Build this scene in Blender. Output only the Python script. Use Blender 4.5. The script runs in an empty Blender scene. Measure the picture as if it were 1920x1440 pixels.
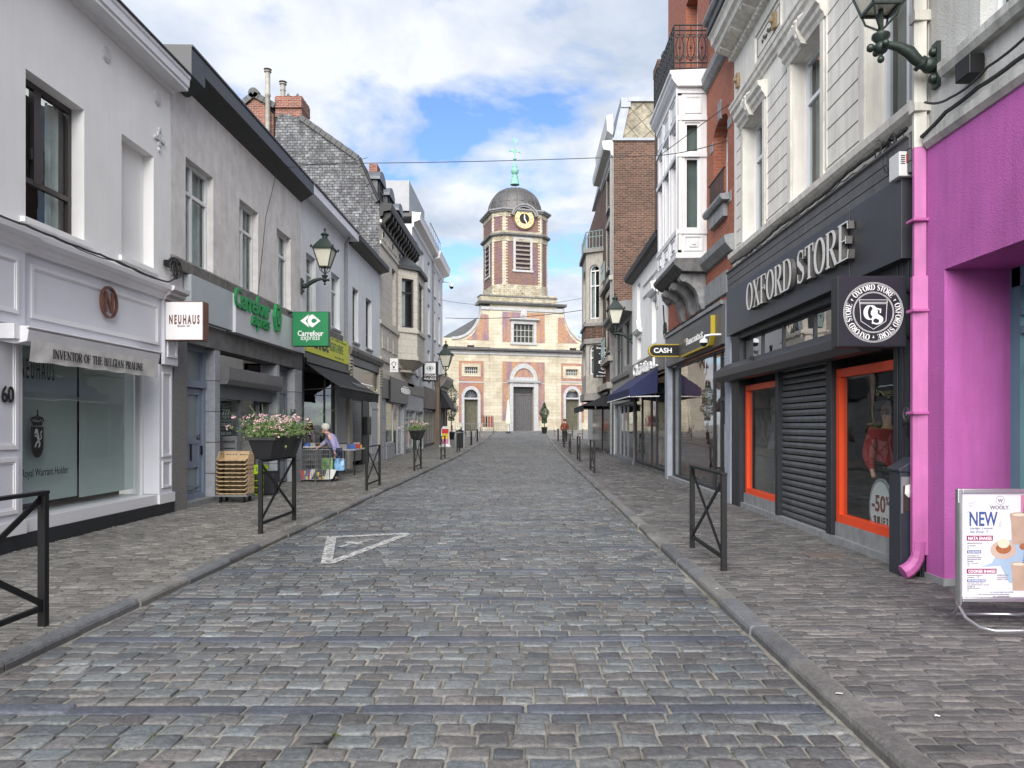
import bpy, bmesh, math, random
from mathutils import Vector, Matrix
import numpy as np
R = math.radians
random.seed(7)
sc = bpy.context.scene
COL = sc.collection
F, CX, CY, EYE = 1400.0, 990.0, 796.0, 1.6
# ---------------------------------------------------------------- camera
cd = bpy.data.cameras.new("camera"); cam = bpy.data.objects.new("camera", cd); COL.objects.link(cam)
cam.location = (0, 0, EYE); cam.rotation_euler = (R(90), 0, 0)
cd.sensor_width = 36; cd.lens = 36*F/1920; cd.shift_x = -(CX-960)/1920; cd.shift_y = (CY-720)/1920
cd.clip_end = 2000; cd.clip_start = .05
sc.camera = cam
# ---------------------------------------------------------------- light
SUN_EL, SUN_AZ = 34, 186          # azimuth clockwise from +Y: behind the camera, a little to the left
sd = bpy.data.lights.new("sun", 'SUN'); sun = bpy.data.objects.new("sun", sd); COL.objects.link(sun)
sd.energy = 3.0; sd.angle = R(68); sd.color = (1, .955, .89)
dirv = Vector((math.sin(R(SUN_AZ))*math.cos(R(SUN_EL)), math.cos(R(SUN_AZ))*math.cos(R(SUN_EL)), math.sin(R(SUN_EL))))
sun.rotation_euler = dirv.to_track_quat('Z', 'Y').to_euler()
sc.view_settings.view_transform = 'Standard'; sc.view_settings.look = 'None'
sc.view_settings.exposure = 1.47; sc.view_settings.gamma = 1
w = bpy.data.worlds.new("World"); sc.world = w; w.use_nodes = True
nt = w.node_tree; nt.nodes.clear(); N = nt.nodes.new; Lk = nt.links.new
out = N('ShaderNodeOutputWorld'); bg = N('ShaderNodeBackground'); bg.inputs[1].default_value = .048
sky = N('ShaderNodeTexSky'); sky.sky_type = 'NISHITA'; sky.sun_disc = False
sky.sun_elevation = R(SUN_EL); sky.sun_rotation = R(SUN_AZ); sky.air_density = 1.0; sky.dust_density = .6; sky.ozone_density = 2
tc = N('ShaderNodeTexCoord'); sep = N('ShaderNodeSeparateXYZ'); Lk(tc.outputs['Generated'], sep.inputs[0])
def mth(op, a, b=None, c=None, clamp=False):
    n = N('ShaderNodeMath'); n.operation = op; n.use_clamp = clamp
    for i, v in enumerate((a, b, c)):
        if v is None: continue
        if isinstance(v, (int, float)): n.inputs[i].default_value = v
        else: Lk(v, n.inputs[i])
    return n.outputs[0]
zz = mth('ADD', mth('MAXIMUM', sep.outputs[2], 0.0), .22)
cmb = N('ShaderNodeCombineXYZ'); Lk(mth('DIVIDE', sep.outputs[0], zz), cmb.inputs[0]); Lk(mth('DIVIDE', sep.outputs[1], zz), cmb.inputs[1]); cmb.inputs[2].default_value = 7.7
def noise(vec, scale, detail, rough, dist=0):
    n = N('ShaderNodeTexNoise'); n.inputs['Scale'].default_value = scale; n.inputs['Detail'].default_value = detail
    n.inputs['Roughness'].default_value = rough; n.inputs['Distortion'].default_value = dist; Lk(vec, n.inputs['Vector']); return n.outputs[0]
n1 = noise(cmb.outputs[0], 2.9, 10, .55, .2); n2 = noise(cmb.outputs[0], 1.3, 4, .5)
cov = mth('ADD', mth('MULTIPLY', n1, .75), mth('MULTIPLY', n2, .35))
def ramp(v, stops):
    r = N('ShaderNodeValToRGB'); el = r.color_ramp.elements
    el[0].position, el[0].color = stops[0][0], (*stops[0][1], 1); el[1].position, el[1].color = stops[-1][0], (*stops[-1][1], 1)
    for p, c in stops[1:-1]:
        e = el.new(p); e.color = (*c, 1)
    Lk(v, r.inputs[0]); return r.outputs[0]
mask = ramp(cov, [(.455, (0, 0, 0)), (.495, (.5,)*3), (.56, (1,)*3)])
n3 = noise(cmb.outputs[0], 3.4, 8, .55, .3)
cc = ramp(n3, [(.32, (4.3, 5.0, 6.2)), (.48, (5.8, 6.3, 7.2)), (.62, (7.3, 7.6, 8.2))])
sm = N('ShaderNodeMix'); sm.data_type = 'RGBA'; sm.blend_type = 'MULTIPLY'; sm.inputs[0].default_value = 1
Lk(sky.outputs[0], sm.inputs[6]); sm.inputs[7].default_value = (1.25, 1.45, 1.75, 1)
mx = N('ShaderNodeMix'); mx.data_type = 'RGBA'; Lk(mask, mx.inputs[0]); Lk(sm.outputs[2], mx.inputs[6]); Lk(cc, mx.inputs[7])
Lk(mx.outputs[2], bg.inputs[0]); Lk(bg.outputs[0], out.inputs[0])
try:
    sc.cycles.max_bounces = 6; sc.cycles.transparent_max_bounces = 12; sc.cycles.caustics_reflective = False; sc.cycles.caustics_refractive = False
except Exception: pass

# ---------------------------------------------------------------- materials
MATS = {}
def nodes_of(m):
    m.use_nodes = True; t = m.node_tree; return t, t.nodes.get('Principled BSDF')
def _mix(t, blend, fac, a, b):
    n = t.nodes.new('ShaderNodeMix'); n.data_type = 'RGBA'; n.blend_type = blend
    for s, v in ((0, fac), (6, a), (7, b)):
        if isinstance(v, (int, float)): n.inputs[s].default_value = v
        elif isinstance(v, tuple): n.inputs[s].default_value = (*v[:3], 1)
        else: t.links.new(v, n.inputs[s])
    return n.outputs[2]
def _noise(t, vec, scale, detail=4, rough=.55):
    n = t.nodes.new('ShaderNodeTexNoise'); n.inputs['Scale'].default_value = scale; n.inputs['Detail'].default_value = detail
    n.inputs['Roughness'].default_value = rough
    if vec is not None: t.links.new(vec, n.inputs['Vector'])
    return n.outputs[0]
def _ramp(t, v, stops):
    r = t.nodes.new('ShaderNodeValToRGB'); el = r.color_ramp.elements
    def c4(c): return (c, c, c, 1) if isinstance(c, (int, float)) else (*c[:3], 1)
    el[0].position, el[0].color = stops[0][0], c4(stops[0][1]); el[1].position, el[1].color = stops[-1][0], c4(stops[-1][1])
    for p, c in stops[1:-1]:
        e = el.new(p); e.color = c4(c)
    t.links.new(v, r.inputs[0]); return r.outputs[0]
def _pos(t):
    g = t.nodes.new('ShaderNodeNewGeometry'); return g.outputs['Position']
def _map(t, vec, sc_):
    m = t.nodes.new('ShaderNodeMapping'); m.inputs['Scale'].default_value = sc_; t.links.new(vec, m.inputs[0]); return m.outputs[0]
def _bump(t, b, h, st, dist=.02):
    n = t.nodes.new('ShaderNodeBump'); n.inputs['Strength'].default_value = st; n.inputs['Distance'].default_value = dist
    t.links.new(h, n.inputs['Height']); t.links.new(n.outputs[0], b.inputs['Normal'])
def srgb(r, g, b):
    f = lambda c: ((c/255+.055)/1.055)**2.4 if c > 10 else c/255/12.92
    return (f(r), f(g), f(b))
def mat(name, col, rough=.7, var=.12, scale=3., bump=.15, bscale=60., streak=0., metal=0., spec=.5, dirt=0., dirtcol=(.08, .075, .07)):
    if name in MATS: return MATS[name]
    m = bpy.data.materials.new(name); t, b = nodes_of(m); p = _pos(t)
    c = _mix(t, 'MIX', _ramp(t, _noise(t, p, scale, 6), [(.3, 0.), (.7, 1.)]), tuple(x*(1-var) for x in col), tuple(min(1, x*(1+var)) for x in col))
    if streak:
        s = _ramp(t, _noise(t, _map(t, p, (4, 4, .35)), 2.2, 6, .65), [(.42, 0.), (.72, 1.)])
        c = _mix(t, 'MULTIPLY', s, c, tuple(1-streak for _ in range(3)))
    if dirt:
        s = _ramp(t, _noise(t, p, scale*2.3, 8, .7), [(.5, 0.), (.75, dirt)])
        c = _mix(t, 'MIX', s, c, dirtcol)
    t.links.new(c, b.inputs['Base Color'])
    b.inputs['Roughness'].default_value = rough; b.inputs['Metallic'].default_value = metal
    b.inputs['Specular IOR Level'].default_value = spec
    if bump: _bump(t, b, _noise(t, p, bscale, 3), bump, .01)
    MATS[name] = m; return m
def brick_vec(t):
    p = _pos(t); s = t.nodes.new('ShaderNodeSeparateXYZ'); t.links.new(p, s.inputs[0])
    a = t.nodes.new('ShaderNodeMath'); t.links.new(s.outputs[0], a.inputs[0]); t.links.new(s.outputs[1], a.inputs[1])
    c = t.nodes.new('ShaderNodeCombineXYZ'); t.links.new(a.outputs[0], c.inputs[0]); t.links.new(s.outputs[2], c.inputs[1]); return c.outputs[0], p
def brickmat(name, c1, c2, mortar, bw=.22, bh=.065, ms=.012, rough=.85, var=.25, bump=.5, off=.5, tint=None, warp=0., squash=1):
    if name in MATS: return MATS[name]
    m = bpy.data.materials.new(name); t, b = nodes_of(m); v, p = brick_vec(t)
    if warp:
        nn = t.nodes.new('ShaderNodeTexNoise'); nn.inputs['Scale'].default_value = 3.5; nn.inputs['Detail'].default_value = 3; t.links.new(p, nn.inputs['Vector'])
        va = t.nodes.new('ShaderNodeVectorMath'); va.operation = 'MULTIPLY_ADD'; t.links.new(nn.outputs[1], va.inputs[0]); va.inputs[1].default_value = (warp,)*3; t.links.new(v, va.inputs[2]); v = va.outputs[0]
    br = t.nodes.new('ShaderNodeTexBrick'); t.links.new(v, br.inputs['Vector'])
    br.offset = off; br.squash = squash
    br.inputs['Scale'].default_value = 1; br.inputs['Brick Width'].default_value = bw; br.inputs['Row Height'].default_value = bh
    br.inputs['Mortar Size'].default_value = ms; br.inputs['Mortar Smooth'].default_value = .3; br.inputs['Bias'].default_value = 0
    br.inputs['Color1'].default_value = (*c1, 1); br.inputs['Color2'].default_value = (*c2, 1); br.inputs['Mortar'].default_value = (*mortar, 1)
    c = br.outputs[0]
    if tint:
        f = _ramp(t, _noise(t, _map(t, p, tint[2] if len(tint) > 2 else (1, 1, 1)), tint[1], 4), [(.42, 0.), (.58, 1.)])
        c = _mix(t, 'MIX', f, c, _mix(t, 'MULTIPLY', 1., c, tint[0]))
    c = _mix(t, 'MULTIPLY', 1., c, _ramp(t, _noise(t, p, 9, 6, .7), [(.25, 1-var), (.75, 1+var*.4)]))
    t.links.new(c, b.inputs['Base Color']); b.inputs['Roughness'].default_value = rough
    inv = t.nodes.new('ShaderNodeMath'); inv.operation = 'SUBTRACT'; inv.inputs[0].default_value = 1; t.links.new(br.outputs[1], inv.inputs[1])
    ad = t.nodes.new('ShaderNodeMath'); ad.operation = 'MULTIPLY_ADD'; t.links.new(_noise(t, p, 45, 4), ad.inputs[0]); ad.inputs[1].default_value = .35; t.links.new(inv.outputs[0], ad.inputs[2])
    _bump(t, b, ad.outputs[0], bump, .012)
    MATS[name] = m; return m
def glassmat(name, tint=(.85, .9, .9), rough=.015, ior=1.5, boost=0.):
    if name in MATS: return MATS[name]
    m = bpy.data.materials.new(name); t, b = nodes_of(m); t.nodes.remove(b)
    o = t.nodes.get('Material Output'); tr = t.nodes.new('ShaderNodeBsdfTransparent'); tr.inputs[0].default_value = (*tint, 1)
    g = t.nodes.new('ShaderNodeBsdfGlossy'); g.inputs['Roughness'].default_value = rough
    fr = t.nodes.new('ShaderNodeFresnel'); fr.inputs[0].default_value = ior
    ad = t.nodes.new('ShaderNodeMath'); ad.operation = 'ADD'; ad.use_clamp = True; t.links.new(fr.outputs[0], ad.inputs[0]); ad.inputs[1].default_value = boost
    ge = t.nodes.new('ShaderNodeNewGeometry'); su = t.nodes.new('ShaderNodeMath'); su.operation = 'MULTIPLY_ADD'; t.links.new(ge.outputs['Backfacing'], su.inputs[0]); su.inputs[1].default_value = -1; su.inputs[2].default_value = 1
    mu = t.nodes.new('ShaderNodeMath'); mu.operation = 'MULTIPLY'; t.links.new(ad.outputs[0], mu.inputs[0]); t.links.new(su.outputs[0], mu.inputs[1]); ad = mu
    bu = t.nodes.new('ShaderNodeBump'); bu.inputs['Strength'].default_value = .04; bu.inputs['Distance'].default_value = .05
    t.links.new(_noise(t, _pos(t), 1.6, 2), bu.inputs['Height']); t.links.new(bu.outputs[0], g.inputs['Normal'])
    mxs = t.nodes.new('ShaderNodeMixShader'); t.links.new(ad.outputs[0], mxs.inputs[0]); t.links.new(tr.outputs[0], mxs.inputs[1]); t.links.new(g.outputs[0], mxs.inputs[2])
    t.links.new(mxs.outputs[0], o.inputs[0]); MATS[name] = m; return m
def emit(name, col, st):
    if name in MATS: return MATS[name]
    m = bpy.data.materials.new(name); t, b = nodes_of(m); b.inputs['Base Color'].default_value = (*col, 1)
    b.inputs['Emission Color'].default_value = (*col, 1); b.inputs['Emission Strength'].default_value = st; MATS[name] = m; return m
def vcmat(name, rough, bump, bscale, dirtcol, damt, sheen=.5, varn=.18):
    m = bpy.data.materials.new(name); t, b = nodes_of(m); p = _pos(t)
    a = t.nodes.new('ShaderNodeAttribute'); a.attribute_name = 'stone'
    c = _mix(t, 'MULTIPLY', 1., a.outputs[0], _ramp(t, _noise(t, p, 30, 6, .8), [(.3, 1-varn*2.2), (.7, 1+varn*1.5)]))
    c = _mix(t, 'MULTIPLY', 1., c, _ramp(t, _noise(t, p, 260, 3, .8), [(.35, .55), (.62, 1.35)]))
    c = _mix(t, 'MULTIPLY', 1., c, _ramp(t, _noise(t, p, .55, 4, .6), [(.3, .78), (.7, 1.15)]))
    c = _mix(t, 'MULTIPLY', 1., c, _ramp(t, _noise(t, p, 2.6, 7, .7), [(.3, .75), (.6, 1.1)]))
    s = _ramp(t, _noise(t, p, 5.5, 8, .75), [(.52, 0.), (.8, damt)])
    c = _mix(t, 'MIX', s, c, dirtcol)
    t.links.new(c, b.inputs['Base Color'])
    t.links.new(_ramp(t, _noise(t, p, 14, 5), [(.3, rough-.12), (.7, rough+.15)]), b.inputs['Roughness'])
    b.inputs['Specular IOR Level'].default_value = sheen
    _bump(t, b, _noise(t, p, bscale, 6, .7), bump, .012); MATS[name] = m; return m

# ---------------------------------------------------------------- frames and mesh builder
class Fr:
    def __init__(s, o, ang, flip=1):        # ang: direction of u in the ground plane; n: outwards; flip: reading direction along u
        s.o = Vector((o[0], o[1], 0)); s.u = Vector((math.cos(R(ang)), math.sin(R(ang)), 0)); s.flip = flip
        s.n = Vector((s.u.y, -s.u.x, 0))*(1 if flip > 0 else -1)
    def p(s, u, z, d=0): return s.o + s.u*u + s.n*d + Vector((0, 0, z))
    def px(s, x, y, d=0):
        r = Vector(((x-CX)/F, 1, (CY-y)/F)); t = (s.o.dot(s.n)+d)/(r.dot(s.n)); q = r*t
        return (q-s.o).dot(s.u), EYE+r.z*t
    def sh(s, du=0, dd=0, dz=0):
        f = Fr((0, 0), 0); f.u, f.n, f.flip = s.u, s.n, s.flip; f.o = s.o+s.u*du+s.n*dd+Vector((0, 0, dz)); return f
WL, WR = 6.3, 4.0
FL = Fr((-WL, 0), 90, 1); FR = Fr((WR, 0), 90, -1)
def FF(Y, X=0): return Fr((X, Y), 0, 1)
def ground_z(y): return 0.00034*max(0, y-28)**2 if y < 82 else 0.00034*54**2
PAVE = .065
BOX = [(0, 1, 3, 2), (4, 6, 7, 5), (0, 4, 5, 1), (2, 3, 7, 6), (0, 2, 6, 4), (1, 5, 7, 3)]
SPLIT = {'wall', 'stone_pier', 'stone_pilaster', 'carved_keystone', 'stone_console', 'wall_anchor', 'vent_rosette', 'window_surround', 'fascia', 'brick_panel', 'verge_tiles', 'poster_milkshakes', 'volute_wall', 'vent_dark_patch', 'stone_surround', 'string_course', 'window_railing', 'window_guard_rail', 'hinge', 'pier', 'frieze_panel', 'chimney_cowl', 'flue_pipe', 'interior', 'posters', 'timber_surround', 'shutter_box', 'attic_box', 'attic_stone', 'window_bracket', 'stucco_moulding', 'stone_dressing', 'cornice', 'eaves_cornice', 'blind_niche', 'display', 'mannequin', 'threshold', 'plinth', 'stone_moulding', 'stone_band', 'pink_wall', 'bracket'}
class M:
    def __init__(s, fr=None): s.v = []; s.f = []; s.ch = []; s.fr = fr or FW
    def add(s, vs, fs):
        k = len(s.v); s.ch.append((k, len(s.f))); s.v += [Vector(q) for q in vs]; s.f += [tuple(i+k for i in f) for f in fs]; return s
    def box(s, u0, u1, z0, z1, d0, d1):
        P = s.fr.p; return s.add([P(u, z, d) for u in (u0, u1) for z in (z0, z1) for d in (d0, d1)], BOX)
    def prism(s, pts, d0, d1):               # polygon in (u, z) between two depths
        P = s.fr.p; n = len(pts)
        s.add([P(u, z, d0) for u, z in pts]+[P(u, z, d1) for u, z in pts], [tuple(range(n)), tuple(range(2*n-1, n-1, -1))]+[(i, (i+1) % n, n+(i+1) % n, n+i) for i in range(n)]); return s
    def prof(s, pts, u0, u1):                # profile in (d, z) swept along u
        P = s.fr.p; n = len(pts)
        s.add([P(u0, z, d) for d, z in pts]+[P(u1, z, d) for d, z in pts], [tuple(range(n)), tuple(range(2*n-1, n-1, -1))]+[(i, (i+1) % n, n+(i+1) % n, n+i) for i in range(n)]); return s
    def plan(s, pts, z0, z1):                # polygon in (u, d) between two heights
        P = s.fr.p; n = len(pts)
        s.add([P(u, z0, d) for u, d in pts]+[P(u, z1, d) for u, d in pts], [tuple(range(n)), tuple(range(2*n-1, n-1, -1))]+[(i, (i+1) % n, n+(i+1) % n, n+i) for i in range(n)]); return s
    def ring(s, cu, cz, r0, r1, d0, d1, n=32, a0=0, a1=360, ez=1.):
        P = s.fr.p; full = abs(a1-a0) >= 360; k = n if full else n+1; vs = []
        for i in range(k):
            a = R(a0+(a1-a0)*i/n); c, q = math.cos(a), math.sin(a)*ez
            vs += [P(cu+r0*c, cz+r0*q, d0), P(cu+r1*c, cz+r1*q, d0), P(cu+r1*c, cz+r1*q, d1), P(cu+r0*c, cz+r0*q, d1)]
        fs = []
        for i in range(n):
            a, b = 4*i, 4*((i+1) % k)
            for j in range(4): fs.append((a+j, a+(j+1) % 4, b+(j+1) % 4, b+j))
        if not full: fs += [(0, 1, 2, 3), (4*n+3, 4*n+2, 4*n+1, 4*n)]
        return s.add(vs, fs)
    def disc(s, cu, cz, r, d0, d1, n=28, ez=1.): return s.prism([(cu+r*math.cos(2*math.pi*i/n), cz+ez*r*math.sin(2*math.pi*i/n)) for i in range(n)], d0, d1)
    def tube(s, pts, r, seg=8, cap=True):
        pts = [Vector(p) for p in pts]; n = len(pts); rs = r if isinstance(r, (list, tuple)) else [r]*n; vs = []; up = None
        for i, p in enumerate(pts):
            t = (pts[min(i+1, n-1)]-pts[max(i-1, 0)]).normalized()
            if up is None: up = t.orthogonal().normalized()
            up = (up-t*up.dot(t)).normalized() if (up-t*up.dot(t)).length > 1e-6 else t.orthogonal().normalized()
            b = t.cross(up)
            for k in range(seg):
                a = 2*math.pi*(k+.5)/seg; vs.append(p+(up*math.cos(a)+b*math.sin(a))*rs[i])
        fs = [(i*seg+k, i*seg+(k+1) % seg, (i+1)*seg+(k+1) % seg, (i+1)*seg+k) for i in range(n-1) for k in range(seg)]
        if cap: fs += [tuple(range(seg)), tuple(range(n*seg-1, (n-1)*seg-1, -1))]
        return s.add(vs, fs)
    def bar(s, a, b, w, h=None):             # straight bar of rectangular section
        a, b = Vector(a), Vector(b); h = h or w; t = (b-a).normalized()
        x = t.cross(Vector((0, 0, 1))); x = x.normalized() if x.length > 1e-4 else Vector((1, 0, 0)); y = t.cross(x)
        vs = [q+x*i*w/2+y*j*h/2 for q in (a, b) for i in (-1, 1) for j in (-1, 1)]; return s.add(vs, BOX)
    def lathe(s, c, prof, seg=20, sq=None, rot=0):
        c = Vector(c); vs = []; n = len(prof)
        for r, z in prof:
            for k in range(seg):
                a = 2*math.pi*k/seg+rot; vs.append(c+Vector((r*math.cos(a), r*math.sin(a), z)))
        fs = [(i*seg+k, i*seg+(k+1) % seg, (i+1)*seg+(k+1) % seg, (i+1)*seg+k) for i in range(n-1) for k in range(seg)]
        fs += [tuple(range(seg)), tuple(range(n*seg-1, (n-1)*seg-1, -1))]; return s.add(vs, fs)
    def ball(s, c, r, seg=12, rings=8, sx=1, sy=1, sz=1):
        c = Vector(c); vs = []
        for i in range(rings+1):
            a = math.pi*i/rings
            for k in range(seg):
                b = 2*math.pi*k/seg; vs.append(c+Vector((r*sx*math.sin(a)*math.cos(b), r*sy*math.sin(a)*math.sin(b), -r*sz*math.cos(a))))
        return s.add(vs, [(i*seg+k, i*seg+(k+1) % seg, (i+1)*seg+(k+1) % seg, (i+1)*seg+k) for i in range(rings) for k in range(seg)])
    def build(s, name, m, parent=None, smooth=False, bevel=0, recalc=True):
        if name in SPLIT and parent and len(s.ch) > 1:
            cs = s.ch+[(len(s.v), len(s.f))]; bb = []
            for (a, fa), (b, fb) in zip(cs, cs[1:]):
                A = np.array([tuple(v) for v in s.v[a:b]]); bb.append((A.min(0)-.012, A.max(0)+.012))
            n = len(bb); par = list(range(n))
            def fd(i):
                while par[i] != i: i = par[i]
                return i
            for i in range(n):
                for j in range(i):
                    if (bb[i][0] <= bb[j][1]).all() and (bb[j][0] <= bb[i][1]).all(): par[fd(i)] = fd(j)
            gs = {}
            for i in range(n): gs.setdefault(fd(i), []).append(i)
            if len(gs) > 1:
                res = None
                for g in gs.values():
                    q = M(s.fr)
                    for i in g:
                        (a, fa), (b, fb) = cs[i], cs[i+1]; q.add(s.v[a:b], [tuple(k-a for k in f) for f in s.f[fa:fb]])
                    q.ch = q.ch[:1]; o = q.build(name, m, parent, smooth, bevel, recalc); res = res or o
                return res
        base = wloc(parent) if parent else getattr(s, 'base', Vector((0, 0, 0)))
        me = bpy.data.meshes.new(name); me.from_pydata([tuple(v-base) for v in s.v], [], s.f)
        bm = bmesh.new(); bm.from_mesh(me)
        if smooth or recalc:
            if smooth: bmesh.ops.remove_doubles(bm, verts=bm.verts, dist=1e-5)
            bmesh.ops.recalc_face_normals(bm, faces=bm.faces)
        if smooth:
            for f in bm.faces: f.smooth = True
        bm.to_mesh(me); bm.free(); me.materials.append(m)
        o = bpy.data.objects.new(name, me); COL.objects.link(o)
        if parent: o.parent = parent
        else: o.location = base
        if bevel:
            b = o.modifiers.new('bevel', 'BEVEL'); b.width = bevel; b.segments = 2; b.limit_method = 'ANGLE'; b.angle_limit = R(40); b.harden_normals = False
        if smooth:
            try: me.set_sharp_from_angle(angle=R(42))
            except Exception: pass
        return o
FW = Fr((0, 0), 0); FW.n = Vector((0, -1, 0))
def wloc(o):
    v = Vector((0, 0, 0))
    while o: v = v+Vector(o.location); o = o.parent
    return v
def thing(name, label, cat, loc=(0, 0, 0), group=None):
    o = bpy.data.objects.new(name, None); COL.objects.link(o); o.location = loc; o.empty_display_size = .2
    o['label'] = label; o['category'] = cat
    if group: o['group'] = group
    return o
def tag(o, label, cat, group=None):
    o['label'] = label; o['category'] = cat
    if group: o['group'] = group
    return o
def struct(o): o['kind'] = 'structure'; return o
def copy_tree(o, parent=None):
    c = o.copy(); COL.objects.link(c)
    if parent: c.parent = parent
    for ch in list(o.children): copy_tree(ch, c)
    return c
def wall(fr, u0, u1, z0, z1, holes=(), d0=-.3, d1=0., m=None):
    m = m or M(fr); keep = m.fr; m.fr = fr; us = sorted({u0, u1, *[h[i] for h in holes for i in (0, 1) if u0 < h[i] < u1]})
    for a, b in zip(us, us[1:]):
        c = (a+b)/2; hs = sorted([h for h in holes if h[0] < c < h[1]], key=lambda h: h[2]); z = z0
        for h in hs:
            if h[2] > z+1e-4: m.box(a, b, z, h[2], d0, d1)
            z = max(z, h[3])
        if z < z1-1e-4: m.box(a, b, z, z1, d0, d1)
    m.fr = keep; return m
def archfill(m, u0, u1, zs, zt, d0, d1, rise=None, n=14):     # masonry above an arch inside a rectangular hole: from springing zs up to zt
    c = (u0+u1)/2; r = (u1-u0)/2; rise = rise or r
    for i in range(n):
        a, b = math.pi*(1-i/n), math.pi*(1-(i+1)/n)
        p, q = (c+r*math.cos(a), zs+rise*math.sin(a)), (c+r*math.cos(b), zs+rise*math.sin(b))
        m.prism([p, q, (q[0], zt), (p[0], zt)], d0, d1)
def frame_bars(m, u0, u1, z0, z1, w, d0, d1, mull=(), trans=()):
    m.box(u0, u0+w, z0, z1, d0, d1); m.box(u1-w, u1, z0, z1, d0, d1); m.box(u0+w, u1-w, z0, z0+w, d0, d1); m.box(u0+w, u1-w, z1-w, z1, d0, d1)
    for t in mull: c = u0+(u1-u0)*t; m.box(c-w*.45, c+w*.45, z0+w, z1-w, d0+.003, d1-.004)
    for t in trans: c = z0+(z1-z0)*t; m.box(u0+w, u1-w, c-w*.45, c+w*.45, d0+.005, d1-.002)
def window(bld, fr, u0, u1, z0, z1, d=-.2, fm=None, gm=None, w=.06, mull=(.5,), trans=(.72,), curtain=.55, sill=None, sillm=None, cm=None, arch=0, name='window', interior=True):
    fm = fm or WHITEP; gm = gm or GLASS; m = M(fr)
    if arch:
        frame_bars(m, u0, u1, z0, z1-arch, w, d-.05, d+.02, mull, trans); c = (u0+u1)/2; r = (u1-u0)/2
        m.ring(c, z1-arch, r-w, r, d-.05, d+.02, 16, 0, 180, arch/r)
    else: frame_bars(m, u0, u1, z0, z1, w, d-.05, d+.02, mull, trans)
    o = m.build(name, fm, bld)
    g = M(fr).box(u0+.01, u1-.01, z0+.01, z1-.01-arch, d-.022, d-.016)
    if arch: g.prism([((u0+u1)/2+(u1-u0)/2*math.cos(math.pi*i/14)*.97, z1-arch+arch*math.sin(math.pi*i/14)*.97) for i in range(15)], d-.022, d-.016)
    g.build('pane', gm, o)
    if curtain:
        c = M(fr); P = fr.p; n = 26; uu = u0+(u1-u0)*curtain; rnd = random.Random(int(u0*97)); vs = []; ca, cb = (u0, uu)
        if fr.flip < 0: ca, cb = u1-(uu-u0), u1
        for i in range(n+1):
            u = ca+(cb-ca)*i/n; dd = d-.12+.02*math.sin(i*1.9+rnd.random()*.8); vs += [P(u, z0+.02, dd), P(u, z1-.02, dd)]
        c.add(vs, [(2*i, 2*i+2, 2*i+3, 2*i+1) for i in range(n)]); c.build('curtain', cm or CURT, o, smooth=True, recalc=False)
    if interior: M(fr).box(u0-.05, u1+.05, z0-.05, z1+.05, d-.42, d-.38).box(u0-.05, u0+.004, z0-.05, z1+.05, d-.38, d-.06).box(u1-.004, u1+.05, z0-.05, z1+.05, d-.38, d-.06).build('interior', DARKROOM, o)
    if sill:
        s = M(fr); s.prof([(-.25, z0-.10), (sill, z0-.10), (sill, z0-.03), (sill-.02, z0-.02), (-.25, z0+.0)], u0-.06, u1+.06); s.build('sill', sillm or STONE, o)
    return o
TXT = {}
def text_poly(s, bold=0., shear=0.):
    k = (s, bold, shear)
    if k in TXT: return TXT[k]
    c = bpy.data.curves.new('t', 'FONT'); c.body = s; c.size = 1; c.offset = bold; c.shear = shear; c.resolution_u = 3; c.extrude = .5
    o = bpy.data.objects.new('t', c); COL.objects.link(o); dg = bpy.context.evaluated_depsgraph_get(); me = bpy.data.meshes.new_from_object(o.evaluated_get(dg))
    vs = [v.co.copy() for v in me.vertices]; fs = [tuple(p.vertices) for p in me.polygons]
    bpy.data.objects.remove(o); bpy.data.curves.remove(c); bpy.data.meshes.remove(me)
    x0, x1 = min(v.x for v in vs), max(v.x for v in vs); y0, y1 = min(v.y for v in vs), max(v.y for v in vs)
    r = ([((v.x-x0)/(x1-x0), (v.y-y0)/(y1-y0), v.z+.5) for v in vs], fs, (x1-x0)/(y1-y0)); TXT[k] = r; return r
def text(m, s, ua, ub, z0, z1, d, ext=.004, bold=0., shear=0., rot=False):   # ua: where the text starts
    vs, fs, _ = text_poly(s, bold, shear); P = m.fr.p
    if rot: m.add([P(ub+(ua-ub)*y, z0+(z1-z0)*x, d+ext*e) for x, y, e in vs], fs)
    else: m.add([P(ua+(ub-ua)*x, z0+(z1-z0)*y, d+ext*e) for x, y, e in vs], fs)
    return m
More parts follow.
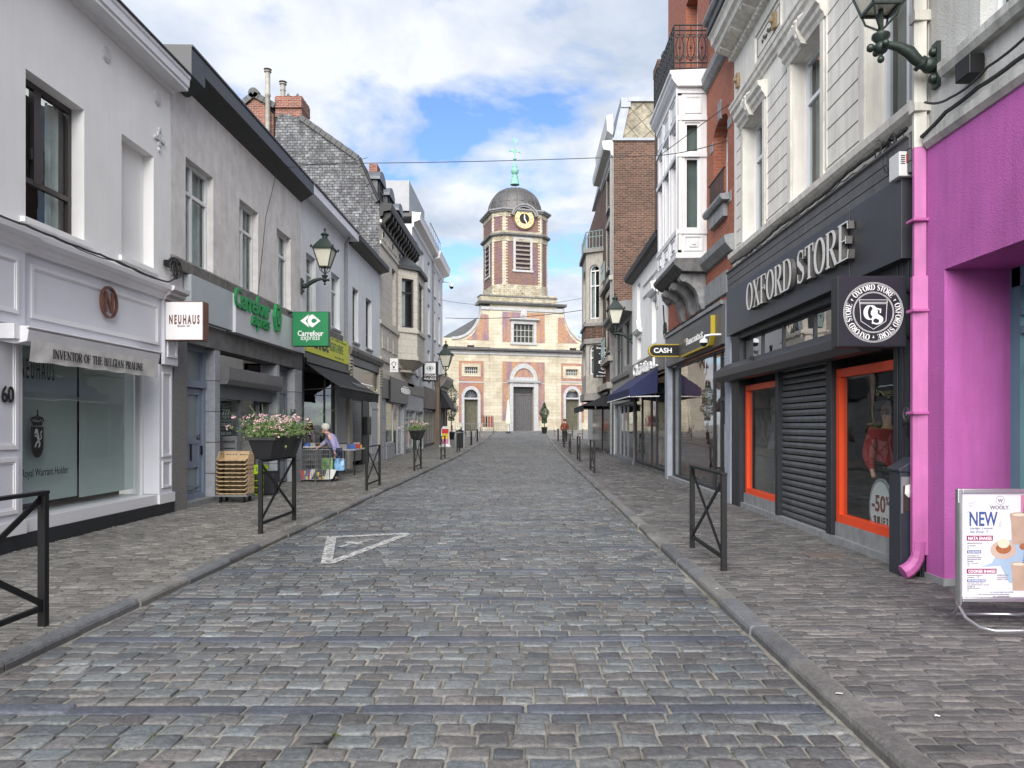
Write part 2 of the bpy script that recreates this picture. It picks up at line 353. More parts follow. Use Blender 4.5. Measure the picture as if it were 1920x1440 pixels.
# serif capitals from pen strokes: thick stems, thin hairlines, bracketless serifs
def _arc(cx, cy, rx, ry, a0, a1, n=14): return [(cx+rx*math.cos(R(a0+(a1-a0)*i/n)), cy+ry*math.sin(R(a0+(a1-a0)*i/n))) for i in range(n+1)]
TK, TN = .15, .035
def _st(x, z0=0., z1=1., sf=True):
    r = [([(x, z0), (x, z1)], TK)]
    if sf: r += [([(x-.14, z0+.02), (x+.14, z0+.02)], .04), ([(x-.14, z1-.02), (x+.14, z1-.02)], .04)]
    return r
def _h(x0, x1, z, w=TN): return [([(x0, z), (x1, z)], w)]
def _E(last): return _st(.16)+_h(.16, .58, .98)+_h(.16, .48, .52)+([([(.57, .98), (.6, .78)], .05)]+[([(.48, .62), (.48, .42)], .04)])+(_h(.16, .6, .02)+[([(.59, .02), (.63, .24)], .05)] if last else [])
def glyph(ch):
    if ch == 'O': return .78, [(_arc(.39, .5, .31, .49, 0, 360, 28), 'a')]
    if ch == 'Q': return .78, [(_arc(.39, .5, .31, .49, 0, 360, 28), 'a'), ([(.4, .1), (.7, -.15)], .1)]
    if ch in 'CG':
        r = [(_arc(.40, .5, .31, .49, 42, 318, 22), 'a'), ([(.64, .98), (.64, .7)], .04)]
        return (.76, r+_st(.62, .05, .45, False)+_h(.5, .76, .45, .04)) if ch == 'G' else (.72, r)
    if ch == 'I': return .32, _st(.16)
    if ch == 'E': return .68, _E(True)
    if ch == 'F': return .64, _E(False)
    if ch == 'L': return .64, _st(.16)+_h(.16, .58, .02)+[([(.57, .02), (.61, .26)], .05)]
    if ch == 'T': return .66, _st(.33)+_h(.04, .62, .98, .045)+[([(.05, .98), (.03, .74)], .05), ([(.61, .98), (.63, .74)], .05)]
    if ch == 'H': return .84, _st(.16)+_st(.68)+_h(.16, .68, .52, .045)
    if ch == 'N': return .86, [([(.16, 0), (.16, 1)], .05), ([(.7, 0), (.7, 1)], .05), ([(.14, .98), (.7, .02)], TK)]+_h(.02, .3, .02, .04)+_h(.02, .2, .98, .04)+_h(.56, .84, .98, .04)
    if ch == 'V': return .78, [([(.13, .98), (.4, .0)], TK), ([(.4, .02), (.65, .98)], .05)]+_h(.0, .27, .98, .04)+_h(.53, .78, .98, .04)
    if ch == 'A': return .78, [([(.39, .98), (.65, .02)], TK), ([(.39, .96), (.13, .02)], .05)]+_h(.0, .26, .02, .04)+_h(.5, .78, .02, .04)+_h(.2, .56, .34, .045)
    if ch == 'X': return .78, [([(.13, .98), (.65, .02)], TK), ([(.13, .02), (.63, .98)], .05)]+_h(.0, .27, .02, .04)+_h(.5, .78, .02, .04)+_h(.0, .28, .98, .04)+_h(.5, .76, .98, .04)
    if ch == 'D': return .8, _st(.16)+[([(.16, .98), (.38, .98)]+_arc(.38, .5, .32, .48, 90, -90, 16)+[(.16, .02)], 'a')]
    if ch == 'P': return .66, _st(.16)+[([(.16, .98), (.36, .98)]+_arc(.36, .73, .22, .25, 90, -90, 12)+[(.16, .48)], 'a')]
    if ch == 'R': return .76, _st(.16)+[([(.16, .98), (.36, .98)]+_arc(.36, .74, .22, .24, 90, -90, 12)+[(.16, .5)], 'a'), ([(.36, .5), (.66, .02)], TK)]+_h(.58, .78, .02, .04)
    if ch == 'B': return .7, _st(.16)+[([(.16, .98), (.34, .98)]+_arc(.34, .75, .2, .23, 90, -90, 12)+[(.16, .52)], 'a'), ([(.16, .52), (.37, .52)]+_arc(.37, .27, .23, .25, 90, -90, 12)+[(.16, .02)], 'a')]
    if ch == 'S': return .62, [(_arc(.31, .745, .21, .235, 38, 215, 14)+[(.2, .6), (.42, .42)]+_arc(.3, .26, .23, .24, 28, -142, 14), 's'), ([(.5, .98), (.49, .7)], .04), ([(.09, .02), (.1, .3)], .04)]
    if ch == 'M': return 1., [([(.16, 0), (.16, 1)], .05), ([(.82, 0), (.82, 1)], TK), ([(.16, .98), (.48, .05)], TK), ([(.48, .05), (.82, .98)], .05)]+_h(.02, .3, .02, .04)+_h(.68, .96, .02, .04)
    return .4, []
def serif_solid(m, s, place, thick=1., dd=.0):
    """place(x, y, e) -> world point; x runs along the word in cap heights."""
    x = 0; k = 0
    for ch in s:
        w_, strokes = glyph(ch)
        for pts, wd in strokes:
            k += 1; n = len(pts); L, Rr = [], []
            for i, (px_, py_) in enumerate(pts):
                a, b = pts[max(i-1, 0)], pts[min(i+1, n-1)]
                if n > 3 and pts[0] == pts[-1] and i in (0, n-1): a, b = pts[-2], pts[1]
                tx, ty = b[0]-a[0], b[1]-a[1]; l = math.hypot(tx, ty) or 1; tx, ty = tx/l, ty/l
                if wd == 'a': ww = TN+(TK*1.15-TN)*abs(ty)**1.3
                elif wd == 's': ww = TN+(TK*1.1-TN)*(max(0., 1-abs(i/(n-1)-.5)*3.2)) + .02
                else: ww = wd
                ww *= thick; L.append((px_-ty*ww/2, py_+tx*ww/2)); Rr.append((px_+ty*ww/2, py_-tx*ww/2))
            vs = []; e0 = .002*(k % 5)
            for (a, b) in zip(L, Rr):
                vs += [place(x+a[0], a[1], 0), place(x+b[0], b[1], 0), place(x+b[0], b[1], 1+e0*dd), place(x+a[0], a[1], 1+e0*dd)]
            fs = [(4*i+j, 4*i+(j+1) % 4, 4*i+4+(j+1) % 4, 4*i+4+j) for i in range(n-1) for j in range(4)]+[(0, 1, 2, 3), (4*n-1, 4*n-2, 4*n-3, 4*n-4)]
            m.add(vs, fs)
        x += w_+(.02 if ch != ' ' else 0)
    return x
def serif_len(s): return sum(glyph(c)[0]+(.02 if c != ' ' else 0) for c in s)
def serif(m, s, ua, ub, z0, z1, d, ext=.004, thick=1.):
    L = serif_len(s); h = z1-z0; P = m.fr.p
    serif_solid(m, s, lambda x, y, e: P(ua+(ub-ua)*x/L, z0+h*y, d+ext*e), thick, 25)
# ---------------------------------------------------------------- shared materials
WHITEP = mat('white_window_paint', (.72, .72, .73), .35, .04, 4, .05)
GLASS = glassmat('window_glass'); SHOPGLASS = glassmat('shop_glass', (.91, .94, .935), .01, 1.5, .07)
CURT = mat('net_curtain', (.55, .55, .53), .9, .15, 3, .1)
DARKROOM = mat('painted_inner_dark', (.03, .018, .02), .9, .4, 2, 0)  # near-black colour stands in for the darkness inside rooms and openings
STONE = mat('blue_stone', (.25, .26, .27), .75, .18, 6, .3, 50, .25)
LSTONE = mat('pale_stone', (.42, .39, .34), .8, .12, 5, .3, 40, .25)
RENDER_W = mat('white_render', (.82, .815, .80), .9, .045, 1.2, .25, 70, .04)
RENDER_G = mat('grey_cement_render', (.69, .665, .64), .9, .13, 2.2, .4, 50, .12, 0, .4, .45, (.40, .385, .375))
RENDER_B = mat('pale_blue_render', (.69, .71, .73), .9, .05, 2, .2, 70, .12)
BLACKM = mat('black_metal', (.0085, .009, .010), .45, .2, 8, .08, 60, 0, 0, .3)
ZINC = mat('zinc_sheet', (.20, .22, .25), .45, .12, 3, .1, 30, .15, .3)
CHARC = mat('charcoal_metal', (.022, .023, .028), .4, .1, 3, .05, 60, 0, 0, .35)
SLATE = mat('roof_slate', (.065, .068, .075), .6, .25, 8, .3, 30)
TILED = mat('dark_roof_tile', (.045, .046, .05), .6, .25, 9, .3, 30)
PIPEG = mat('grey_pipe', (.22, .23, .24), .5, .15, 6, .1)
WHITEM = mat('white_metal', (.7, .7, .72), .35, .05, 3, .03)
LETTERW = mat('white_lettering', (.8, .8, .8), .5, .02, 3, 0)
LETTERK = mat('black_lettering', (.008, .008, .01), .5, .02, 3, 0)
CABLE = mat('black_cable', (.02, .02, .02), .6, .2, 9, 0)
GREENIRON = mat('green_cast_iron', (.014, .026, .020), .45, .25, 12, .25, 60)
MILK = mat('milky_lantern_glass', (.62, .60, .50), .25, .06, 6, 0)

# ---------------------------------------------------------------- the ground
def sheet(name, x0, x1, y0, y1, dz, m, step=2.):
    ys = np.arange(y0, y1+step*.5, step); mm = M()
    for a, b in zip(ys, ys[1:]):
        mm.add([(x0, a, ground_z(a)+dz), (x1, a, ground_z(a)+dz), (x1, b, ground_z(b)+dz), (x0, b, ground_z(b)+dz)], [(0, 1, 2, 3)])
    return struct(mm.build(name, m))
MORTAR = mat('sandy_joint_mortar', (.225, .215, .19), .95, .5, 1.1, .9, 90, 0, 0, .2, 1., (.05, .05, .042))
MORTAR2 = mat('pavement_joint_sand', (.16, .152, .14), .95, .3, 14, .5, 90)
FARG = mat('distant_ground', (.16, .16, .15), .9, .2, 1, .2)
sheet('ground', -400, 400, -60, 700, -.12, FARG, 20)
sheet('road', -3.50, 1.76, -3, 83, -.0125, MORTAR)
sheet('pavement', -9.0, -3.50, -3, 83, PAVE-.006, MORTAR2)
sheet('pavement', 1.80, 9.0, -3, 83, PAVE-.006, MORTAR2)
rng = np.random.default_rng(5)
def hexmesh(name, cx, cy, hx, hy, col, zoff, tilt, m, near):
    n = len(cx)
    if near: tpl = np.array([(-1, -.72), (-.8, -1), (.8, -1), (1, -.72), (1, .72), (.8, 1), (-.8, 1), (-1, .72)])
    else: tpl = np.array([(-1, -1), (1, -1), (1, 1), (-1, 1)])
    k = len(tpl); jit = rng.normal(0, .035 if near else .03, (n, k, 2)); jit[:, :, 0] *= np.minimum(1, .1/hx)[:, None]; T = np.repeat(tpl[None].astype(float), n, 0)
    if near:
        fx, fy = (1-np.minimum(.3, rng.uniform(.004, .018, n)/hx)), (1-np.minimum(.4, rng.uniform(.004, .015, n)/hy)); T[:, :, 0] = np.where(abs(T[:, :, 0]) < .9, np.sign(T[:, :, 0])*fx[:, None], T[:, :, 0]); T[:, :, 1] = np.where(abs(T[:, :, 1]) < .9, np.sign(T[:, :, 1])*fy[:, None], T[:, :, 1])
    T = T+jit
    gz = np.where(cy > 28, .00034*np.clip(np.minimum(cy, 82)-28, 0, None)**2, 0)+zoff
    rings = []
    specs = [(1.0, -.026), (.992, -.005), (.93, -.0006), (.5, .0003)] if near else [(1.0, -.02), (.93, 0.)]
    for s, z in specs:
        X = cx[:, None]+T[:, :, 0]*hx[:, None]*s; Y = cy[:, None]+T[:, :, 1]*hy[:, None]*s
        Z = gz[:, None]+z+tilt[:, 0:1]*T[:, :, 0]*s+tilt[:, 1:2]*T[:, :, 1]*s+(rng.normal(0, .0011, (n, k)) if near and z > -.02 else 0)
        rings.append(np.stack([X, Y, Z], -1))
    V = np.concatenate(rings, 1); nv = V.shape[1]; F4 = []
    for r in range(len(specs)-1):
        for j in range(k): F4.append((r*k+j, r*k+(j+1) % k, (r+1)*k+(j+1) % k, (r+1)*k+j))
    base = (np.arange(n)*nv)[:, None, None]
    q = (np.array(F4)[None]+base).reshape(-1, 4); top = (np.arange((len(specs)-1)*k, len(specs)*k)[None]+base[:, :, 0]).reshape(-1, k)
    loops = np.concatenate([q.reshape(-1), top.reshape(-1)]).astype(np.int32)
    tot = np.concatenate([np.full(len(q), 4), np.full(len(top), k)]).astype(np.int32); st = np.concatenate([[0], np.cumsum(tot)[:-1]]).astype(np.int32)
    me = bpy.data.meshes.new(name); me.vertices.add(n*nv); me.vertices.foreach_set('co', V.reshape(-1).astype(np.float32))
    me.loops.add(len(loops)); me.loops.foreach_set('vertex_index', loops); me.polygons.add(len(tot)); me.polygons.foreach_set('loop_start', st); me.polygons.foreach_set('loop_total', tot)
    me.update(calc_edges=True); me.validate()
    a = me.attributes.new('stone', 'FLOAT_COLOR', 'POINT'); c4 = np.ones((n, nv, 4), np.float32); c4[:, :, :3] = col[:, None, :]; a.data.foreach_set('color', c4.reshape(-1))
    if near: me.polygons.foreach_set('use_smooth', np.ones(len(tot), bool))
    me.materials.append(m); o = bpy.data.objects.new(name, me); COL.objects.link(o); return struct(o)
def lay(name, x0, x1, y0, y1, row, wlo, whi, gap, palette, zoff, m, bands=(), wave=.012, lod=20, skew=0.):
    S = []; y = y0; bands = list(bands)
    while y < y1:
        band = next((b for b in bands if y <= b < y+row*1.2), None)
        if band is not None: bands.remove(band)
        r = row*(1+rng.normal(0, .07)); x = x0-rng.random()*whi*.6; lo, hi = (wlo, whi)
        if band is not None: lo, hi = .62, 1.15
        ph = rng.random()*6
        while x < x1:
            wd = rng.uniform(lo, hi); a, b = max(x, x0), min(x+wd, x1)
            if b-a > .05:
                c = (a+b)/2; g = gap*rng.uniform(.75, 1.5)
                S.append((c, y+r/2+wave*math.sin(c*1.1+ph*.15)+skew*c, (b-a-g)/2, (r-gap*rng.uniform(.8, 1.3))/2, 1. if band is not None else 0.))
            x += wd
        y += r
    S = np.array(S); n = len(S); pal = np.array(palette); wts = rng.random((n, len(pal)))**3; wts /= wts.sum(1, keepdims=True)
    col = wts@pal; col *= rng.normal(1, .13, (n, 1)).clip(.6, 1.45); bd = S[:, 4] > .5
    if bd.any(): col[bd] = np.array([.08, .09, .115])*rng.uniform(.75, 1.3, (bd.sum(), 1))
    tilt = rng.normal(0, .0026, (n, 2)); zo = zoff+rng.normal(0, .0018, n)
    tilt[bd] *= .3
    nr = S[:, 1] < lod
    for sel, near in ((nr, True), (~nr, False)):
        if sel.any(): hexmesh(name, S[sel, 0], S[sel, 1], S[sel, 2], S[sel, 3], col[sel], zo[sel], tilt[sel], m, near)
COB = vcmat('worn_granite_setts', .42, 1.0, 45, (.17, .162, .145), .4, .6, .26)
PAVEM = vcmat('pavement_setts', .7, .8, 60, (.14, .132, .12), .4, .35)
lay('cobblestones', -3.385, 1.672, -1.2, 81, .138, .15, .235, .0135, [(.115, .136, .146), (.145, .133, .125), (.072, .08, .09), (.185, .20, .205), (.115, .106, .104)], 0, COB,
    [2.9, 4.22, 5.55, 6.92, 8.25, 9.7, 11.1, 12.5, 13.9])
lay('pavement_stones', -6.5, -3.55, -1.2, 81, .088, .13, .21, .008, [(.185, .178, .165), (.15, .142, .132), (.225, .218, .20)], PAVE, PAVEM, (), .02, 15, .03)
lay('pavement_stones', 1.85, 4.9, -1.2, 60, .092, .16, .25, .008, [(.125, .122, .12), (.165, .155, .148), (.10, .10, .102)], PAVE, PAVEM, (), .02, 15, .04)
# kerbs: long stones with worn edges
KERB = vcmat('kerb_stone', .6, .9, 40, (.24, .23, .21), .55, .45)
for x0, x1, side in ((-3.54, -3.42, 1), (1.70, 1.835, -1)):
    km = M(); y = -1.5; rnd = random.Random(3)
    while y < 81:
        L = rnd.uniform(.8, 1.1); a, b = ground_z(y), ground_z(y+L-.018); e = x1 if side > 0 else x0; i = x0 if side > 0 else x1; s = side; dx = rnd.uniform(-.011, .011); dz = rnd.uniform(-.012, .005)
        pr = [(i, -.05), (i, PAVE+.002+dz), (e-s*.025+dx, PAVE+dz), (e-s*.006+dx, PAVE-.015+dz), (e+dx+s*.004, PAVE-.035), (e+dx, -.05)]
        km.add([(p, y, q+a) for p, q in pr]+[(p, y+L-.018, q+b) for p, q in pr], [tuple(range(6)), tuple(range(11, 5, -1))]+[(j, (j+1) % 6, 6+(j+1) % 6, 6+j) for j in range(6)]); y += L
    ko = struct(km.build('kerb', KERB)); kr = np.random.default_rng(4); nst = len(ko.data.vertices)//12; at = ko.data.attributes.new('stone', 'FLOAT_COLOR', 'POINT'); base_c = np.array([[.15, .155, .165], [.12, .125, .135], [.19, .185, .175], [.14, .135, .13]])[kr.integers(0, 4, nst)]*kr.uniform(.8, 1.25, (nst, 1)); cc4 = np.ones((nst, 12, 4), np.float32); cc4[:, :, :3] = base_c[:, None, :]; at.data.foreach_set('color', cc4.reshape(-1))
# painted warning triangle with a running figure, worn through
pm = bpy.data.materials.new('worn_road_paint'); t_, b_ = nodes_of(pm); b_.inputs['Base Color'].default_value = (.5, .5, .49, 1); b_.inputs['Roughness'].default_value = .7
p_ = _pos(t_); al = _ramp(t_, _noise(t_, _map(t_, p_, (1, 2.2, 1)), 11, 6, .7), [(.43, 0.), (.53, 1.)]); t_.links.new(al, b_.inputs['Alpha'])
def gpt(x, y): Y = EYE*F/(y-CY); return ((x-CX)*Y/F, Y)
mk = M()
def gstrip(a, b, w0, w1=None, z=.006):
    w1 = w1 or w0; a, b = Vector((*a, 0)), Vector((*b, 0)); t = (b-a).normalized(); nn = Vector((-t.y, t.x, 0)); n = 14
    for i in range(n):
        p, q = a+(b-a)*i/n, a+(b-a)*(i+1)/n; wa, wb = w0+(w1-w0)*i/n, w0+(w1-w0)*(i+1)/n
        mk.add([p-nn*wa/2+Vector((0, 0, z)), q-nn*wb/2+Vector((0, 0, z)), q+nn*wb/2+Vector((0, 0, z)), p+nn*wa/2+Vector((0, 0, z))], [(0, 1, 2, 3)])
A_, B_, C_ = gpt(766, 1001), gpt(612, 1058), gpt(622, 1008)
gstrip(A_, B_, .13); gstrip(A_, C_, .16, .13, .0085); gstrip(B_, C_, .13, .13, .011)
gstrip(gpt(637, 1026), gpt(660, 1020), .07); gstrip(gpt(658, 1017), gpt(668, 1020), .2); gstrip(gpt(666, 1017), gpt(690, 1015), .07); gstrip(gpt(666, 1021), gpt(681, 1020), .08); gstrip(gpt(690, 1013), gpt(697, 1011), .1)
mk.build('road_marking', pm, recalc=False)['kind'] = 'structure'
# small weeds in the joints
wd = M(); rnd = random.Random(11)
WEED = mat('joint_weeds', (.075, .10, .035), .9, .4, 30, .2)
spots = [gpt(225+rnd.uniform(-18, 18), 1396+rnd.uniform(-6, 4)) for _ in range(9)]+[gpt(288+rnd.uniform(-10, 10), 1382+rnd.uniform(-5, 5)) for _ in range(8)]+[gpt(612+rnd.uniform(-14, 20), 1376+rnd.uniform(-4, 3)) for _ in range(8)]+[gpt(952, 1352), gpt(668, 1357)]
spots += [(1.79+rnd.uniform(-.02, .03), rnd.uniform(3.4, 16)) for _ in range(46)]+[(-3.44+rnd.uniform(-.03, .03), rnd.uniform(4, 14)) for _ in range(26)]+[(rnd.uniform(-3.3, 1.6), rnd.uniform(3.4, 9)) for _ in range(30)]
for x, y in spots:
    for _ in range(12):
        a, l = rnd.uniform(0, 6.28), rnd.uniform(.006, .018); o = Vector((x+rnd.gauss(0, .018), y+rnd.gauss(0, .018), -.012+ground_z(y))); dv = Vector((math.cos(a), math.sin(a), 0))
        wd.add([o, o+dv*l+Vector((0, 0, l*.9)), o+Vector((-dv.y, dv.x, 0))*.005+Vector((0, 0, l*.4))], [(0, 1, 2)])
wd.build('joint_weeds', WEED, recalc=False)['kind'] = 'stuff'
# litter: small scraps on the stones
LIT = mat('paper_scrap', (.6, .6, .58), .8, .1)
# ================================================================ LEFT SIDE
def L(x, y, d=0): return FL.px(x, y, d)
def lu(x, d=0): return FL.px(x, CY, d)[0]
def lz(u, y, d=0): return EYE+(CY-y)*u/F
def house(name, label, loc, cat='building', group=None): return thing(name, label, cat, loc, group)
def roof_shed(fr, u0, u1, z, d0, back, rise): return M(fr).prof([(d0, z), (d0, z+.06), (-back, z+rise+.06), (-back, z+rise)], u0, u1)
# ---- L1 white rendered house with panelled chocolate shop
b1 = house('white_rendered_house', 'white rendered house with panelled lilac-white shopfront, leftmost in the photo', (-WL, 6, PAVE))
U0, U1 = -1.5, 13.16
wins = [(lu(48)+.0, lu(158), 4.02, 5.95)]
hz0, hz1 = lz(wins[0][0], 405), lz(wins[0][0], 128); wins = [(wins[0][0], wins[0][1], hz0, hz1)]
nb = (lu(228), lu(288), lz(lu(228), 478), lz(lu(228), 250))
wl = wall(FL, U0, U1, 3.95, 7.5, wins+[nb, (1.6, 3.0, hz0, hz1), (4.6, 5.9, hz0, hz1)]); wl.box(nb[0]-.02, nb[1]+.02, nb[2]-.02, nb[3]+.02, -.31, -.17)
wl.box(U0, U1, 0, 3.95, -5.6, -5.4); wl.box(U1-.25, U1, 0, 7.6, -5.5, -.30); wl.box(U0, U1, 3.6, 3.95, -2.6, -.3)
wl.build('wall', RENDER_W, b1)
BROWNW = mat('brown_window_frame', (.045, .035, .035), .4, .1, 5, .05)
w1 = window(b1, FL, *wins[0], d=-.2, fm=BROWNW, w=.075, mull=(), trans=(.30,), curtain=0)
mm = M(FL); zt = hz0+(hz1-hz0)*.3; um = wins[0][0]+(wins[0][1]-wins[0][0])*.40; mm.box(um-.07, um+.07, zt, hz1-.06, -.245, -.175); mm.box(um-.16, um-.14, zt+.28, zt+.42, -.18, -.15); mm.build('mullion', BROWNW, w1)
c = M(FL); vs = []; 
for i in range(15): u = wins[0][1]-.36+.3*i/14; vs += [FL.p(u, hz0+.05, -.33+.025*math.sin(i*1.7)), FL.p(u, hz1-.05, -.33+.025*math.sin(i*1.7))]
c.add(vs, [(2*i, 2*i+2, 2*i+3, 2*i+1) for i in range(14)]); c.build('curtain', CURT, w1, smooth=True, recalc=False)
s = M(FL); s.prof([(-.2, hz0-.09), (.06, hz0-.09), (.06, hz0-.03), (-.2, hz0)], wins[0][0]-.1, wins[0][1]+.12); s.build('sill', RENDER_W, w1)
for a, b in ((1.6, 3.0), (4.6, 5.9)): window(b1, FL, a, b, hz0, hz1, fm=BROWNW, w=.075, mull=(.4,), trans=(.3,), curtain=.3)
s = M(FL); s.prof([(-.1, nb[2]-.09), (.05, nb[2]-.09), (.05, nb[2]-.02), (-.1, nb[2])], nb[0]-.08, nb[1]+.08); s.build('niche_sill', RENDER_W, b1)
# eaves cornice of box section with mouldings
cz = 7.42
M(FL).prof([(-.4, cz), (.06, cz), (.08, cz+.05), (.30, cz+.06), (.30, cz+.11), (.325, cz+.13), (.33, cz+.24), (.35, cz+.27), (.35, cz+.32), (-.4, cz+.36)], U0, U1+.02).build('eaves_cornice', WHITEM, b1)
M(FL).prof([(.33, cz+.325), (.375, cz+.33), (.375, cz+.355), (-3.2, cz+1.3), (-3.2, cz+1.24)], U0, U1).build('roof', TILED, b1)
md = mat('plaster_rosette', (.6, .6, .6), .8, .05)
for x, y in ((198, 101), (294, 184)):
    u, z = L(x, y); M(FL).disc(u, z, .115, 0, .025, 8).disc(u, z, .085, .025, .035, 8).build('rosette', md, b1)
u, z = L(297, 262); a = M(FL); a.box(u-.02, u+.02, z-.2, z+.2, 0, .03); a.box(u-.16, u+.16, z-.02, z+.025, .005, .035)
for sx, sz in ((0, .17), (0, -.17), (.14, 0), (-.14, 0)): a.disc(u+sx, z+sz, .035, 0, .04, 8)
a.ring(u, z+.08, .03, .055, 0, .03, 10, -30, 210); a.ring(u, z-.08, .03, .055, 0, .03, 10, 150, 390); a.build('wall_anchor', md, b1)
# shopfront: panels
PANEL = mat('lilac_white_panelling', (.65, .66, .71), .45, .03, 2, .04); PANELM = mat('white_moulding', (.72, .72, .74), .4, .03, 3, .03)
SLATEB = mat('dark_plinth', (.018, .02, .025), .5, .25, 7, .2)
def panel(m, mm, fr, u0, u1, z0, z1, d, w=.05, t=.022):
    keep = mm.fr; mm.fr = fr
    for (a, b, c_, e) in ((u0, u1, z0, z0+w), (u0, u1, z1-w, z1), (u0, u0+w, z0+w, z1-w), (u1-w, u1, z0+w, z1-w)): mm.box(a, b, c_, e, d, d+t)
    k = w*.45; 
    for (a, b, c_, e) in ((u0+w, u1-w, z0+w, z0+w+k), (u0+w, u1-w, z1-w-k, z1-w), (u0+w, u0+w+k, z0+w+k, z1-w-k), (u1-w-k, u1-w, z0+w+k, z1-w-k)): mm.box(a, b, c_, e, d, d+t*.5)
    mm.fr = keep
ze = lz(lu(345), 568)          # underside of entablature about
uS0, uS1 = lu(32), lu(262)
P = M(FL); Q = M(FL)
P.box(U0, 13.12, 2.80, 3.72, -.3, .10)                     # frieze
P.box(9.15-1.2, 9.12, 2.80, 3.72, .10, .16)                # left pilaster head
P.box(12.62, 13.10, 2.62, 3.72, .10, .16)
panel(P, Q, FL, 9.3, 12.5, 2.93, 3.6, .10, .045); panel(P, Q, FL, 12.7, 13.03, 2.75, 3.6, .16, .03); panel(P, Q, FL, 8.1, 8.98, 2.93, 3.6, .16, .04); panel(P, Q, FL, 4.2, 7.8, 2.93, 3.6, .10, .045)
Q.prof([(0, 3.72), (.15, 3.72), (.16, 3.76), (.21, 3.79), (.22, 3.83), (.30, 3.87), (.31, 3.93), (.0, 3.97)], U0, 13.12)
Q.prof([(.16, 3.70), (.19, 3.72), (.20, 3.76), (.26, 3.80), (.27, 3.84), (.34, 3.88), (.35, 3.94), (.16, 3.955)], 12.58, 13.16)
Q.prof([(.16, 3.70), (.19, 3.72), (.20, 3.76), (.26, 3.80), (.27, 3.84), (.34, 3.88), (.35, 3.94), (.16, 3.955)], 7.9, 9.15)
P.box(12.60, 13.06, .42, 2.62, -.3, .08); panel(P, Q, FL, 12.68, 13.0, 1.05, 2.5, .08, .03); panel(P, Q, FL, 12.68, 13.0, .52, .98, .08, .03)
uP = lu(30); P.box(7.6, uP, .42, 2.80, -.3, .08); panel(P, Q, FL, 7.7, uP-.1, 1.3, 2.7, .08, .05); panel(P, Q, FL, 7.7, uP-.1, .52, 1.2, .08, .05)
P.box(4.0, 7.6, .42, 2.8, -.3, -.05); P.box(U0, 4.0, .42, 2.8, -.3, .08)
Q.box(12.56, 13.10, .26, .42, -.3, .11); Q.box(7.5, uP+.04, .26, .42, -.3, .11); Q.box(U0, 4.05, .26, .42, -.3, .11)
P.build('shopfront_panelling', PANEL, b1, bevel=.004); Q.build('shopfront_moulding', PANELM, b1)
M(FL).box(U0, 13.12, -.05, .26, -.3, .09).build('plinth', SLATEB, b1)
# big shop window
gu0, gu1, gz0, gz1 = uP, 12.1, .42, 2.78
fm = M(FL); fm.box(gu0, 12.6, .26, .42, -.25, .07); fm.box(12.54, 12.598, .42, 2.8, -.3, -.18)
fw = fm.build('shop_window', PANELM, b1)
M(FL).box(gu0, 12.54, gz0, gz1, -.225, -.215).build('pane', SHOPGLASS, fw)
SCREEN = mat('pale_green_roller_screen', (.56, .63, .61), .6, .04, 1.5, .03)
uj = lu(147, -.29); sc_ = M(FL); sc_.box(gu0-.1, uj-.035, .56, 2.75, -.30, -.29); sc_.box(uj+.035, 12.48, .53, 2.75, -.30, -.29); sc_.build('roller_screen', SCREEN, fw)
M(FL).box(gu0, 12.6, .40, 2.8, -.62, -.60).build('interior', DARKROOM, fw); M(FL).box(gu0, 12.6, .38, .43, -.6, -.24).build('window_board', PANELM, fw)
st = M(FL); text(st, 'N E U H A U S', lu(38, -.207), lu(102, -.207), 2.20, 2.46, -.207, .002)
text(st, 'an Royal Warrant Holder', lu(27, -.207), lu(128, -.207), .88, 1.02, -.207, .002)
ss = st
cu, cz_ = lu(70, -.207), 1.47
M_ = M(FL)
M_.disc(cu, cz_+.27, .016, -.207, -.203, 8); M_.box(cu-.006, cu+.006, cz_+.27, cz_+.33, -.207, -.203); M_.box(cu-.02, cu+.02, cz_+.30, cz_+.312, -.206, -.202)
for k in (-2, -1, 0, 1, 2): M_.ring(cu+k*.036, cz_+.165, .048, .062, -.207, -.204+.0006*k, 12, 20 if k < 0 else 0, 180 if k < 0 else 160, 1.5 if k == 0 else 1.15)
for k in range(-4, 5): M_.disc(cu+k*.029, cz_+.245-abs(k)*.012, .009, -.2065, -.203, 8)
M_.prism([(cu-.11, cz_+.165), (cu+.11, cz_+.165), (cu+.09, cz_+.115), (cu-.09, cz_+.115)], -.207, -.2045)
sh = [(cu-.12, cz_+.10), (cu+.12, cz_+.10), (cu+.12, cz_-.14)]+[(cu+.12*math.cos(R(a)), cz_-.14+.17*math.sin(R(a))) for a in range(-15, -180, -15)]+[(cu-.12, cz_-.14)]
M_.prism(sh, -.207, -.203)
M_.build('window_crest', LETTERK, fw)
lion = M(FL); Lc = lambda x, y: (cu+x*.1, cz_-.02+y*.1)
def blob(m, pts, r, d0=-.2025, d1=-.2005):
    for (x, y), rr in zip(pts, r): q = Lc(x, y); m.disc(q[0], q[1], rr, d0+.0002*len(m.v) % .0012, d1, 8)
def limb(m, a, b, w_):
    a, b = Lc(*a), Lc(*b); dx, dy = b[0]-a[0], b[1]-a[1]; l = math.hypot(dx, dy); nx, ny = -dy/l*w_/2, dx/l*w_/2
    m.prism([(a[0]+nx, a[1]+ny), (b[0]+nx*.7, b[1]+ny*.7), (b[0]-nx*.7, b[1]-ny*.7), (a[0]-nx, a[1]-ny)], -.2025, -.2008)
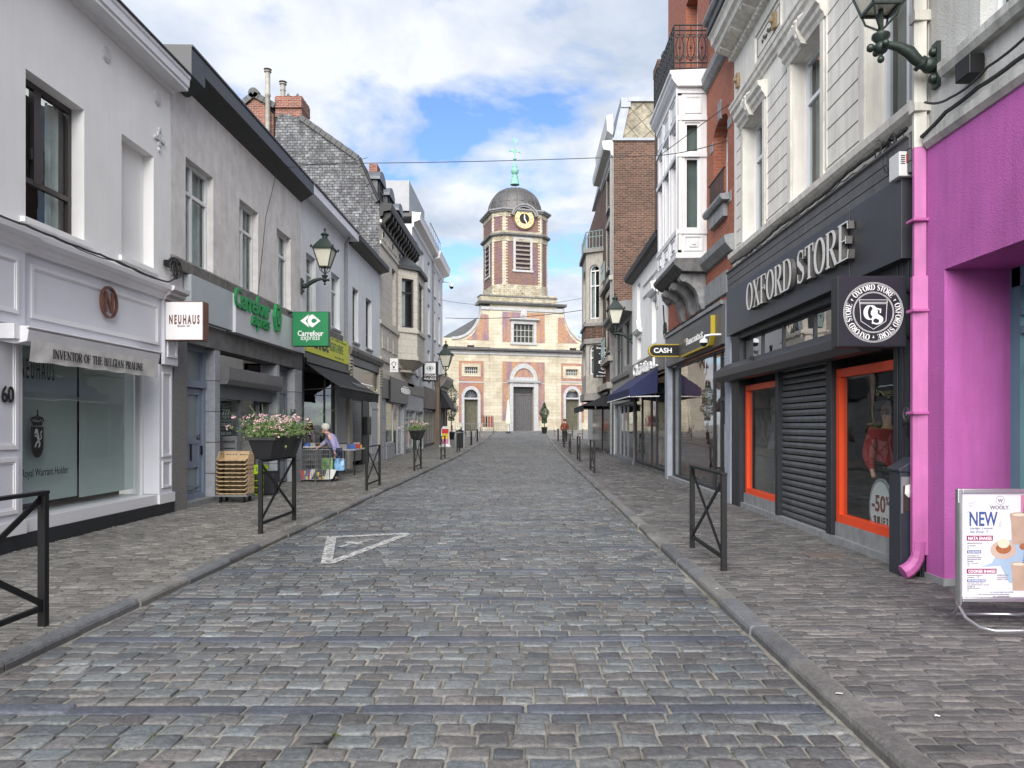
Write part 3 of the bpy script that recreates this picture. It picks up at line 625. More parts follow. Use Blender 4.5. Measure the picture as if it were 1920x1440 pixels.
for a, b, w_ in (((-.1, .35), (.2, -.6), .055), ((.0, .3), (-.65, .45), .028), ((-.05, .1), (-.6, .0), .028), ((.2, -.6), (-.3, -1.0), .035), ((-.3, -1.0), (-.5, -1.5), .026), ((.2, -.65), (.45, -1.1), .035), ((.45, -1.1), (.2, -1.55), .026), ((.3, -.55), (.75, -.3), .018), ((.75, -.3), (.6, .3), .018), ((.6, .3), (.85, .7), .022), ((-.1, .4), (-.25, .7), .05)): limb(lion, a, b, w_)
lion.disc(*Lc(-.25, .68), .028, -.2024, -.2006, 8)
lion.build('crest_lion', mat('pale_crest', (.5, .56, .55), .6, .03), fw)
st.build('window_lettering', LETTERK, fw)
gh = M(FL); text(gh, 'neuhaus', lu(80), lu(106), 1.95, 2.02, -.286, .002, 0, .3); text(gh, 'chocolatier', lu(158), lu(188), 1.95, 2.02, -.286, .002, 0, .3); gh.build('screen_lettering', mat('faint_lettering', (.62, .7, .7), .6, .02), fw)
n0 = M(FL); text(n0, '60', lu(-14), lu(9), 1.86, 2.06, .102, .012, .01); n0.build('house_number', LETTERK, b1)
# round copper emblem
COPPER = mat('copper_metal', (.19, .085, .06), .42, .15, 6, .05, 60, 0, .55)
eu, ez = L(186, 567); em = M(FL); em.ring(eu, ez, .19, .215, .125, .165, 40, 0, 360, 1.1)
em.box(eu-.105, eu-.072, ez-.15, ez+.15, .128, .16); em.box(eu+.072, eu+.105, ez-.15, ez+.15, .128, .16); em.prism([(eu-.105, ez+.15), (eu-.06, ez+.15), (eu+.105, ez-.15), (eu+.06, ez-.15)], .13, .158)
em.build('emblem', COPPER, b1)
# awning: white cassette and cream valance
aw = thing('shop_awning', 'short cream canvas awning with one line of black serif capitals over the chocolate shop window', 'awning', FL.p(10.8, 2.5, .2))
a0, a1 = 8.76, 11.9
cs = M(FL); cs.prof([(.0, 2.60), (.0, 2.78), (.42, 2.76), (.44, 2.70), (.42, 2.58), (.28, 2.55)], a0, a1); cs.prof([(.425, 2.735), (.46, 2.735), (.46, 2.755), (.425, 2.76)], a0-.02, a1+.02)
cs.box(a0-.1, a0, 2.6, 2.78, 0, .34); cs.build('cassette', WHITEM, aw, bevel=.006)
CANV = mat('cream_canvas', (.64, .63, .60), .9, .12, 5, .35, 12)
v = M(FL); n = 48; vs = []; fs = []
for i in range(n+1):
    for j in range(9): tq = j/8; u = a0+.06+(a1-a0-.1)*i/n; vs.append(FL.p(u, 2.61-.26*tq-.006*math.sin(i*.7)*tq, .43-.02*tq+.006*math.sin(i*.9+j*.5)*tq+.004*math.sin(i*2.3)*tq))
fs = [(i*9+j, i*9+j+1, i*9+j+10, i*9+j+9) for i in range(n) for j in range(8)]
v.add(vs, fs); vo = v.build('valance', CANV, aw, smooth=True, recalc=False)
tx = M(FL); serif(tx, 'INVENTOR OF THE BELGIAN PRALINE', 9.22, 11.38, 2.415, 2.53, .434, .004, 1.0); tx.build('valance_lettering', LETTERK, aw)
# projecting box sign
def box_sign(name, label, x0, x1, y0, y1, Y, th, face, side, group=None, cat='sign', armfr=None):
    fr = FF(Y); (u0, z1), (u1, z0) = fr.px(x0, y0), fr.px(x1, y1)
    t = thing(name, label, cat, fr.p((u0+u1)/2, z0, -th/2), group)
    M(fr).box(u0, u1, z0, z1, -th, -.004).build('case', side, t, bevel=.004); M(fr).box(u0+.012, u1-.012, z0+.012, z1-.012, -.003, .001).build('face', face, t)
    return t, fr, u0, u1, z0, z1
t, fr, u0, u1, z0, z1 = box_sign('hanging_shop_sign', 'square white box sign with copper edges and copper capitals beside the blue-grey door', 309, 381, 565, 638, 12.6, .22, mat('white_sign_face', (.78, .77, .78), .4, .02), COPPER)
m = M(fr); text(m, 'N E U H A U S', u0+.075, u1-.06, z0+.27, z0+.43, .002, .003, .04); m.build('sign_lettering', COPPER, t); m = M(fr); text(m, 'BELGIUM · 1857', u0+.22, u1-.22, z0+.225, z0+.255, .002, .003); m.build('sign_small_print', COPPER, t)
M(fr).tube([fr.p(u0+.05, z0+.35, -.12), Vector((-WL+.1, 12.72, z0+.35))], .025).build('bracket', BLACKM, t)
# ---- L2 grey cement house with supermarket
b2 = house('grey_cement_house', 'two-storey grey cement house with black boxed eaves above the small supermarket', (-WL, 17, PAVE))
V0, V1 = 13.18, 20.75
W2 = []
for xa, xb, yt, yb in ((348, 400, 295, 483), (449, 484, 368, 530), (519, 545, 420, 555)):
    ua, ub = lu(xa), lu(xb); W2.append((ua, ub, 4.68, 6.62))
z2b, z2t = lz(lu(348), 490), lz(lu(348), 293); W2 = [(a, b, z2b, z2t) for a, b, *_ in W2]
sb = 4.33
wall(FL, V0, V1, z2b-.02, 8.0, W2).box(V0, V1, 3.9, z2b-.02, -.3, -.02).box(V0, V1, 0, 8, -6, -5.8).build('wall', RENDER_G, b2)
for q in W2: window(b2, FL, *q, d=-.14, w=.075, mull=(.42,), trans=(.70,), curtain=1., cm=CURT)
CONC = mat('stained_concrete', (.20, .19, .175), .9, .25, 5, .5, 40, .4)
M(FL).prof([(-.02, z2b-.24), (.10, z2b-.24), (.12, z2b-.06), (.05, z2b), (-.02, z2b+.005)], V0, 25.0).build('string_course', CONC, b2)
BOXM = mat('anthracite_cladding', (.013, .014, .019), .4, .08, 3, .04)
e = M(FL); e.prof([(-.4, 7.74), (0, 7.76), (.33, 7.98), (.36, 7.98), (.36, 8.27), (.38, 8.27), (.38, 8.31), (-4.5, 8.36), (-4.5, 7.74)], V0+.55, 20.72); e.prof([(-.2, 7.62), (.06, 7.62), (.36, 7.78), (.36, 8.27), (.38, 8.27), (.38, 8.31), (-4.5, 8.36), (-4.5, 7.62)], V0, V0+.56); e.build('boxed_eaves', BOXM, b2)
# fascia signs of the supermarket
FGREY = mat('pale_grey_fascia', (.42, .46, .49), .45, .04, 2, .03); FGREY2 = mat('light_fascia_panel', (.55, .56, .60), .4, .03, 2, .03)
fz1 = z2b-.25; ua, ub, uc, ud = 13.66, lu(424), lu(548), 20.65
fz0 = lz(ub, 620, 0)
m = M(FL); m.box(ua, ub, fz0, fz1, 0, .14); m.box(uc, ud, fz0, fz1-.02, 0, .13); m.build('fascia', FGREY, b2, bevel=.003)
m = M(FL); m.box(ub, uc, fz0-.03, fz1-.01, 0, .20); m.build('sign_panel', FGREY2, b2, bevel=.004)
SGREEN = mat('green_sign_letters', (.01, .22, .06), .4, .05, 3, .02)
m = M(FL); text(m, 'Carrefour', lu(438, .2), lu(504, .2), 4.05, 4.48, .205, .045, .02); text(m, 'express', lu(470, .2), lu(503, .2), 3.70, 4.01, .205, .045, .012, .25)
def cf_logo(m, cu, cz, w_, h_, d0, d1):
    m.prism([(cu-w_*.06, cz+h_*.5), (cu-w_*.5, cz), (cu-w_*.06, cz-h_*.5), (cu-w_*.14, cz-h_*.18), (cu-w_*.24, cz), (cu-w_*.14, cz+h_*.18)], d0, d1)
    m.prism([(cu+w_*x, cz+h_*y) for x, y in ((.0, .44), (.1, .5), (.5, 0), (.34, -.2), (.24, -.13), (.12, -.16), (.06, -.08), (.04, 0), (.06, .08), (.12, .16), (.24, .13), (.25, .31), (.1, .5))][:0]+[(cu+w_*x, cz+h_*y) for x, y in ((-.02, .4), (.1, .5), (.28, .28), (.26, .1), (.2, .17), (.13, .17), (.07, .09), (.05, 0), (-.14, 0), (-.1, .25))], d0, d1)
    m.prism([(cu+w_*x, cz-h_*y) for x, y in ((-.02, .4), (.1, .5), (.5, 0), (.33, 0), (.26, .1), (.2, .17), (.13, .17), (.07, .09), (.05, 0), (-.14, 0), (-.1, .25))], d0, d1)
    m.prism([(cu+w_*x, cz+h_*y) for x, y in ((.28, .28), (.5, 0), (.33, 0), (.3, .1))], d0, d1)
lg = (lu(517, .2), fz0+.62); m.ring(*lg, .17, .25, .205, .275, 6, 0, 360, 1.5); cf_logo(m, lg[0], lg[1], .26, .36, .205, .28); m.build('sign_lettering', SGREEN, b2)
# ground floor: stone piers, blue door, shop entrance
gt = fz0-.02; pier = M(FL); pier.box(V0, 13.67, 0, gt, -.3, .06)
GRAN = mat('speckled_granite', (.19, .185, .18), .7, .35, 60, .3, 90); pier.build('granite_pier', GRAN, b2)
BSTONE = brickmat('blue_stone_blocks', (.33, .35, .39), (.40, .42, .45), (.14, .14, .14), 2.4, .62, .012, .7, .3, .4)
p2 = M(FL); uD0, uD1 = 13.67, 14.98
p2.box(uD1, 15.23, 0, gt-.42, -.45, .02); p2.box(18.69, 18.87, 0, gt-.42, -.4, .02); p2.box(20.1, V1, 0, gt-.42, -.4, .02); p2.build('stone_pier', BSTONE, b2, bevel=.006)
p3 = M(FL); p3.box(13.67, V1, gt-.42, gt, -.4, .03); p3.build('lintel_band', mat('dark_lintel', (.15, .15, .15), .8, .25, 5, .4, 40, .3), b2)
BLUED = mat('grey_blue_door_paint', (.22, .26, .34), .45, .06, 4, .05)
dz0 = .16; dd = M(FL); dd.box(13.67, uD1, 2.32, 2.45, -.27, -.14); frame_bars(dd, 13.67, uD1, dz0, gt-.42, .09, -.3, -.17)
bd = dd.build('street_door', BLUED, b2)
lf = M(FL); a, b = 13.80, uD1-.1
frame_bars(lf, a, b, dz0+.02, 2.3, .12, -.28, -.21, (), (.30, .52)); lf.box(a+.12, b-.12, .86, 1.26, -.27, -.23)
for k in range(3): lf.box(a+.1, b-.1, .2+.09*k, .225+.09*k, -.215, -.2)
lf.build('door_leaf', BLUED, bd); M(FL).box(a, b, .3, gt-.45, -.265, -.255).build('pane', mat('frosted_glass', (.24, .29, .30), .15, .05, 2, 0), bd)
m = M(FL); text(m, '62', b-.22, b-.06, 1.30, 1.40, -.209, .006); m.box(b-.05, b-.03, 1.0, 1.18, -.21, -.17); m.box(a+.3, a+.36, .9, 1.22, -.229, -.215); m.box(a+.62, a+.68, .9, 1.22, -.229, -.215); m.build('door_fittings', BLACKM, bd)
M(FL).box(13.67, uD1, -.02, dz0, -.4, .05).build('doorstep', STONE, b2)
# entrance of the supermarket
eu0, eu1 = 15.23, 18.69
m = M(FL); m.box(eu0-.0, eu1-.1, 2.52, 2.78, .0, .2); m.prof([(.0, 2.42), (.0, 2.52), (.2, 2.52), (.16, 2.42)], eu0-.0, eu1-.1); m.build('shutter_box', mat('grey_shutter_box', (.13, .13, .135), .45, .1, 3, .05), b2, bevel=.008)
fr_ = M(FL); frame_bars(fr_, eu0, eu1, .05, 2.45, .06, -.26, -.18, (.47, .80), ()); fr_.box(eu0, eu1, 2.15, 2.42, -.2, -.1); sf = fr_.build('shop_entrance', ZINC, b2)
gl = M(FL).box(eu0+.06, eu0+(eu1-eu0)*.47, .1, 2.2, -.23, -.22).build('pane', SHOPGLASS, sf)
INT = mat('shop_interior', (.12, .12, .12), .8, .4, 1.5, 0); LITI = mat('white_shelving', (.45, .45, .43), .7, .3, 6, 0)
m = M(FL); m.box(eu0-.2, eu1+.4, 0, 2.6, -3.4, -3.3); m.box(eu0-.3, eu0-.2, 0, 2.6, -3.4, -.45); m.box(eu1+.4, eu1+.5, 0, 2.6, -3.4, -.45); m.box(eu0-.3, eu1+.5, 2.55, 2.62, -3.4, -.45); m.box(eu0-.3, eu1+.5, .05, .1, -3.4, -.42); m.build('interior', INT, sf)
m = M(FL); rnd = random.Random(4)
for k in range(5): m.box(eu1-.7, eu1+.3, .3+.42*k, .33+.42*k, -2.9, -2.2)
m.box(eu1-.32, eu1-.2, .1, 2.3, -1.9, -.5); m.box(eu0+.3, eu0+.9, .1, 1.0, -1.4, -.9); m.build('shelving', LITI, sf)
DKG = mat('dark_green_notice', (.015, .05, .045), .5, .05); m = M(FL); na, nb_ = lu(427, -.215), lu(447, -.215)
m.box(na, nb_, 1.28, 2.08, -.376, -.372); m.build('opening_hours_notice', DKG, sf)
m = M(FL); text(m, 'Ouvert', na+.08, nb_-.08, 1.96, 2.02, -.371, .002); text(m, '7/7', na+.07, nb_-.07, 1.8, 1.94, -.371, .002, .02); text(m, '7J/7', na+.1, nb_-.1, 1.73, 1.78, -.371, .002)
text(m, '7.30-20.00', na+.03, nb_-.03, 1.56, 1.63, -.371, .002, .01); text(m, '8.00-20.00', na+.03, nb_-.03, 1.37, 1.44, -.371, .002, .01)
for z in (1.68, 1.5, 1.33): m.box(na+.04, nb_-.04, z, z+.006, -.371, -.369)
m.build('notice_lettering', LETTERW, sf)
m = M(FL); m.box(na, nb_, .98, 1.26, -.376, -.372); m.build('red_notice', mat('red_notice', (.45, .04, .035), .5, .05), sf)
m = M(FL)
for k in range(6): m.box(na+.03, nb_-.08-.04*(k % 2), 1.2-.035*k, 1.208-.035*k, -.371, -.369)
m.build('red_notice_print', LETTERW, sf)
m = M(FL); m.box(eu0+.1, eu0+.5, .95, 1.35, -.6, -.59); m.box(eu0+.05, eu0+.4, 1.6, 1.95, -.6, -.59); m.build('posters', mat('teal_posters', (.05, .22, .26), .5, .3, 5, 0), sf)
sw = M(FL); frame_bars(sw, 18.87, 20.1, .1, gt-.42, .08, -.26, -.18, (), (.2, .78)); swo = sw.build('side_door', ZINC, b2); M(FL).box(18.87, 20.1, .1, gt-.42, -.23, -.22).build('pane', mat('dull_door_glass', (.14, .16, .17), .1, .1, 2, 0), swo)
m = M(FL); m.box(lu(543), lu(550), 1.35, 2.0, .02, .06); m.build('wall_plaque', mat('teal_plaque', (.02, .07, .10), .4, .1), b2)
t, fr, u0, u1, z0, z1 = box_sign('hanging_shop_sign', 'square green box sign with white arrow emblem and white lettering under the wall lantern', 548, 616, 584, 649, 19.2, .2, mat('green_sign_face', (.005, .19, .065), .4, .03), mat('green_sign_case', (.004, .08, .03), .4, .03))
m = M(fr); cf_logo(m, (u0+u1)/2+.0, z0+.65, .52, .34, .002, .008); text(m, 'Carrefour', u0+.14, u1-.13, z0+.26, z0+.40, .002, .006, .02); text(m, 'express', u0+.22, u1-.22, z0+.11, z0+.25, .002, .006, .0, .25); m.build('sign_lettering', LETTERW, t)
M(fr).tube([fr.p(u0+.1, z1-.02, -.1), Vector((-WL+.0, 19.3, z1-.02))], .025).build('bracket', BLACKM, t)
# ---- L3 pale blue house
b3 = house('pale_blue_house', 'pale blue-white rendered house with white boxed eaves above the yellow-signed shop', (-WL, 23.3, PAVE))
T0, T1 = 20.77, lu(650)
W3 = [(lu(a), lu(b), 4.75, 6.5) for a, b in ((574, 592), (621, 637))]
wall(FL, T0, T1, 4.35, 8.05, W3).box(T0, T1, 0, 8, -6, -5.8).build('wall', RENDER_B, b3)
for q in W3: window(b3, FL, *q, d=-.14, w=.07, mull=(.42,), trans=(.70,), curtain=1., sill=.05)
e = M(FL); e.prof([(-.4, 8.02), (.36, 8.02), (.36, 8.27), (-.4, 8.30)], T0, T1+.3); e.build('boxed_eaves', WHITEM, b3)
M(FL).prof([(.355, 8.28), (.39, 8.28), (.39, 8.33), (-3, 9.2), (-3, 9.1)], T0, T1+.3).build('roof', TILED, b3)
dp = M(FL); dp.tube([FL.p(T1-.35, 4.4, .07), FL.p(T1-.35, 7.8, .07), FL.p(T1-.35, 8.0, .2)], .05); dp.tube([FL.p(T1-.35, 7.2, .07), FL.p(T1-.35, 7.25, .07)], .06); dp.build('downpipe', PIPEG, b3, smooth=True)
yz = (3.42, 4.3)
YEL = mat('lime_yellow_board', (.60, .62, .03), .5, .04); ys = M(FL).box(T0+.1, T1-.1, 3.66, 4.42, 0, .1).build('sign_board', YEL, b3, bevel=.003)
m = M(FL); text(m, 'ACHAT & VENTE', lu(618, .1), lu(650, .1)-.5, 3.92, 4.20, .102, .004, .01); text(m, 'BD - LIVRES - DISQUES', lu(622, .1), T1-.5, 4.27, 4.34, .102, .004); text(m, 'facebook', lu(628, .1), T1-.8, 3.74, 3.81, .102, .004)
m.build('sign_lettering', mat('dark_green_letters', (.01, .09, .05), .5, .03), b3); m = M(FL); text(m, 'BANDE', T0+.9, lu(616, .1), 3.82, 4.24, .102, .004, .04); m.build('sign_bold_lettering', LETTERK, b3)
M(FL).box(T0, T1, 3.2, 3.655, -.2, .06).box(T0, T1, 3.655, 4.345, -.2, -.01).build('fascia', CHARC, b3)
fb = M(FL); frame_bars(fb, T0+.15, 24.55, .35, 3.2, .07, -.12, -.05, (.68,), ()); fb.box(T0, T0+.15, 0, 3.25, -.3, .03); fb.box(25.85, T1, 0, 3.2, -.3, -.02); fb.box(T0+.15, 24.55, 0, .35, -.2, .0)
sw = fb.build('shop_window', CHARC, b3); M(FL).box(T0+.2, 24.5, .4, 3.15, -.09, -.08).build('pane', SHOPGLASS, sw)
M(FL).box(T1-.05, T1, 0, 3.3, -1.6, -.3).box(T0, T1, .0, 3.3, -1.6, -1.5).box(T0, T0+.05, 0, 3.3, -1.6, -.3).box(T0, T1, 3.25, 3.3, -1.6, -.3).box(T0, T1, .28, .33, -1.6, -.13).build('interior', DARKROOM, sw)
PLM = mat('pale_grey_pillar', (.40, .41, .43), .7, .08); M(FL).box(24.55, 25.85, .0, 3.2, -.2, .02).build('pillar', PLM, b3)
m = M(FL); rnd = random.Random(9)
for k in range(60):
    a = T0+.4+rnd.random()*2.6; z = .45+rnd.random()*.6; m.box(a, a+rnd.uniform(.08, .25), z, z+rnd.uniform(.1, .3), -.5, -.46)
m.build('window_books', mat('book_covers', (.4, .35, .3), .6, .8, 9, 0), sw)
m = M(FL); q = FL.p(lu(600, -.3), 1.85, -.3); m.ball(q, .5, 16, 8, .2, 1.1, .42); m.build('yellow_poster', mat('mustard_poster', (.30, .28, .03), .6, .1), sw)
m = M(FL); uc_ = lu(600, -.3); text(m, 'VINYLS', uc_-.4, uc_+.4, 1.88, 2.02, -.19, .003, .02); text(m, '& POLAR', uc_-.35, uc_+.4, 1.7, 1.84, -.19, .003, .02); m.build('poster_lettering', LETTERK, sw)
m = M(FL); m.tube([FL.p(23.7, 1.95, -.35), FL.p(23.9, 1.85, -.25)], .06, 12); m.build('spot_lamp', mat('brass_lamp', (.5, .42, .28), .3, .1, 5, 0, 60, 0, .6), sw)
def awn(name, label, fr, u0, u1, zt, zb, dmax, mt, val=.22, valm=None, ends=True, arms=True, n=18):
    t = thing(name, label, 'awning', fr.p((u0+u1)/2, zb, .1)); c = M(fr); vs = []
    for i in range(n+1):
        u = u0+(u1-u0)*i/n
        for j in range(7):
            q = j/6; vs.append(fr.p(u, zt+(zb-zt)*q-.05*math.sin(math.pi*q)*(.7+.3*math.sin(i*.8)), .05+(dmax-.05)*q))
        for j in (1, 2, 3): vs.append(fr.p(u, zb-val*j/3+.012*math.sin(i*1.3), dmax-.012*j*math.sin(i*.7)*.6-.01*j))
    k = 10; c.add(vs, [(i*k+j, i*k+j+1, i*k+j+k+1, i*k+j+k) for i in range(n) for j in range(k-1)])
    if ends:
        for u in (u0, u1): c.add([fr.p(u, zt, .05), fr.p(u, zb-.02, dmax), fr.p(u, zb-.05, .05)], [(0, 1, 2)])
    c.build('canvas', mt, t, smooth=True, recalc=False)
    b = M(fr); b.tube([fr.p(u0-.02, zb, dmax), fr.p(u1+.02, zb, dmax)], .022); b.box(u0, u1, zt, zt+.12, 0, .12)
    if arms:
        for u in (u0+.1, u1-.1): b.tube([fr.p(u, zb-.08, .02), fr.p(u, zb-.03, dmax-.03)], .014)
    b.build('awning_frame', CHARC if mt is not None else mt, t); return t
BCANV = mat('black_canvas', (.010, .011, .014), .75, .2, 6, .25, 14)
zt_, zb_ = 3.36, 2.66
aw3 = awn('shop_awning', 'black canvas awning stretched out under the lime yellow shop sign', FL, T0+.1, T1+.35, zt_, zb_, 1.05, BCANV, .3, ends=False)
m = M(FL); fs_ = Fr((0, 0), 90, 1); 
class Slope:                                        # tilted frame lying on the awning
    def __init__(s, fr, zt, zb, dm): s.fr, s.zt, s.zb, s.dm = fr, zt, zb, dm
    def p(s, u, z, d=0): return s.fr.p(u, s.zb+(s.zt-s.zb)*z+d, s.dm+(.05-s.dm)*z)
m = M(Slope(FL, zt_, zb_, 1.05)); text(m, 'BULLE', T1-1.9, T1-.5, .22, .42, .0, .012, .02); m.build('awning_lettering', mat('faded_lettering', (.12, .12, .13), .7, .1), aw3)
# ---- L4 small house with black gutter
b4 = house('small_pale_house', 'small pale rendered house with black gutter between the pale blue house and the stone house', (-WL, 28.5, PAVE))
S0, S1 = T1+.02, 31.68
W4 = [(lu(a), lu(b), 4.62, 6.55) for a, b in ((661, 672), (686, 697))]
wall(FL, S0, S1, 4.3, 8.05, W4).box(S0, S1, 0, 8, -6, -5.8).build('wall', RENDER_B, b4)
DKW = mat('dark_window_frame', (.04, .042, .05), .4, .1)
for q in W4: window(b4, FL, *q, d=-.18, fm=DKW, w=.06, mull=(), trans=(.3,), curtain=.4, sill=.06)
e = M(FL); e.prof([(-.3, 7.9), (.0, 7.95), (.10, 8.0), (.34, 8.06), (.41, 8.10), (.42, 8.27), (.38, 8.27), (.37, 8.14), (-.3, 8.14)], S0+.3, S1+.05); e.build('gutter', BLACKM, b4)
M(FL).prof([(.33, 8.18), (.36, 8.24), (-3.2, 9.3), (-3.2, 9.2)], S0, S1).build('roof', TILED, b4)
m = M(FL); m.prof([(-.1, 4.05), (.14, 4.05), (.2, 4.2), (.2, 4.32), (-.1, 4.36)], S0, S1); m.build('string_course', CONC, b4)
m = M(FL); m.box(S0, S0+.45, 0, 4.05, -.2, .1); m.box(S1-.4, S1, 0, 4.05, -.2, .1); 
for k in range(7): m.box(S0+.02, S0+.4, 3.2+.11*k, 3.25+.11*k, .1, .16); m.box(S1-.35, S1-.02, 3.2+.11*k, 3.25+.11*k, .1, .16)
m.build('stone_pilaster', LSTONE, b4)
m = M(FL); m.box(S0+.45, S1-.4, 3.75, 4.05, -.1, .06); m.build('fascia', CHARC, b4)
m = M(FL); m.box(S0+.45, S1-.4, 3.2, 3.75, -.1, -.04); m.box(S0+.45, S1-.4, 2.55, 3.15, -.12, -.02); m.build('glazed_fascia', mat('dark_glossy_panel', (.03, .032, .034), .12, .2, 1, 0), b4)
m = M(FL); text(m, 'Point de Regard', S0+.8, S1-.6, 2.62, 3.08, .0, .03, .01, .3); m.build('sign_lettering', mat('pale_yellow_letters', (.62, .62, .38), .5, .05), b4)
GRI = mat('shutter_grille_steel', (.28, .29, .30), .4, .1, 8, .1, 60, 0, .5); gu, gv = 26.9, 28.55
m = M(FL)
for i in range(26): m.tube([FL.p(gu+(gv-gu)*i/25, .25, -.08), FL.p(gu+(gv-gu)*i/25, 2.5, -.08)], .012, 5)
for j in range(26): m.tube([FL.p(gu, .28+j*.09, -.08), FL.p(gv, .28+j*.09, -.08)], .011, 5)
m.build('shutter_grille', GRI, b4); M(FL).box(S1-.42, S1-.4, 0, 2.6, -.7, -.2).box(gu, S1-.4, .0, 2.6, -.7, -.6).build('interior', DARKROOM, b4)
m = M(FL); m.box(gv, gv+1.2, 0, 2.55, -.2, -.02); m.box(gv+.2, gv+.9, 1.2, 1.9, -.02, .12); m.build('dark_panel', BLACKM, b4); m = M(FL); m.box(gv+1.22, S1-.02, 0, 2.55, -.2, .0); panel(m, m, FL, gv+1.4, S1-.3, .4, 2.3, .0, .06); m.build('pale_panel', PLM, b4)
# ---- L5 stone house with slate gable, mansard and oriel
b5 = house('stone_oriel_house', 'three-storey pale stone house with slate-hung gable, black bracketed cornice and oriel window', (-WL, 36, PAVE))
G5 = FF(31.7); gx = lambda x, y: G5.px(x, y)
SLH = brickmat('weathered_hung_slates', (.10, .105, .115), (.25, .26, .275), (.02, .02, .022),   .21, .115, .010, .65, .9, 1., .5, ((.45, .45, .48), 4.5, (1, 1, .6)), .06)
outline = [gx(565, 222), gx(600, 243), gx(636, 268), gx(671, 296), gx(690, 335), gx(711, 382)]
gpts = [(-6.305, 7.0), (-6.305, outline[-1][1])]+[p for p in reversed(outline[:-1])]+[gx(540, 215), gx(522, 212), (gx(516, 300)[0], gx(516, 240)[1]), (gx(512, 300)[0], 7.0)]
M(G5).prism(gpts, -.25, 0).build('slate_gable', SLH, b5)
OLDB = brickmat('old_red_brick', (.15, .035, .02), (.30, .085, .05), (.25, .21, .18), .22, .075, .014, .9, .5, .6)
M(G5).prism([(gx(512, 0)[0]+.01, 7), (gx(512, 0)[0]+.01, gx(0, 215)[1]), (gx(498, 0)[0], gx(0, 196)[1]), (gx(476, 0)[0], gx(0, 184)[1]), (gx(455, 0)[0], gx(0, 205)[1]), (-14.6, 13.0), (-15.5, 7)], -.25, -.012).build('brick_gable', OLDB, b5)
# mansard roof behind
mp = [(-6.3, 10.9), (outline[3][0]+.04, outline[3][1]+.08), gx(476, 172), (-15.6, 12.6), (-15.6, 7)]
M(G5).prism(mp, -8.6, -.26).build('roof', SLATE, b5)
# verge tiles
vt = M(G5); vp = [gx(563, 221), gx(671, 297), gx(709, 380)]
def verge(m, fr, a, b, n, w=.22, h=.12, d0=-.3, d1=.10):
    for i in range(n):
        p, q = (a[0]+(b[0]-a[0])*i/n, a[1]+(b[1]-a[1])*i/n), (a[0]+(b[0]-a[0])*(i+.93)/n, a[1]+(b[1]-a[1])*(i+.93)/n); dx, dz = b[0]-a[0], b[1]-a[1]; l = math.hypot(dx, dz); nx, nz = -dz/l, dx/l
        if nz < 0: nx, nz = -nx, -nz
        j = .012*(i % 2); m.prism([(p[0]-nx*.1, p[1]-nz*.1), (q[0]-nx*.1, q[1]-nz*.1), (q[0]+nx*(h+j), q[1]+nz*(h+j)), (p[0]+nx*(h+j), p[1]+nz*(h+j))], d0, d1)
verge(vt, G5, vp[0], vp[1], 11); verge(vt, G5, vp[1], vp[2], 5, h=.1); verge(vt, G5, gx(476, 178), gx(516, 200), 4); verge(vt, G5, gx(452, 198), gx(476, 178), 3)
q = gx(476, 176); vt.disc(q[0], q[1]+.02, .22, -.3, .1, 10); vt.build('verge_tiles', TILED, b5)
ch = M(G5); a, b = gx(516, 178), gx(566, 222); ch.box(a[0], b[0]-.02, gx(0, 218)[1], a[1]-.55, -1.1, -.03); ch.box(a[0]+.0, b[0], a[1]-.55, a[1]-.1, -1.2, .06)
for k in range(3): ch.box(a[0]+.02, b[0]-.02, a[1]-.1+.0, a[1]-.02, -1.15+.4*k, -.85+.4*k)
cho = ch.build('chimney', OLDB, b5)
m = M(G5)
for x in (a[0]+.45, a[0]+.85): m.prism([(x-.14, a[1]-.02), (x+.14, a[1]-.02), (x, a[1]+.22)], -.6, -.3)
m.build('chimney_cowl', TILED, cho)
fl = M(); PFL = mat('weathered_flue', (.26, .25, .22), .7, .25, 6, .3)
for x, yb, yt, r in ((504.5, 250, 131, .10), (527, 190, 146, .10)):
    bx, bz = gx(x, yb); tz = gx(x, yt)[1]; dy = 31.7-.1+(.35 if x > 510 else -.06)
    fl.lathe((bx, dy, bz), [(r, 0), (r, (tz-bz)*.55), (r+.02, (tz-bz)*.56), (r+.02, (tz-bz)*.59), (r, (tz-bz)*.6), (r, tz-bz-.18), (r+.05, tz-bz-.17), (r+.05, tz-bz-.13), (.03, tz-bz-.11), (.03, tz-bz-.07), (r+.07, tz-bz-.06), (.02, tz-bz)], 14)
fl.build('flue_pipe', PFL, b5, smooth=True)
m = M(G5); a_, b_2 = gx(676, 281), gx(692, 300); m.box(a_[0], b_2[0], b_2[1]-1.2, a_[1], -2.4, -1.7); m.build('chimney', OLDB, b5)
m = M(); m.tube([G5.p(*gx(676, 298), .12), G5.p(*gx(690, 330), .12), G5.p(*gx(712, 378), .12)], .06); m.build('downpipe', BLACKM, b5, smooth=True)
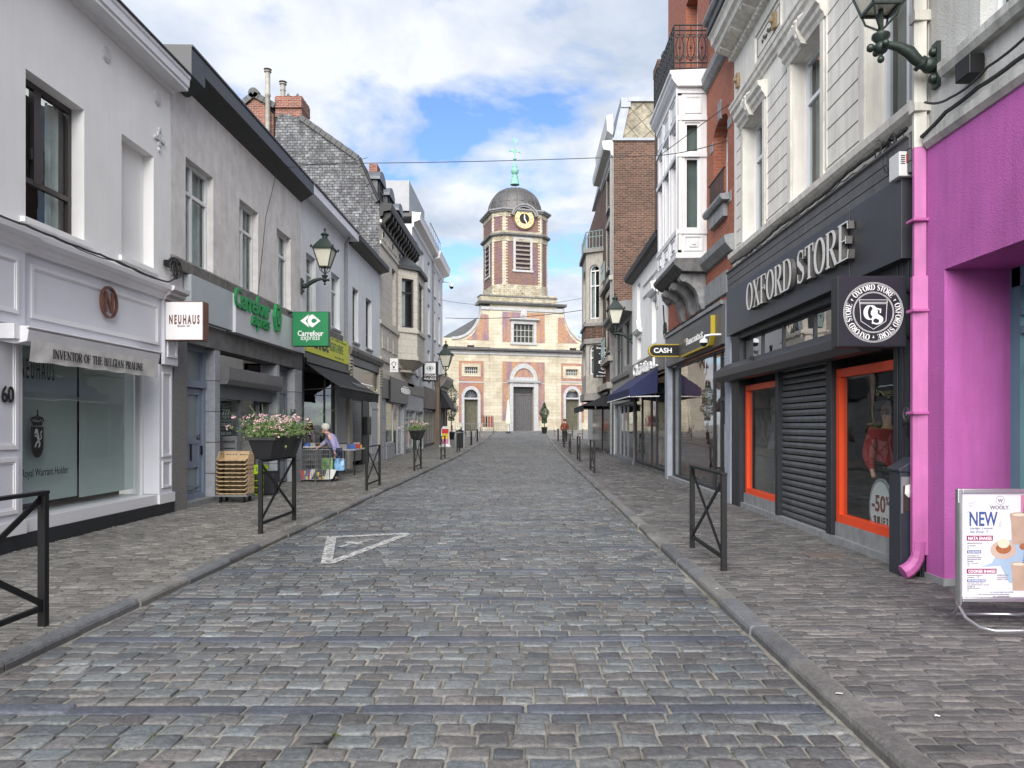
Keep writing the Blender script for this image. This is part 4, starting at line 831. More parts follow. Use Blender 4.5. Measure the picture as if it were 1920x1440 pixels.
# facade
ST5 = brickmat('pale_facade_stone', (.56, .52, .45), (.62, .58, .51), (.34, .31, .26), .9, .34, .008, .85, .25, .3)
H0, H1 = 31.72, 40.5
W5 = [(lu(735), lu(742), lz(lu(738), 610), lz(lu(738), 505))]
wall(FL, H0, H1, 3.6, 10.5, W5+[(36.9, 39.9, 5.6, 8.6)], -.4).box(H0, H1, 0, 10.5, -7, -6.8).build('wall', ST5, b5)
window(b5, FL, *W5[0], d=-.2, fm=DKW, mull=(), trans=(.7,), curtain=.4)
m = M(FL)
for za, zb2, dd_ in ((4.35, 4.5, .08), (5.9, 6.08, .07), (9.3, 9.42, .06), (10.2, 10.32, .08), (3.6, 3.85, .12)): m.box(H0, H1, za, zb2, 0, dd_)
for ua_ in (32.2, 33.5, 34.8): m.box(ua_, ua_+1.0, 4.9, 5.5, 0, .03); m.box(ua_, ua_+1, 9.6, 10.0, 0, .03)
m.build('stone_moulding', ST5, b5)
m = M(FL)
for ua_ in (32.4, 34.6, 36.6, 38.6): m.disc(ua_, 9.85, .13, .03, .06, 10)
m.build('vent_rosette', BLACKM, b5)
e = M(FL); e.prof([(0, 10.45), (.12, 10.48), (.16, 10.66), (.46, 10.72), (.5, 10.84), (.52, 11.0), (.0, 11.05)], H0, H1); e.box(H0, H1, 10.1, 10.2, 0, .1)
for k in range(13):
    u = H0+.2+k*.69; e.prof([(0, 10.1), (.1, 10.12), (.2, 10.3), (.4, 10.5), (.42, 10.7), (0, 10.7)], u, u+.2)
e.build('bracketed_cornice', BLACKM, b5)
DZN = mat('dormer_zinc', (.09, .10, .115), .45, .15, 4, .1, 30, 0, .2)
for u in (33.6, 35.9, 38.4):
    dm = M(FL); dm.box(u-.62, u+.62, 11.0, 12.5, -1.9, -.35); dm.prism([(u+.74*math.cos(R(a)), 12.42+.5*math.sin(R(a))) for a in range(0, 181, 15)], -1.9, -.22)
    d_ = dm.build('dormer', DZN, b5)
    f_ = M(FL); frame_bars(f_, u-.42, u+.42, 11.1, 12.5, .06, -.35, -.28, (.5,), (.65,)); f_.build('dormer_frame', BLACKM, d_); M(FL).box(u-.4, u+.4, 11.15, 12.45, -.345, -.335).build('pane', mat('dark_pane', (.03, .035, .04), .05, .1, 2, 0), d_)
# oriel with canted sides
ou0, oc0, oc1, ou1, od = 36.25, 37.05, 39.6, 40.4, .81
plan = [(ou0, 0), (oc0, od), (oc1, od), (ou1, 0)]
def canted(bld, fr, plan, z0, z1, zw0, zw1, mt, frm, name='oriel', ww=(.18, .82), out=.0, tm=.1):
    """walls of a canted bay with one window in each face"""
    par = None
    for i, ((ua, da), (ub, db)) in enumerate(zip(plan, plan[1:])):
        A, B = fr.p(ua, 0, da), fr.p(ub, 0, db); l = (B-A).length; ang = math.degrees(math.atan2((B-A).y, (B-A).x)); f = Fr((A.x, A.y), ang, fr.flip)
        a, b = l*ww[0], l*ww[1]
        m = wall(f, 0, l, z0, z1, [(a, b, zw0, zw1)], -.2, 0); w_ = m.build(name+'_wall', mt, bld)
        window(bld, f, a, b, zw0, zw1, d=-.12, fm=frm, w=.07, mull=() if l < 1.4 else (.5,), trans=(.72,), curtain=.5, interior=True)
canted(b5, FL, plan, 4.85, 9.25, 6.35, 8.75, ST5, DKW)
m = M(FL)
def bayring(m, fr, pl, z0, z1, k, cu):   # moulding: the plan grown by k
    g = [(ua+(ua-cu)*0+(-k if ua < cu else k), da+(k if da > .01 else 0)) for ua, da in pl]; m.plan(g+[(g[-1][0], -.1), (g[0][0], -.1)], z0, z1)
cu5 = (ou0+ou1)/2
bayring(m, FL, plan, 4.78, 4.95, .06, cu5); bayring(m, FL, plan, 6.1, 6.28, .07, cu5); bayring(m, FL, plan, 4.2, 4.3, -.35, cu5)
k = len(m.v); 
g0 = [FL.p(u, 4.78, d) for u, d in plan]+[FL.p(ou1, 4.78, -.05), FL.p(ou0, 4.78, -.05)]; tip = FL.p(cu5, 4.05, .05)
m.add(g0+[tip], [(i, (i+1) % 6, 6) for i in range(6)]+[(0, 1, 2, 3, 4, 5)]); m.build('oriel_base', ST5, b5)
m = M(FL); bayring(m, FL, plan, 9.2, 9.4, .16, cu5); g0 = [(u+(-.14 if u < cu5 else .14), d+(.14 if d > .01 else 0)) for u, d in plan]
g0 = [FL.p(u, 9.4, d) for u, d in g0]; tp = [FL.p(cu5-.5, 10.2, .02), FL.p(cu5+.5, 10.2, .02)]
m.add(g0+tp, [(0, 1, 4), (1, 2, 5, 4), (2, 3, 5), (0, 4, 5, 3), (0, 1, 2, 3)]); m.build('oriel_roof', SLATE, b5)
# optician / lighting shops at street level
m = M(FL); m.box(H0, 33.4, 2.75, 3.6, -.2, .1); m.box(33.4, 38.2, 2.62, 3.75, -.2, .16); m.box(38.2, 44.6, 3.2, 3.75, -.2, .12); m.build('fascia', CHARC, b5)
m = M(FL); m.box(38.3, 44.5, 2.35, 3.2, -.2, .08); m.build('pale_fascia', PLM, b5)
m = M(FL); text(m, 'cuisiniste', lu(752, .16), lu(768, .16), 3.12, 3.5, .165, .03, .02); m.build('sign_lettering', LETTERW, b5)
m = M(FL); m.box(H0, 32.3, 0, 2.75, -.3, .05); m.box(32.5, 33.0, 0, 2.75, -.3, .02); m.box(33.2, 35.2, 0, .75, -.2, .02); m.box(37.6, 38.4, 0, 2.62, -.3, .05); m.box(41.2, 41.7, 0, 2.4, -.3, .05); m.box(44.3, 44.9, 0, 2.4, -.3, .05); m.build('stone_pier', BSTONE, b5)
m = M(FL); frame_bars(m, 33.1, 35.2, .75, 2.62, .06, -.12, -.05); frame_bars(m, 35.2, 37.6, .1, 2.62, .06, -.12, -.05, (.5,), ()); frame_bars(m, 38.4, 41.2, .3, 2.35, .07, -.12, -.04, (.5,), (.8,)); frame_bars(m, 41.7, 44.3, .1, 2.35, .07, -.12, -.04, (.5,), (.8,))
sw = m.build('shop_window', mat('pale_shop_frame', (.45, .46, .45), .5, .1), b5); M(FL).box(33.1, 37.6, .1, 2.6, -.10, -.09).box(38.4, 44.3, .1, 2.3, -.10, -.09).build('pane', SHOPGLASS, sw)
M(FL).box(44.7, 44.9, 0, 3.0, -1.3, -.3).box(32.5, 44.9, 0, 3.0, -1.3, -1.2).box(37.9, 38, 0, 2.9, -1.2, -.3).build('interior', INT, sw)
m = M(FL); rnd = random.Random(21)
for k in range(20): u = rnd.uniform(33.2, 44); m.box(u, u+rnd.uniform(.1, .4), .3, rnd.uniform(.7, 2.1), -.9, -.6)
m.build('display', mat('shop_display', (.4, .36, .3), .6, .6, 3, 0), sw)
t, fr, u0, u1, z0, z1 = box_sign('hanging_shop_sign', 'small white box sign with a light bulb drawing', 731, 746, 672, 698, 32.2, .15, mat('white_sign_face', (.78, .77, .78)), WHITEM)
m = M(fr); cxs = (u0+u1)/2; m.ring(cxs, z0+.36, .075, .1, .002, .006, 16, -50, 230); m.prism([(cxs-.05, z0+.26), (cxs+.05, z0+.26), (cxs+.03, z0+.17), (cxs-.03, z0+.17)], .002, .006); m.box(u0+.07, u1-.07, z0+.09, z0+.11, .002, .005); m.build('bulb_drawing', LETTERK, t)
t, fr, u0, u1, z0, z1 = box_sign('hanging_shop_sign', 'black box sign with a round eye emblem above white capitals, beyond the oriel', 792, 821, 678, 715, 42.8, .2, BLACKM, BLACKM)
cxs = (u0+u1)/2; M(fr).box(u0+.13, u1-.13, z0+.44, z1-.07, .0015, .005).build('emblem_panel', LETTERW, t)
m = M(fr); m.ring(cxs, z0+.75, .14, .17, .006, .009, 20, 0, 360, .8); m.disc(cxs, z0+.75, .075, .006, .010, 12); m.box(cxs-.24, cxs-.14, z0+.74, z0+.76, .006, .009); m.box(cxs+.14, cxs+.24, z0+.74, z0+.76, .006, .009); m.build('eye_emblem', mat('dark_teal', (.03, .12, .12), .5, .1), t)
m = M(fr); text(m, 'OPTIQUE', u0+.1, u1-.1, z0+.26, z0+.4, .002, .004, .02); text(m, 'MAURICE', u0+.1, u1-.1, z0+.08, z0+.22, .002, .004, .02); m.build('sign_lettering', LETTERW, t)
M(fr).tube([fr.p(u0, z1-.2, -.1), fr.p(-WL, z1-.2, -.1)], .03).build('bracket', BLACKM, t)
# ---- L6 white house further on
b6 = house('tall_white_house', 'tall white rendered house with white cornice and grey attic box beyond the oriel', (-WL, 48, PAVE))
K0, K1 = 40.52, 55
W6 = []
for u in (42.3, 44.6, 47.4, 50.2, 53):
    for za, zb2 in ((4.4, 6.3), (7.3, 9.2), (10.2, 11.9)): W6.append((u-.5, u+.5, za, zb2))
wall(FL, K0, K1, 3.75, 12.5, W6).box(K1-.3, K1, 0, 12.5, -6, -.3).box(K0, K0+.3, 8, 12.5, -6, -.3).build('wall', mat('bright_white_render', (.62, .63, .65), .9, .04, 2, .1), b6)
for q in W6: window(b6, FL, *q, d=-.2, fm=DKW if q[0] < 45 else WHITEP, mull=(.5,), trans=(), curtain=.4, sill=.06)
m = M(FL); m.prof([(0, 12.3), (.08, 12.35), (.1, 12.6), (.42, 12.72), (.44, 12.95), (.5, 13.1), (0, 13.15)], K0, 49); m.prof([(0, 12.1), (.08, 12.15), (.1, 12.4), (.5, 12.55), (.55, 12.85), (.6, 13.0), (0, 13.05)], 49, K1+.1); m.build('cornice', WHITEM, b6)
M(FL).box(K0, K1, 12.9, 13.2, -6, -.05).build('roof', SLATE, b6)
m = M(FL); m.box(K0, 46.5, 13.1, 14.85, -4, -.15); m.box(46.5, 51, 13.1, 14.5, -4, -.3); m.build('attic_box', mat('attic_zinc', (.26, .27, .29), .5, .08), b6)
m = M(FL)
for k in range(7): m.tube([FL.p(46.5+k*.9, 13.1, .2), FL.p(46.5+k*.9, 14.2, .2)], .02)
m.tube([FL.p(46.5, 14.2, .2), FL.p(52, 14.2, .2)], .025); m.build('roof_railing', ZINC, b6)
m = M(FL); m.tube([FL.p(49, 3.8, .08), FL.p(49, 12.3, .08)], .06); m.build('downpipe', PIPEG, b6)
m = M(FL); m.box(44.9, 55, 2.6, 3.9, -.2, .1); m.build('fascia', mat('worn_brown_fascia', (.16, .13, .11), .7, .2), b6); m = M(FL); m.box(44.9, 55, 0, 2.6, -.25, -.1); m.build('ground_floor', mat('dark_brown_timber', (.075, .06, .05), .6, .3, 5, .2), b6)
m = M(FL)
for u in (45.6, 47.8, 50, 52.2): frame_bars(m, u, u+1.7, .4, 2.5, .08, -.1, -.02, (.5,), ())
m.build('shop_window', mat('grey_timber_frame', (.2, .19, .18), .6, .1), b6)
# corner cafe beyond
b7 = house('corner_cafe', 'low brown corner café with moulded stone canopy and black awning near the church', (-WL+.2, 53, PAVE))
m = M(FL); m.box(50.5, 55.3, 0, 5.0, -.5, .3); m.build('wall', mat('brown_cafe_front', (.17, .13, .10), .7, .2, 3, .1), b7)
m = M(FL); m.prof([(.3, 4.2), (.45, 4.25), (.75, 4.7), (.8, 4.9), (.3, 4.98)], 51, 55.4); m.build('canopy', LSTONE, b7)
m = M(FL); frame_bars(m, 50.8, 53, .8, 3.2, .1, .3, .36, (.5,), ()); frame_bars(m, 53.5, 55, .1, 3.2, .1, .3, .36); m.build('window', BROWNW, b7)
awn('cafe_awning', 'dark awning at the corner café beside the clipped tree', FL.sh(0, .3), 50.8, 54.6, 3.95, 2.75, .75, BCANV, .25, ends=True)
# ================================================================ RIGHT SIDE
def ru(x, d=0): return FR.px(x, CY, d)[0]
def rz(u, y): return EYE+(CY-y)*u/F
# ---- R1 pink shop
r1 = house('pink_milkshake_shop', 'white-topped shop building painted magenta pink with a recessed teal entrance, at the right edge', (WR, 4, PAVE))
PINK = mat('magenta_paint', (.46, .12, .385), .85, .10, 1.6, .6, 60, .16, 0, .3, .25, (.32, .08, .24))
PINKL = mat('pink_pipe_paint', (.47, .12, .34), .5, .12, 4, .15, 50, .2)
wn = [(ru(1838)-1.35, ru(1838), 5.02, 7.0)]
wall(FR, -3, 7.44, 4.38, 12, wn).box(-3, 7.44, 0, 12, -7, -6.8).build('wall', mat('rough_white_render', (.55, .55, .53), .95, .08, 3, .8, 55, .22), r1)
window(r1, FR, *wn[0], d=-.14, mull=(.45,), trans=(), curtain=.6)
m = M(FR); m.prof([(-.1, 4.9), (.08, 4.9), (.11, 4.96), (.11, 5.03), (-.1, 5.06)], -3, 7.1); m.prof([(-.1, 4.33), (.05, 4.33), (.09, 4.38), (.09, 4.46), (.0, 4.5)], -3, 7.40); m.build('window_band', mat('dirty_white_band', (.50, .50, .47), .9, .15, 4, .4, 40, .4), r1)
m = M(FR); m.box(-3, 7.44, 3.08, 4.33, -.3, .03); m.box(7.12, 7.44, 0, 3.08, -.62, .03); m.box(4.6, 5.5, 0, 3.08, -.62, .03); m.box(-3, 7.44, 3.08, 3.12, -.62, -.3); m.build('pink_wall', PINK, r1)
m = M(FR); m.box(7.11, 7.45, -.05, .13, -.63, .045); m.build('plinth', STONE, r1)
TEAL = mat('teal_door_paint', (.13, .26, .30), .5, .05, 3, .05)
m = M(FR); m.box(6.98, 7.12, .0, 3.08, -.76, -.60); m.box(5.5, 5.64, 0, 3.08, -.76, -.6); m.box(5.5, 7.1, 2.9, 3.08, -.76, -.6); te = m.build('entrance_frame', TEAL, r1)
m = M(FR); frame_bars(m, 5.64, 6.98, .05, 2.9, .06, -.74, -.68, (.35, .7), (.75,)); m.build('door', CHARC, te); M(FR).box(5.64, 6.98, .1, 2.85, -.72, -.71).build('pane', SHOPGLASS, te); M(FR).box(4.5, 7.4, 0, 3.0, -2.6, -2.5).build('interior', INT, te)
m = M(FR)
for z in (2.62, 2.45): m.box(6.93, 6.985, z, z+.07, -.66, -.6)
m.build('hinge', TEAL, te)
# rainwater pipe: pink below, cream above
pu, pd = 7.47, .085
m = M(FR)
def spipe(m, z0, z1, w=.048): m.plan([(pu-w, pd-w), (pu-w*.2, pd+w*1.2), (pu+w, pd+w), (pu+w, pd-w)], z0, z1)
spipe(m, 4.37, 12); m.box(pu-.06, pu+.06, 5.62, 5.72, .0, .16); m.box(pu-.06, pu+.06, 4.72, 4.8, .0, .16); pp_ = thing('rainwater_pipe', 'square rainwater pipe, cream above and pink below, between the clothes store and the pink shop', 'pipe', FR.p(pu, PAVE, pd)); m.build('upper_pipe', mat('cream_pipe_paint', (.58, .56, .50), .5, .1, 5, .1, 50, .3), pp_)
m = M(FR); spipe(m, .38, 4.37); spipe(m, .3, 3.08, .062)
for z in (3.62, 2.72, 1.7): m.box(pu-.08, pu+.08, z, z+.03, 0, .18)
foot = [FR.p(pu, z, d) for z, d in ((.44, .085), (.34, .088), (.26, .105), (.19, .145), (.14, .20), (.115, .25))]; m.tube(foot, [.066, .066, .068, .072, .076, .078], 8)
m.build('lower_pipe', PINKL, pp_, bevel=.006)
# ---- R2 cream house over the clothes store
r2 = house('cream_stucco_house', 'cream stucco house with carved window hoods above the anthracite clothes store', (WR, 11, PAVE))
CREAM = mat('aged_cream_stucco', (.74, .715, .655), .85, .07, 2.5, .3, 45, .22, 0, .4, .12, (.3, .26, .19))
CREAML = mat('cream_moulding', (.70, .675, .615), .8, .06, 4, .25, 50, .3, 0, .4, .3, (.2, .17, .13))
C0, C1 = 7.46, 14.48
WC = [(12.67, 13.78, 4.92, 7.08), (10.17, 11.28, 4.92, 7.06), (7.72, 8.80, 4.92, 7.06)]
wall(FR, C0, C1, 4.2, 8.9, WC).box(C0, C1, 0, 9, -7, -6.8).build('wall', CREAM, r2)
PVC = mat('white_pvc', (.68, .69, .72), .3, .03, 4, .03)
for q in WC: window(r2, FR, *q, d=-.22, fm=PVC, w=.065, mull=(.5,), trans=(.70,), curtain=1., cm=mat('grey_curtain', (.20, .195, .19), .9, .2, 3, .1))
m = M(FR); mc = M(FR)
for a, b, zb2, zt in WC:
    for (x0, x1) in ((a-.14, a-.02), (b+.02, b+.14)): m.box(x0, x1, zb2, zt+.02, 0, .035); 
    m.box(a-.2, a-.16, zb2+.1, zt, 0, .02); m.box(b+.16, b+.2, zb2+.1, zt, 0, .02)
    m.prof([(0, zt), (.04, zt), (.06, zt+.06), (.10, zt+.1), (.11, zt+.16), (.16, zt+.2), (.17, zt+.27), (0, zt+.30)], a-.2, b+.2)
    c_ = (a+b)/2
    mc.prof([(0, zt-.02), (.10, zt-.01), (.14, zt+.08), (.18, zt+.18), (.175, zt+.29), (0, zt+.31)], c_-.06, c_+.06)
    for k in range(-5, 6):
        if abs(k) > 1: r_ = .05-.004*abs(k); q = FR.p(c_+k*.062, zt+.33-abs(k)*.012, .14); mc.ball(q, r_, 8, 6)
    mc.ball(FR.p(c_, zt+.31, .14), .05, 10, 6, 1, 1.2, .8); mc.ball(FR.p(c_, zt+.13, .15), .035, 8, 6, .6, .8, 1.6)
m.build('window_surround', CREAML, r2); mc.build('carved_keystone', CREAML, r2, smooth=True)
gv_ = M(FR); DKL = mat('joint_shadow_gap', (.10, .085, .065), .95, .2, 20, 0)
for (a, b) in ((8.98, 10.0), (11.46, 12.49), (13.96, 14.30)):
    for k in range(9): gv_.box(a, b, 5.02+.255*k, 5.034+.255*k, .0, .003)
for (a, b) in ((8.92, 10.06), (11.40, 12.55)):
    for u in (a, b): m = None
gv_.build('stucco_joint', DKL, r2)
m = M(FR); m.prof([(0, 7.52), (.03, 7.53), (.04, 7.58), (.08, 7.61), (.09, 7.68), (.11, 7.70), (.11, 7.74), (0, 7.76)], C0, C1); m.prof([(0, 4.72), (.02, 4.72), (.08, 4.76), (.12, 4.8), (.13, 4.88), (0, 4.93)], C0+.1, C1)
m.box(C0, C1, 4.2, 4.7, 0, .03)
m.build('string_course', CREAML, r2)
m = M(FR)
for k in range(10): a = C0+.15+.7*k; m.box(a, a+.62, 4.30, 4.31, .03, .034); m.box(a, a+.62, 4.62, 4.63, .03, .034); m.box(a, a+.01, 4.3, 4.63, .03, .034); m.box(a+.61, a+.62, 4.3, 4.63, .03, .034)
m.build('panel_joint', DKL, r2)
m = M(FR)
for (a, b) in ((11.75, 13.1), (8.9, 10.6)):
    for (x0, x1, z0, z1) in ((a, b, 7.88, 7.9), (a, b, 8.38, 8.4), (a, a+.02, 7.9, 8.38), (b-.02, b, 7.9, 8.38)): m.box(x0, x1, z0, z1, 0, .03)
m.build('frieze_panel', CREAML, r2)
m = M(FR)
for (a, b) in ((11.75, 13.1), (8.9, 10.6)):
    for (x0, x1, z0, z1) in ((a+.1, b-.1, 7.97, 7.985), (a+.1, b-.1, 8.29, 8.305), (a+.1, a+.115, 7.98, 8.3), (b-.115, b-.1, 7.98, 8.3)): m.box(x0, x1, z0, z1, 0, .006)
    rnd = random.Random(3)
    for k in range(9): u = (a+b)/2+(k-4)*.07; m.disc(u, 8.13+.03*math.sin(k*2.), .03, 0, .02, 6)
m.build('frieze_ornament', DKL, r2)
BRS = mat('weathered_anchor', (.30, .22, .13), .8, .3, 20, .4); m = M(FR)
for x, y in ((1455, 40), (1386, 152)): u, z = FR.px(x, y); m.prism([(u-.06, z-.12), (u+.06, z-.12), (u+.08, z+.02), (u+.05, z+.14), (u-.05, z+.14), (u-.08, z+.02)], 0, .06); m.ball(FR.p(u, z+.02, .07), .05, 8, 6)
m.build('wall_anchor', BRS, r2)
m = M(FR); m.prof([(0, 8.62), (.06, 8.64), (.07, 8.7), (.0, 8.7)], C0, C1); m.prof([(0, 8.7), (.36, 8.82), (.38, 8.9), (.44, 8.94), (.46, 9.05), (.5, 9.1), (.5, 9.16), (0, 9.2)], C0, C1+.03)
for k in range(48): a = C0+.04+.147*k; m.box(a, a+.075, 8.63, 8.71, .06, .11)
for k in range(10): a = C0+.12+.74*k; m.prof([(.06, 8.70), (.14, 8.70), (.33, 8.78), (.36, 8.84), (.06, 8.84)], a, a+.17)
m.build('eaves_cornice', CREAML, r2)
m = M(FR); m.prof([(.46, 9.12), (.54, 9.14), (.54, 9.24), (-4, 10.5), (-4, 10.3)], C0, C1); m.build('roof', TILED, r2)
# store front
BOARD = mat('grey_weatherboard', (.10, .10, .105), .6, .15, 5, .2, 50, .25); ANTH = mat('anthracite_panel', (.036, .038, .046), .38, .1, 1.6, .06, 40, .12)
m = M(FR); m.prof([(0, 4.14), (.13, 4.16), (.13, 4.27), (0, 4.27)], C0+.1, C1); m.prof([(0, 4.272), (.135, 4.275), (.135, 4.395), (0, 4.395)], C0+.1, C1); m.prof([(0, 4.40), (.14, 4.40), (.14, 4.5), (.17, 4.52), (.17, 4.54), (0, 4.56)], C0+.1, C1); m.build('weatherboard', BOARD, r2, bevel=.004)
SP0, SP1 = 7.68, 14.44
m = M(FR); m.box(8.92, SP1, 3.30, 4.16, -.05, .16); m.box(SP0, 8.905, 3.31, 4.16, -.05, .158); m.build('fascia_panel', ANTH, r2, bevel=.003)
STEEL = mat('shaded_brushed_steel', (.13, .125, .12), .4, .1, 20, .1, 90, 0, .3); FACE_ = mat('lit_letter_face', (.66, .65, .63), .4, .05, 9, .05)  # dark body and pale face put the letters' shade and light into colour
m = M(FR); serif(m, 'OXFORD STORE', ru(1404, .2), ru(1592, .25), 3.55, 4.0, .17, .06, .95); ol = m.build('raised_lettering', STEEL, r2); m = M(FR); serif(m, 'OXFORD STORE', ru(1404, .2), ru(1592, .25), 3.55, 4.0, .246, .002, .95); m.build('lettering_face', FACE_, ol)
# dark timber surround
DTIM = mat('painted_dark_timber', (.018, .021, .028), .45, .15, 4, .15, 50, .1)
m = M(FR); m.box(C0+.02, 8.02, 0, 3.32, -.25, .05); m.box(13.95, C1, 0, 3.3, -.25, .05); 
for k in range(5): m.box(C0+.04+.115*k, C0+.13+.115*k, 0, 3.32, .05, .062)
for k in range(4): m.box(13.98+.12*k, 14.08+.12*k, 0, 3.3, .05, .062)
m.box(8.02, 13.95, 2.52, 2.72, -.2, .0); m.box(9.80, 9.98, .15, 2.55, -.2, .02); m.box(11.9, 12.03, .15, 2.55, -.2, .02); m.box(8.0, 13.95, 3.2, 3.32, -.2, .05); m.build('timber_surround', DTIM, r2, bevel=.004)
m = M(FR); frame_bars(m, 8.02, 13.9, 2.70, 3.22, .05, -.12, -.05, (.22, .44, .66, .84), ()); tr_ = m.build('transom_window', DTIM, r2); MIRG = glassmat('reflecting_glass', (.7, .72, .72), .01, 1.6, .6); M(FR).box(8.05, 13.9, 2.72, 3.2, -.09, -.08).build('pane', MIRG, tr_)
M(FR).box(8.0, 13.95, 2.6, 3.3, -.5, -.45).build('interior', DARKROOM, tr_)
m = M(FR); m.prof([(.0, 2.50), (.0, 2.78), (.08, 2.78), (.36, 2.62), (.36, 2.50), (.28, 2.42), (.06, 2.42)], 8.35, 14.62); m.build('awning_cassette', ANTH, r2, bevel=.006)
m = M(FR); m.box(12.2, 12.26, 2.66, 2.72, .3, .36); m.build('sensor', BLACKM, r2)
ORANGE = mat('orange_frame_paint', (.80, .075, .018), .4, .06, 3, .04)
def oframe(u0, u1, z0, z1, w): 
    m = M(FR); frame_bars(m, u0, u1, z0, z1, w, -.14, -.04); o = m.build('display_window', ORANGE, r2, bevel=.003); M(FR).box(u0+.02, u1-.02, z0+.02, z1-.02, -.10, -.09).build('pane', SHOPGLASS, o); return o
o1 = oframe(8.04, 9.79, .33, 2.32, .11); o2 = oframe(12.08, 13.88, .33, 2.32, .10)
SHUT = mat('roller_shutter_steel', (.125, .13, .14), .42, .25, 9, .2, 60, .2, .4)
m = M(FR); rnd = random.Random(8)
for k in range(24): z = .16+.098*k; dd_ = rnd.uniform(-.004, .004); m.prof([(-.13, z), (-.055+dd_, z+.012), (-.045+dd_, z+.05), (-.06+dd_, z+.088), (-.13, z+.096)], 9.98, 11.9)
m.build('roller_shutter', SHUT, r2)
m = M(FR); m.box(C0+.1, C1, -.05, .15, -.3, .03); m.box(8.0, 9.8, .15, .33, -.14, -.03); m.box(12.0, 13.95, .15, .33, -.14, -.03); m.build('threshold', STONE, r2)
m = M(FR); m.box(8.0, 13.95, .1, .2, -2.8, -.15); m.box(8.0, 13.95, .1, 2.7, -2.85, -2.8); m.box(8.0, 13.95, 2.55, 2.6, -2.8, -.16); m.box(13.95, 14, .1, 2.6, -2.8, -.2); m.box(7.9, 8.0, .1, 2.6, -2.8, -.2); m.build('interior', INT, r2)
# clothes inside
CL = [mat('garment_dark', (.03, .035, .05), .9, .3, 9, .2), mat('garment_beige', (.28, .23, .16), .9, .2, 9, .2), mat('garment_blue', (.06, .09, .16), .9, .3, 9, .2), mat('garment_grey', (.22, .22, .23), .9, .3, 9, .2)]
def rack(u0, u1, d, z, n, seed):
    t = thing('clothes_rack', 'chrome clothes rack behind the orange window %s' % ('nearest the pink pipe' if u0 < 10 else 'farthest along, left of the roller shutter'), 'clothes rack', FR.p((u0+u1)/2, .2, d)); m = M(FR)
    m.tube([FR.p(u0, .2, d), FR.p(u0, z, d), FR.p(u1, z, d), FR.p(u1, .2, d)], .014); m.build('rail', GRI, t); rnd = random.Random(seed)
    gs = [M(FR) for _ in CL]
    for k in range(n):
        u = u0+.08+(u1-u0-.16)*k/n; g = rnd.choice(gs); l = rnd.uniform(.55, .85); w_ = rnd.uniform(.17, .22); P_ = FR.p
        g.add([P_(u, z-.06, d), P_(u+.02, z-.13, d+w_), P_(u+.03, z-l, d+w_*.9+rnd.uniform(-.03, .03)), P_(u+.02, z-l, d-w_*.9), P_(u+.01, z-.13, d-w_)]+[P_(u+.05, z-.06, d), P_(u+.06, z-.13, d+w_), P_(u+.07, z-l, d+w_*.9), P_(u+.06, z-l, d-w_*.9), P_(u+.05, z-.13, d-w_)], [(0, 1, 2, 3, 4), (9, 8, 7, 6, 5), (0, 1, 6, 5), (1, 2, 7, 6), (2, 3, 8, 7), (3, 4, 9, 8), (4, 0, 5, 9)])
    for g, c_ in zip(gs, CL):
        if g.v: g.build('garment', c_, t)
rack(8.7, 9.7, -.95, 1.6, 13, 3); rack(12.3, 13.7, -.7, 1.55, 20, 4)
# round sale sign in the window
st_ = thing('sale_sign', 'round white sale sign reading -50% sur le 2e behind the orange-framed glass', 'sign', FR.p(8.32, .4, -.14))
su, sz = ru(1652, -.14), .61
M(FR).disc(su, sz, .27, -.155, -.135, 36, 1.25).build('board', mat('sale_white', (.74, .76, .77), .5, .04), st_)
M(FR).ring(su, sz, .26, .285, -.157, -.13, 36, 0, 360, 1.25).build('rim', mat('sale_rim', (.3, .3, .32), .5, .5, 30, 0), st_)
m = M(FR); text(m, '-50', su+.22, su-.12, sz-.04, sz+.16, -.134, .003, .02); text(m, '%', su-.13, su-.21, sz+.06, sz+.16, -.134, .003, .01); m.build('red_lettering', mat('dark_red_letters', (.22, .03, .02), .5, .1), st_)
m = M(FR); text(m, 'SUR LE 2', su+.17, su-.19, sz-.19, sz-.09, -.134, .003, .02); m.build('black_lettering', LETTERK, st_)
# store number, plaque and letter post
m = M(FR); n0, n1 = ru(1698, .07), ru(1711, .07); text(m, '65', n0, n1, 1.47, 1.58, .064, .008, .015); m.build('house_number', LETTERK, r2)
m = M(FR); q = FR.px(1702, 776, .07); m.box(q[0]-.09, q[0]+.09, q[1]-.1, q[1]+.11, .06, .085); pl = m.build('plaque', CHARC, r2, bevel=.004); m = M(FR); m.ring(q[0], q[1], .066, .07, .085, .088, 24); m.ring(q[0], q[1], .05, .053, .085, .088, 24); text(m, 'OS', q[0]+.02, q[0]-.02, q[1]-.02, q[1]+.02, .086, .002); m.build('plaque_relief', mat('dull_relief', (.16, .16, .17), .5, .05), pl)
lb = thing('ash_post', 'dark slope-topped cigarette bin post standing against the clothes store beside the pink pipe', 'bin', FR.p(7.75, PAVE, .25))
DNAVY = mat('navy_black_enamel', (.030, .035, .048), .35, .12, 5, .08)
m = M(FR); m.plan([(7.57, .06), (7.57, .225), (7.81, .225), (7.81, .06)], .05, 1.12); m.prof([(.05, 1.12), (.24, 1.12), (.24, 1.15), (.05, 1.27)], 7.555, 7.825); m.build('post_body', DNAVY, lb, bevel=.006)
fq = FF(7.57, 0); 
m = M(fq); m.box(WR-.21, WR-.08, .72, 1.0, .0, .004); m.build('opening', DARKROOM, lb); m = M(fq); m.box(WR-.22, WR-.07, .98, 1.07, .0, .008); m.box(WR-.22, WR-.2, .7, .98, 0, .006); m.build('steel_trim', GRI, lb)
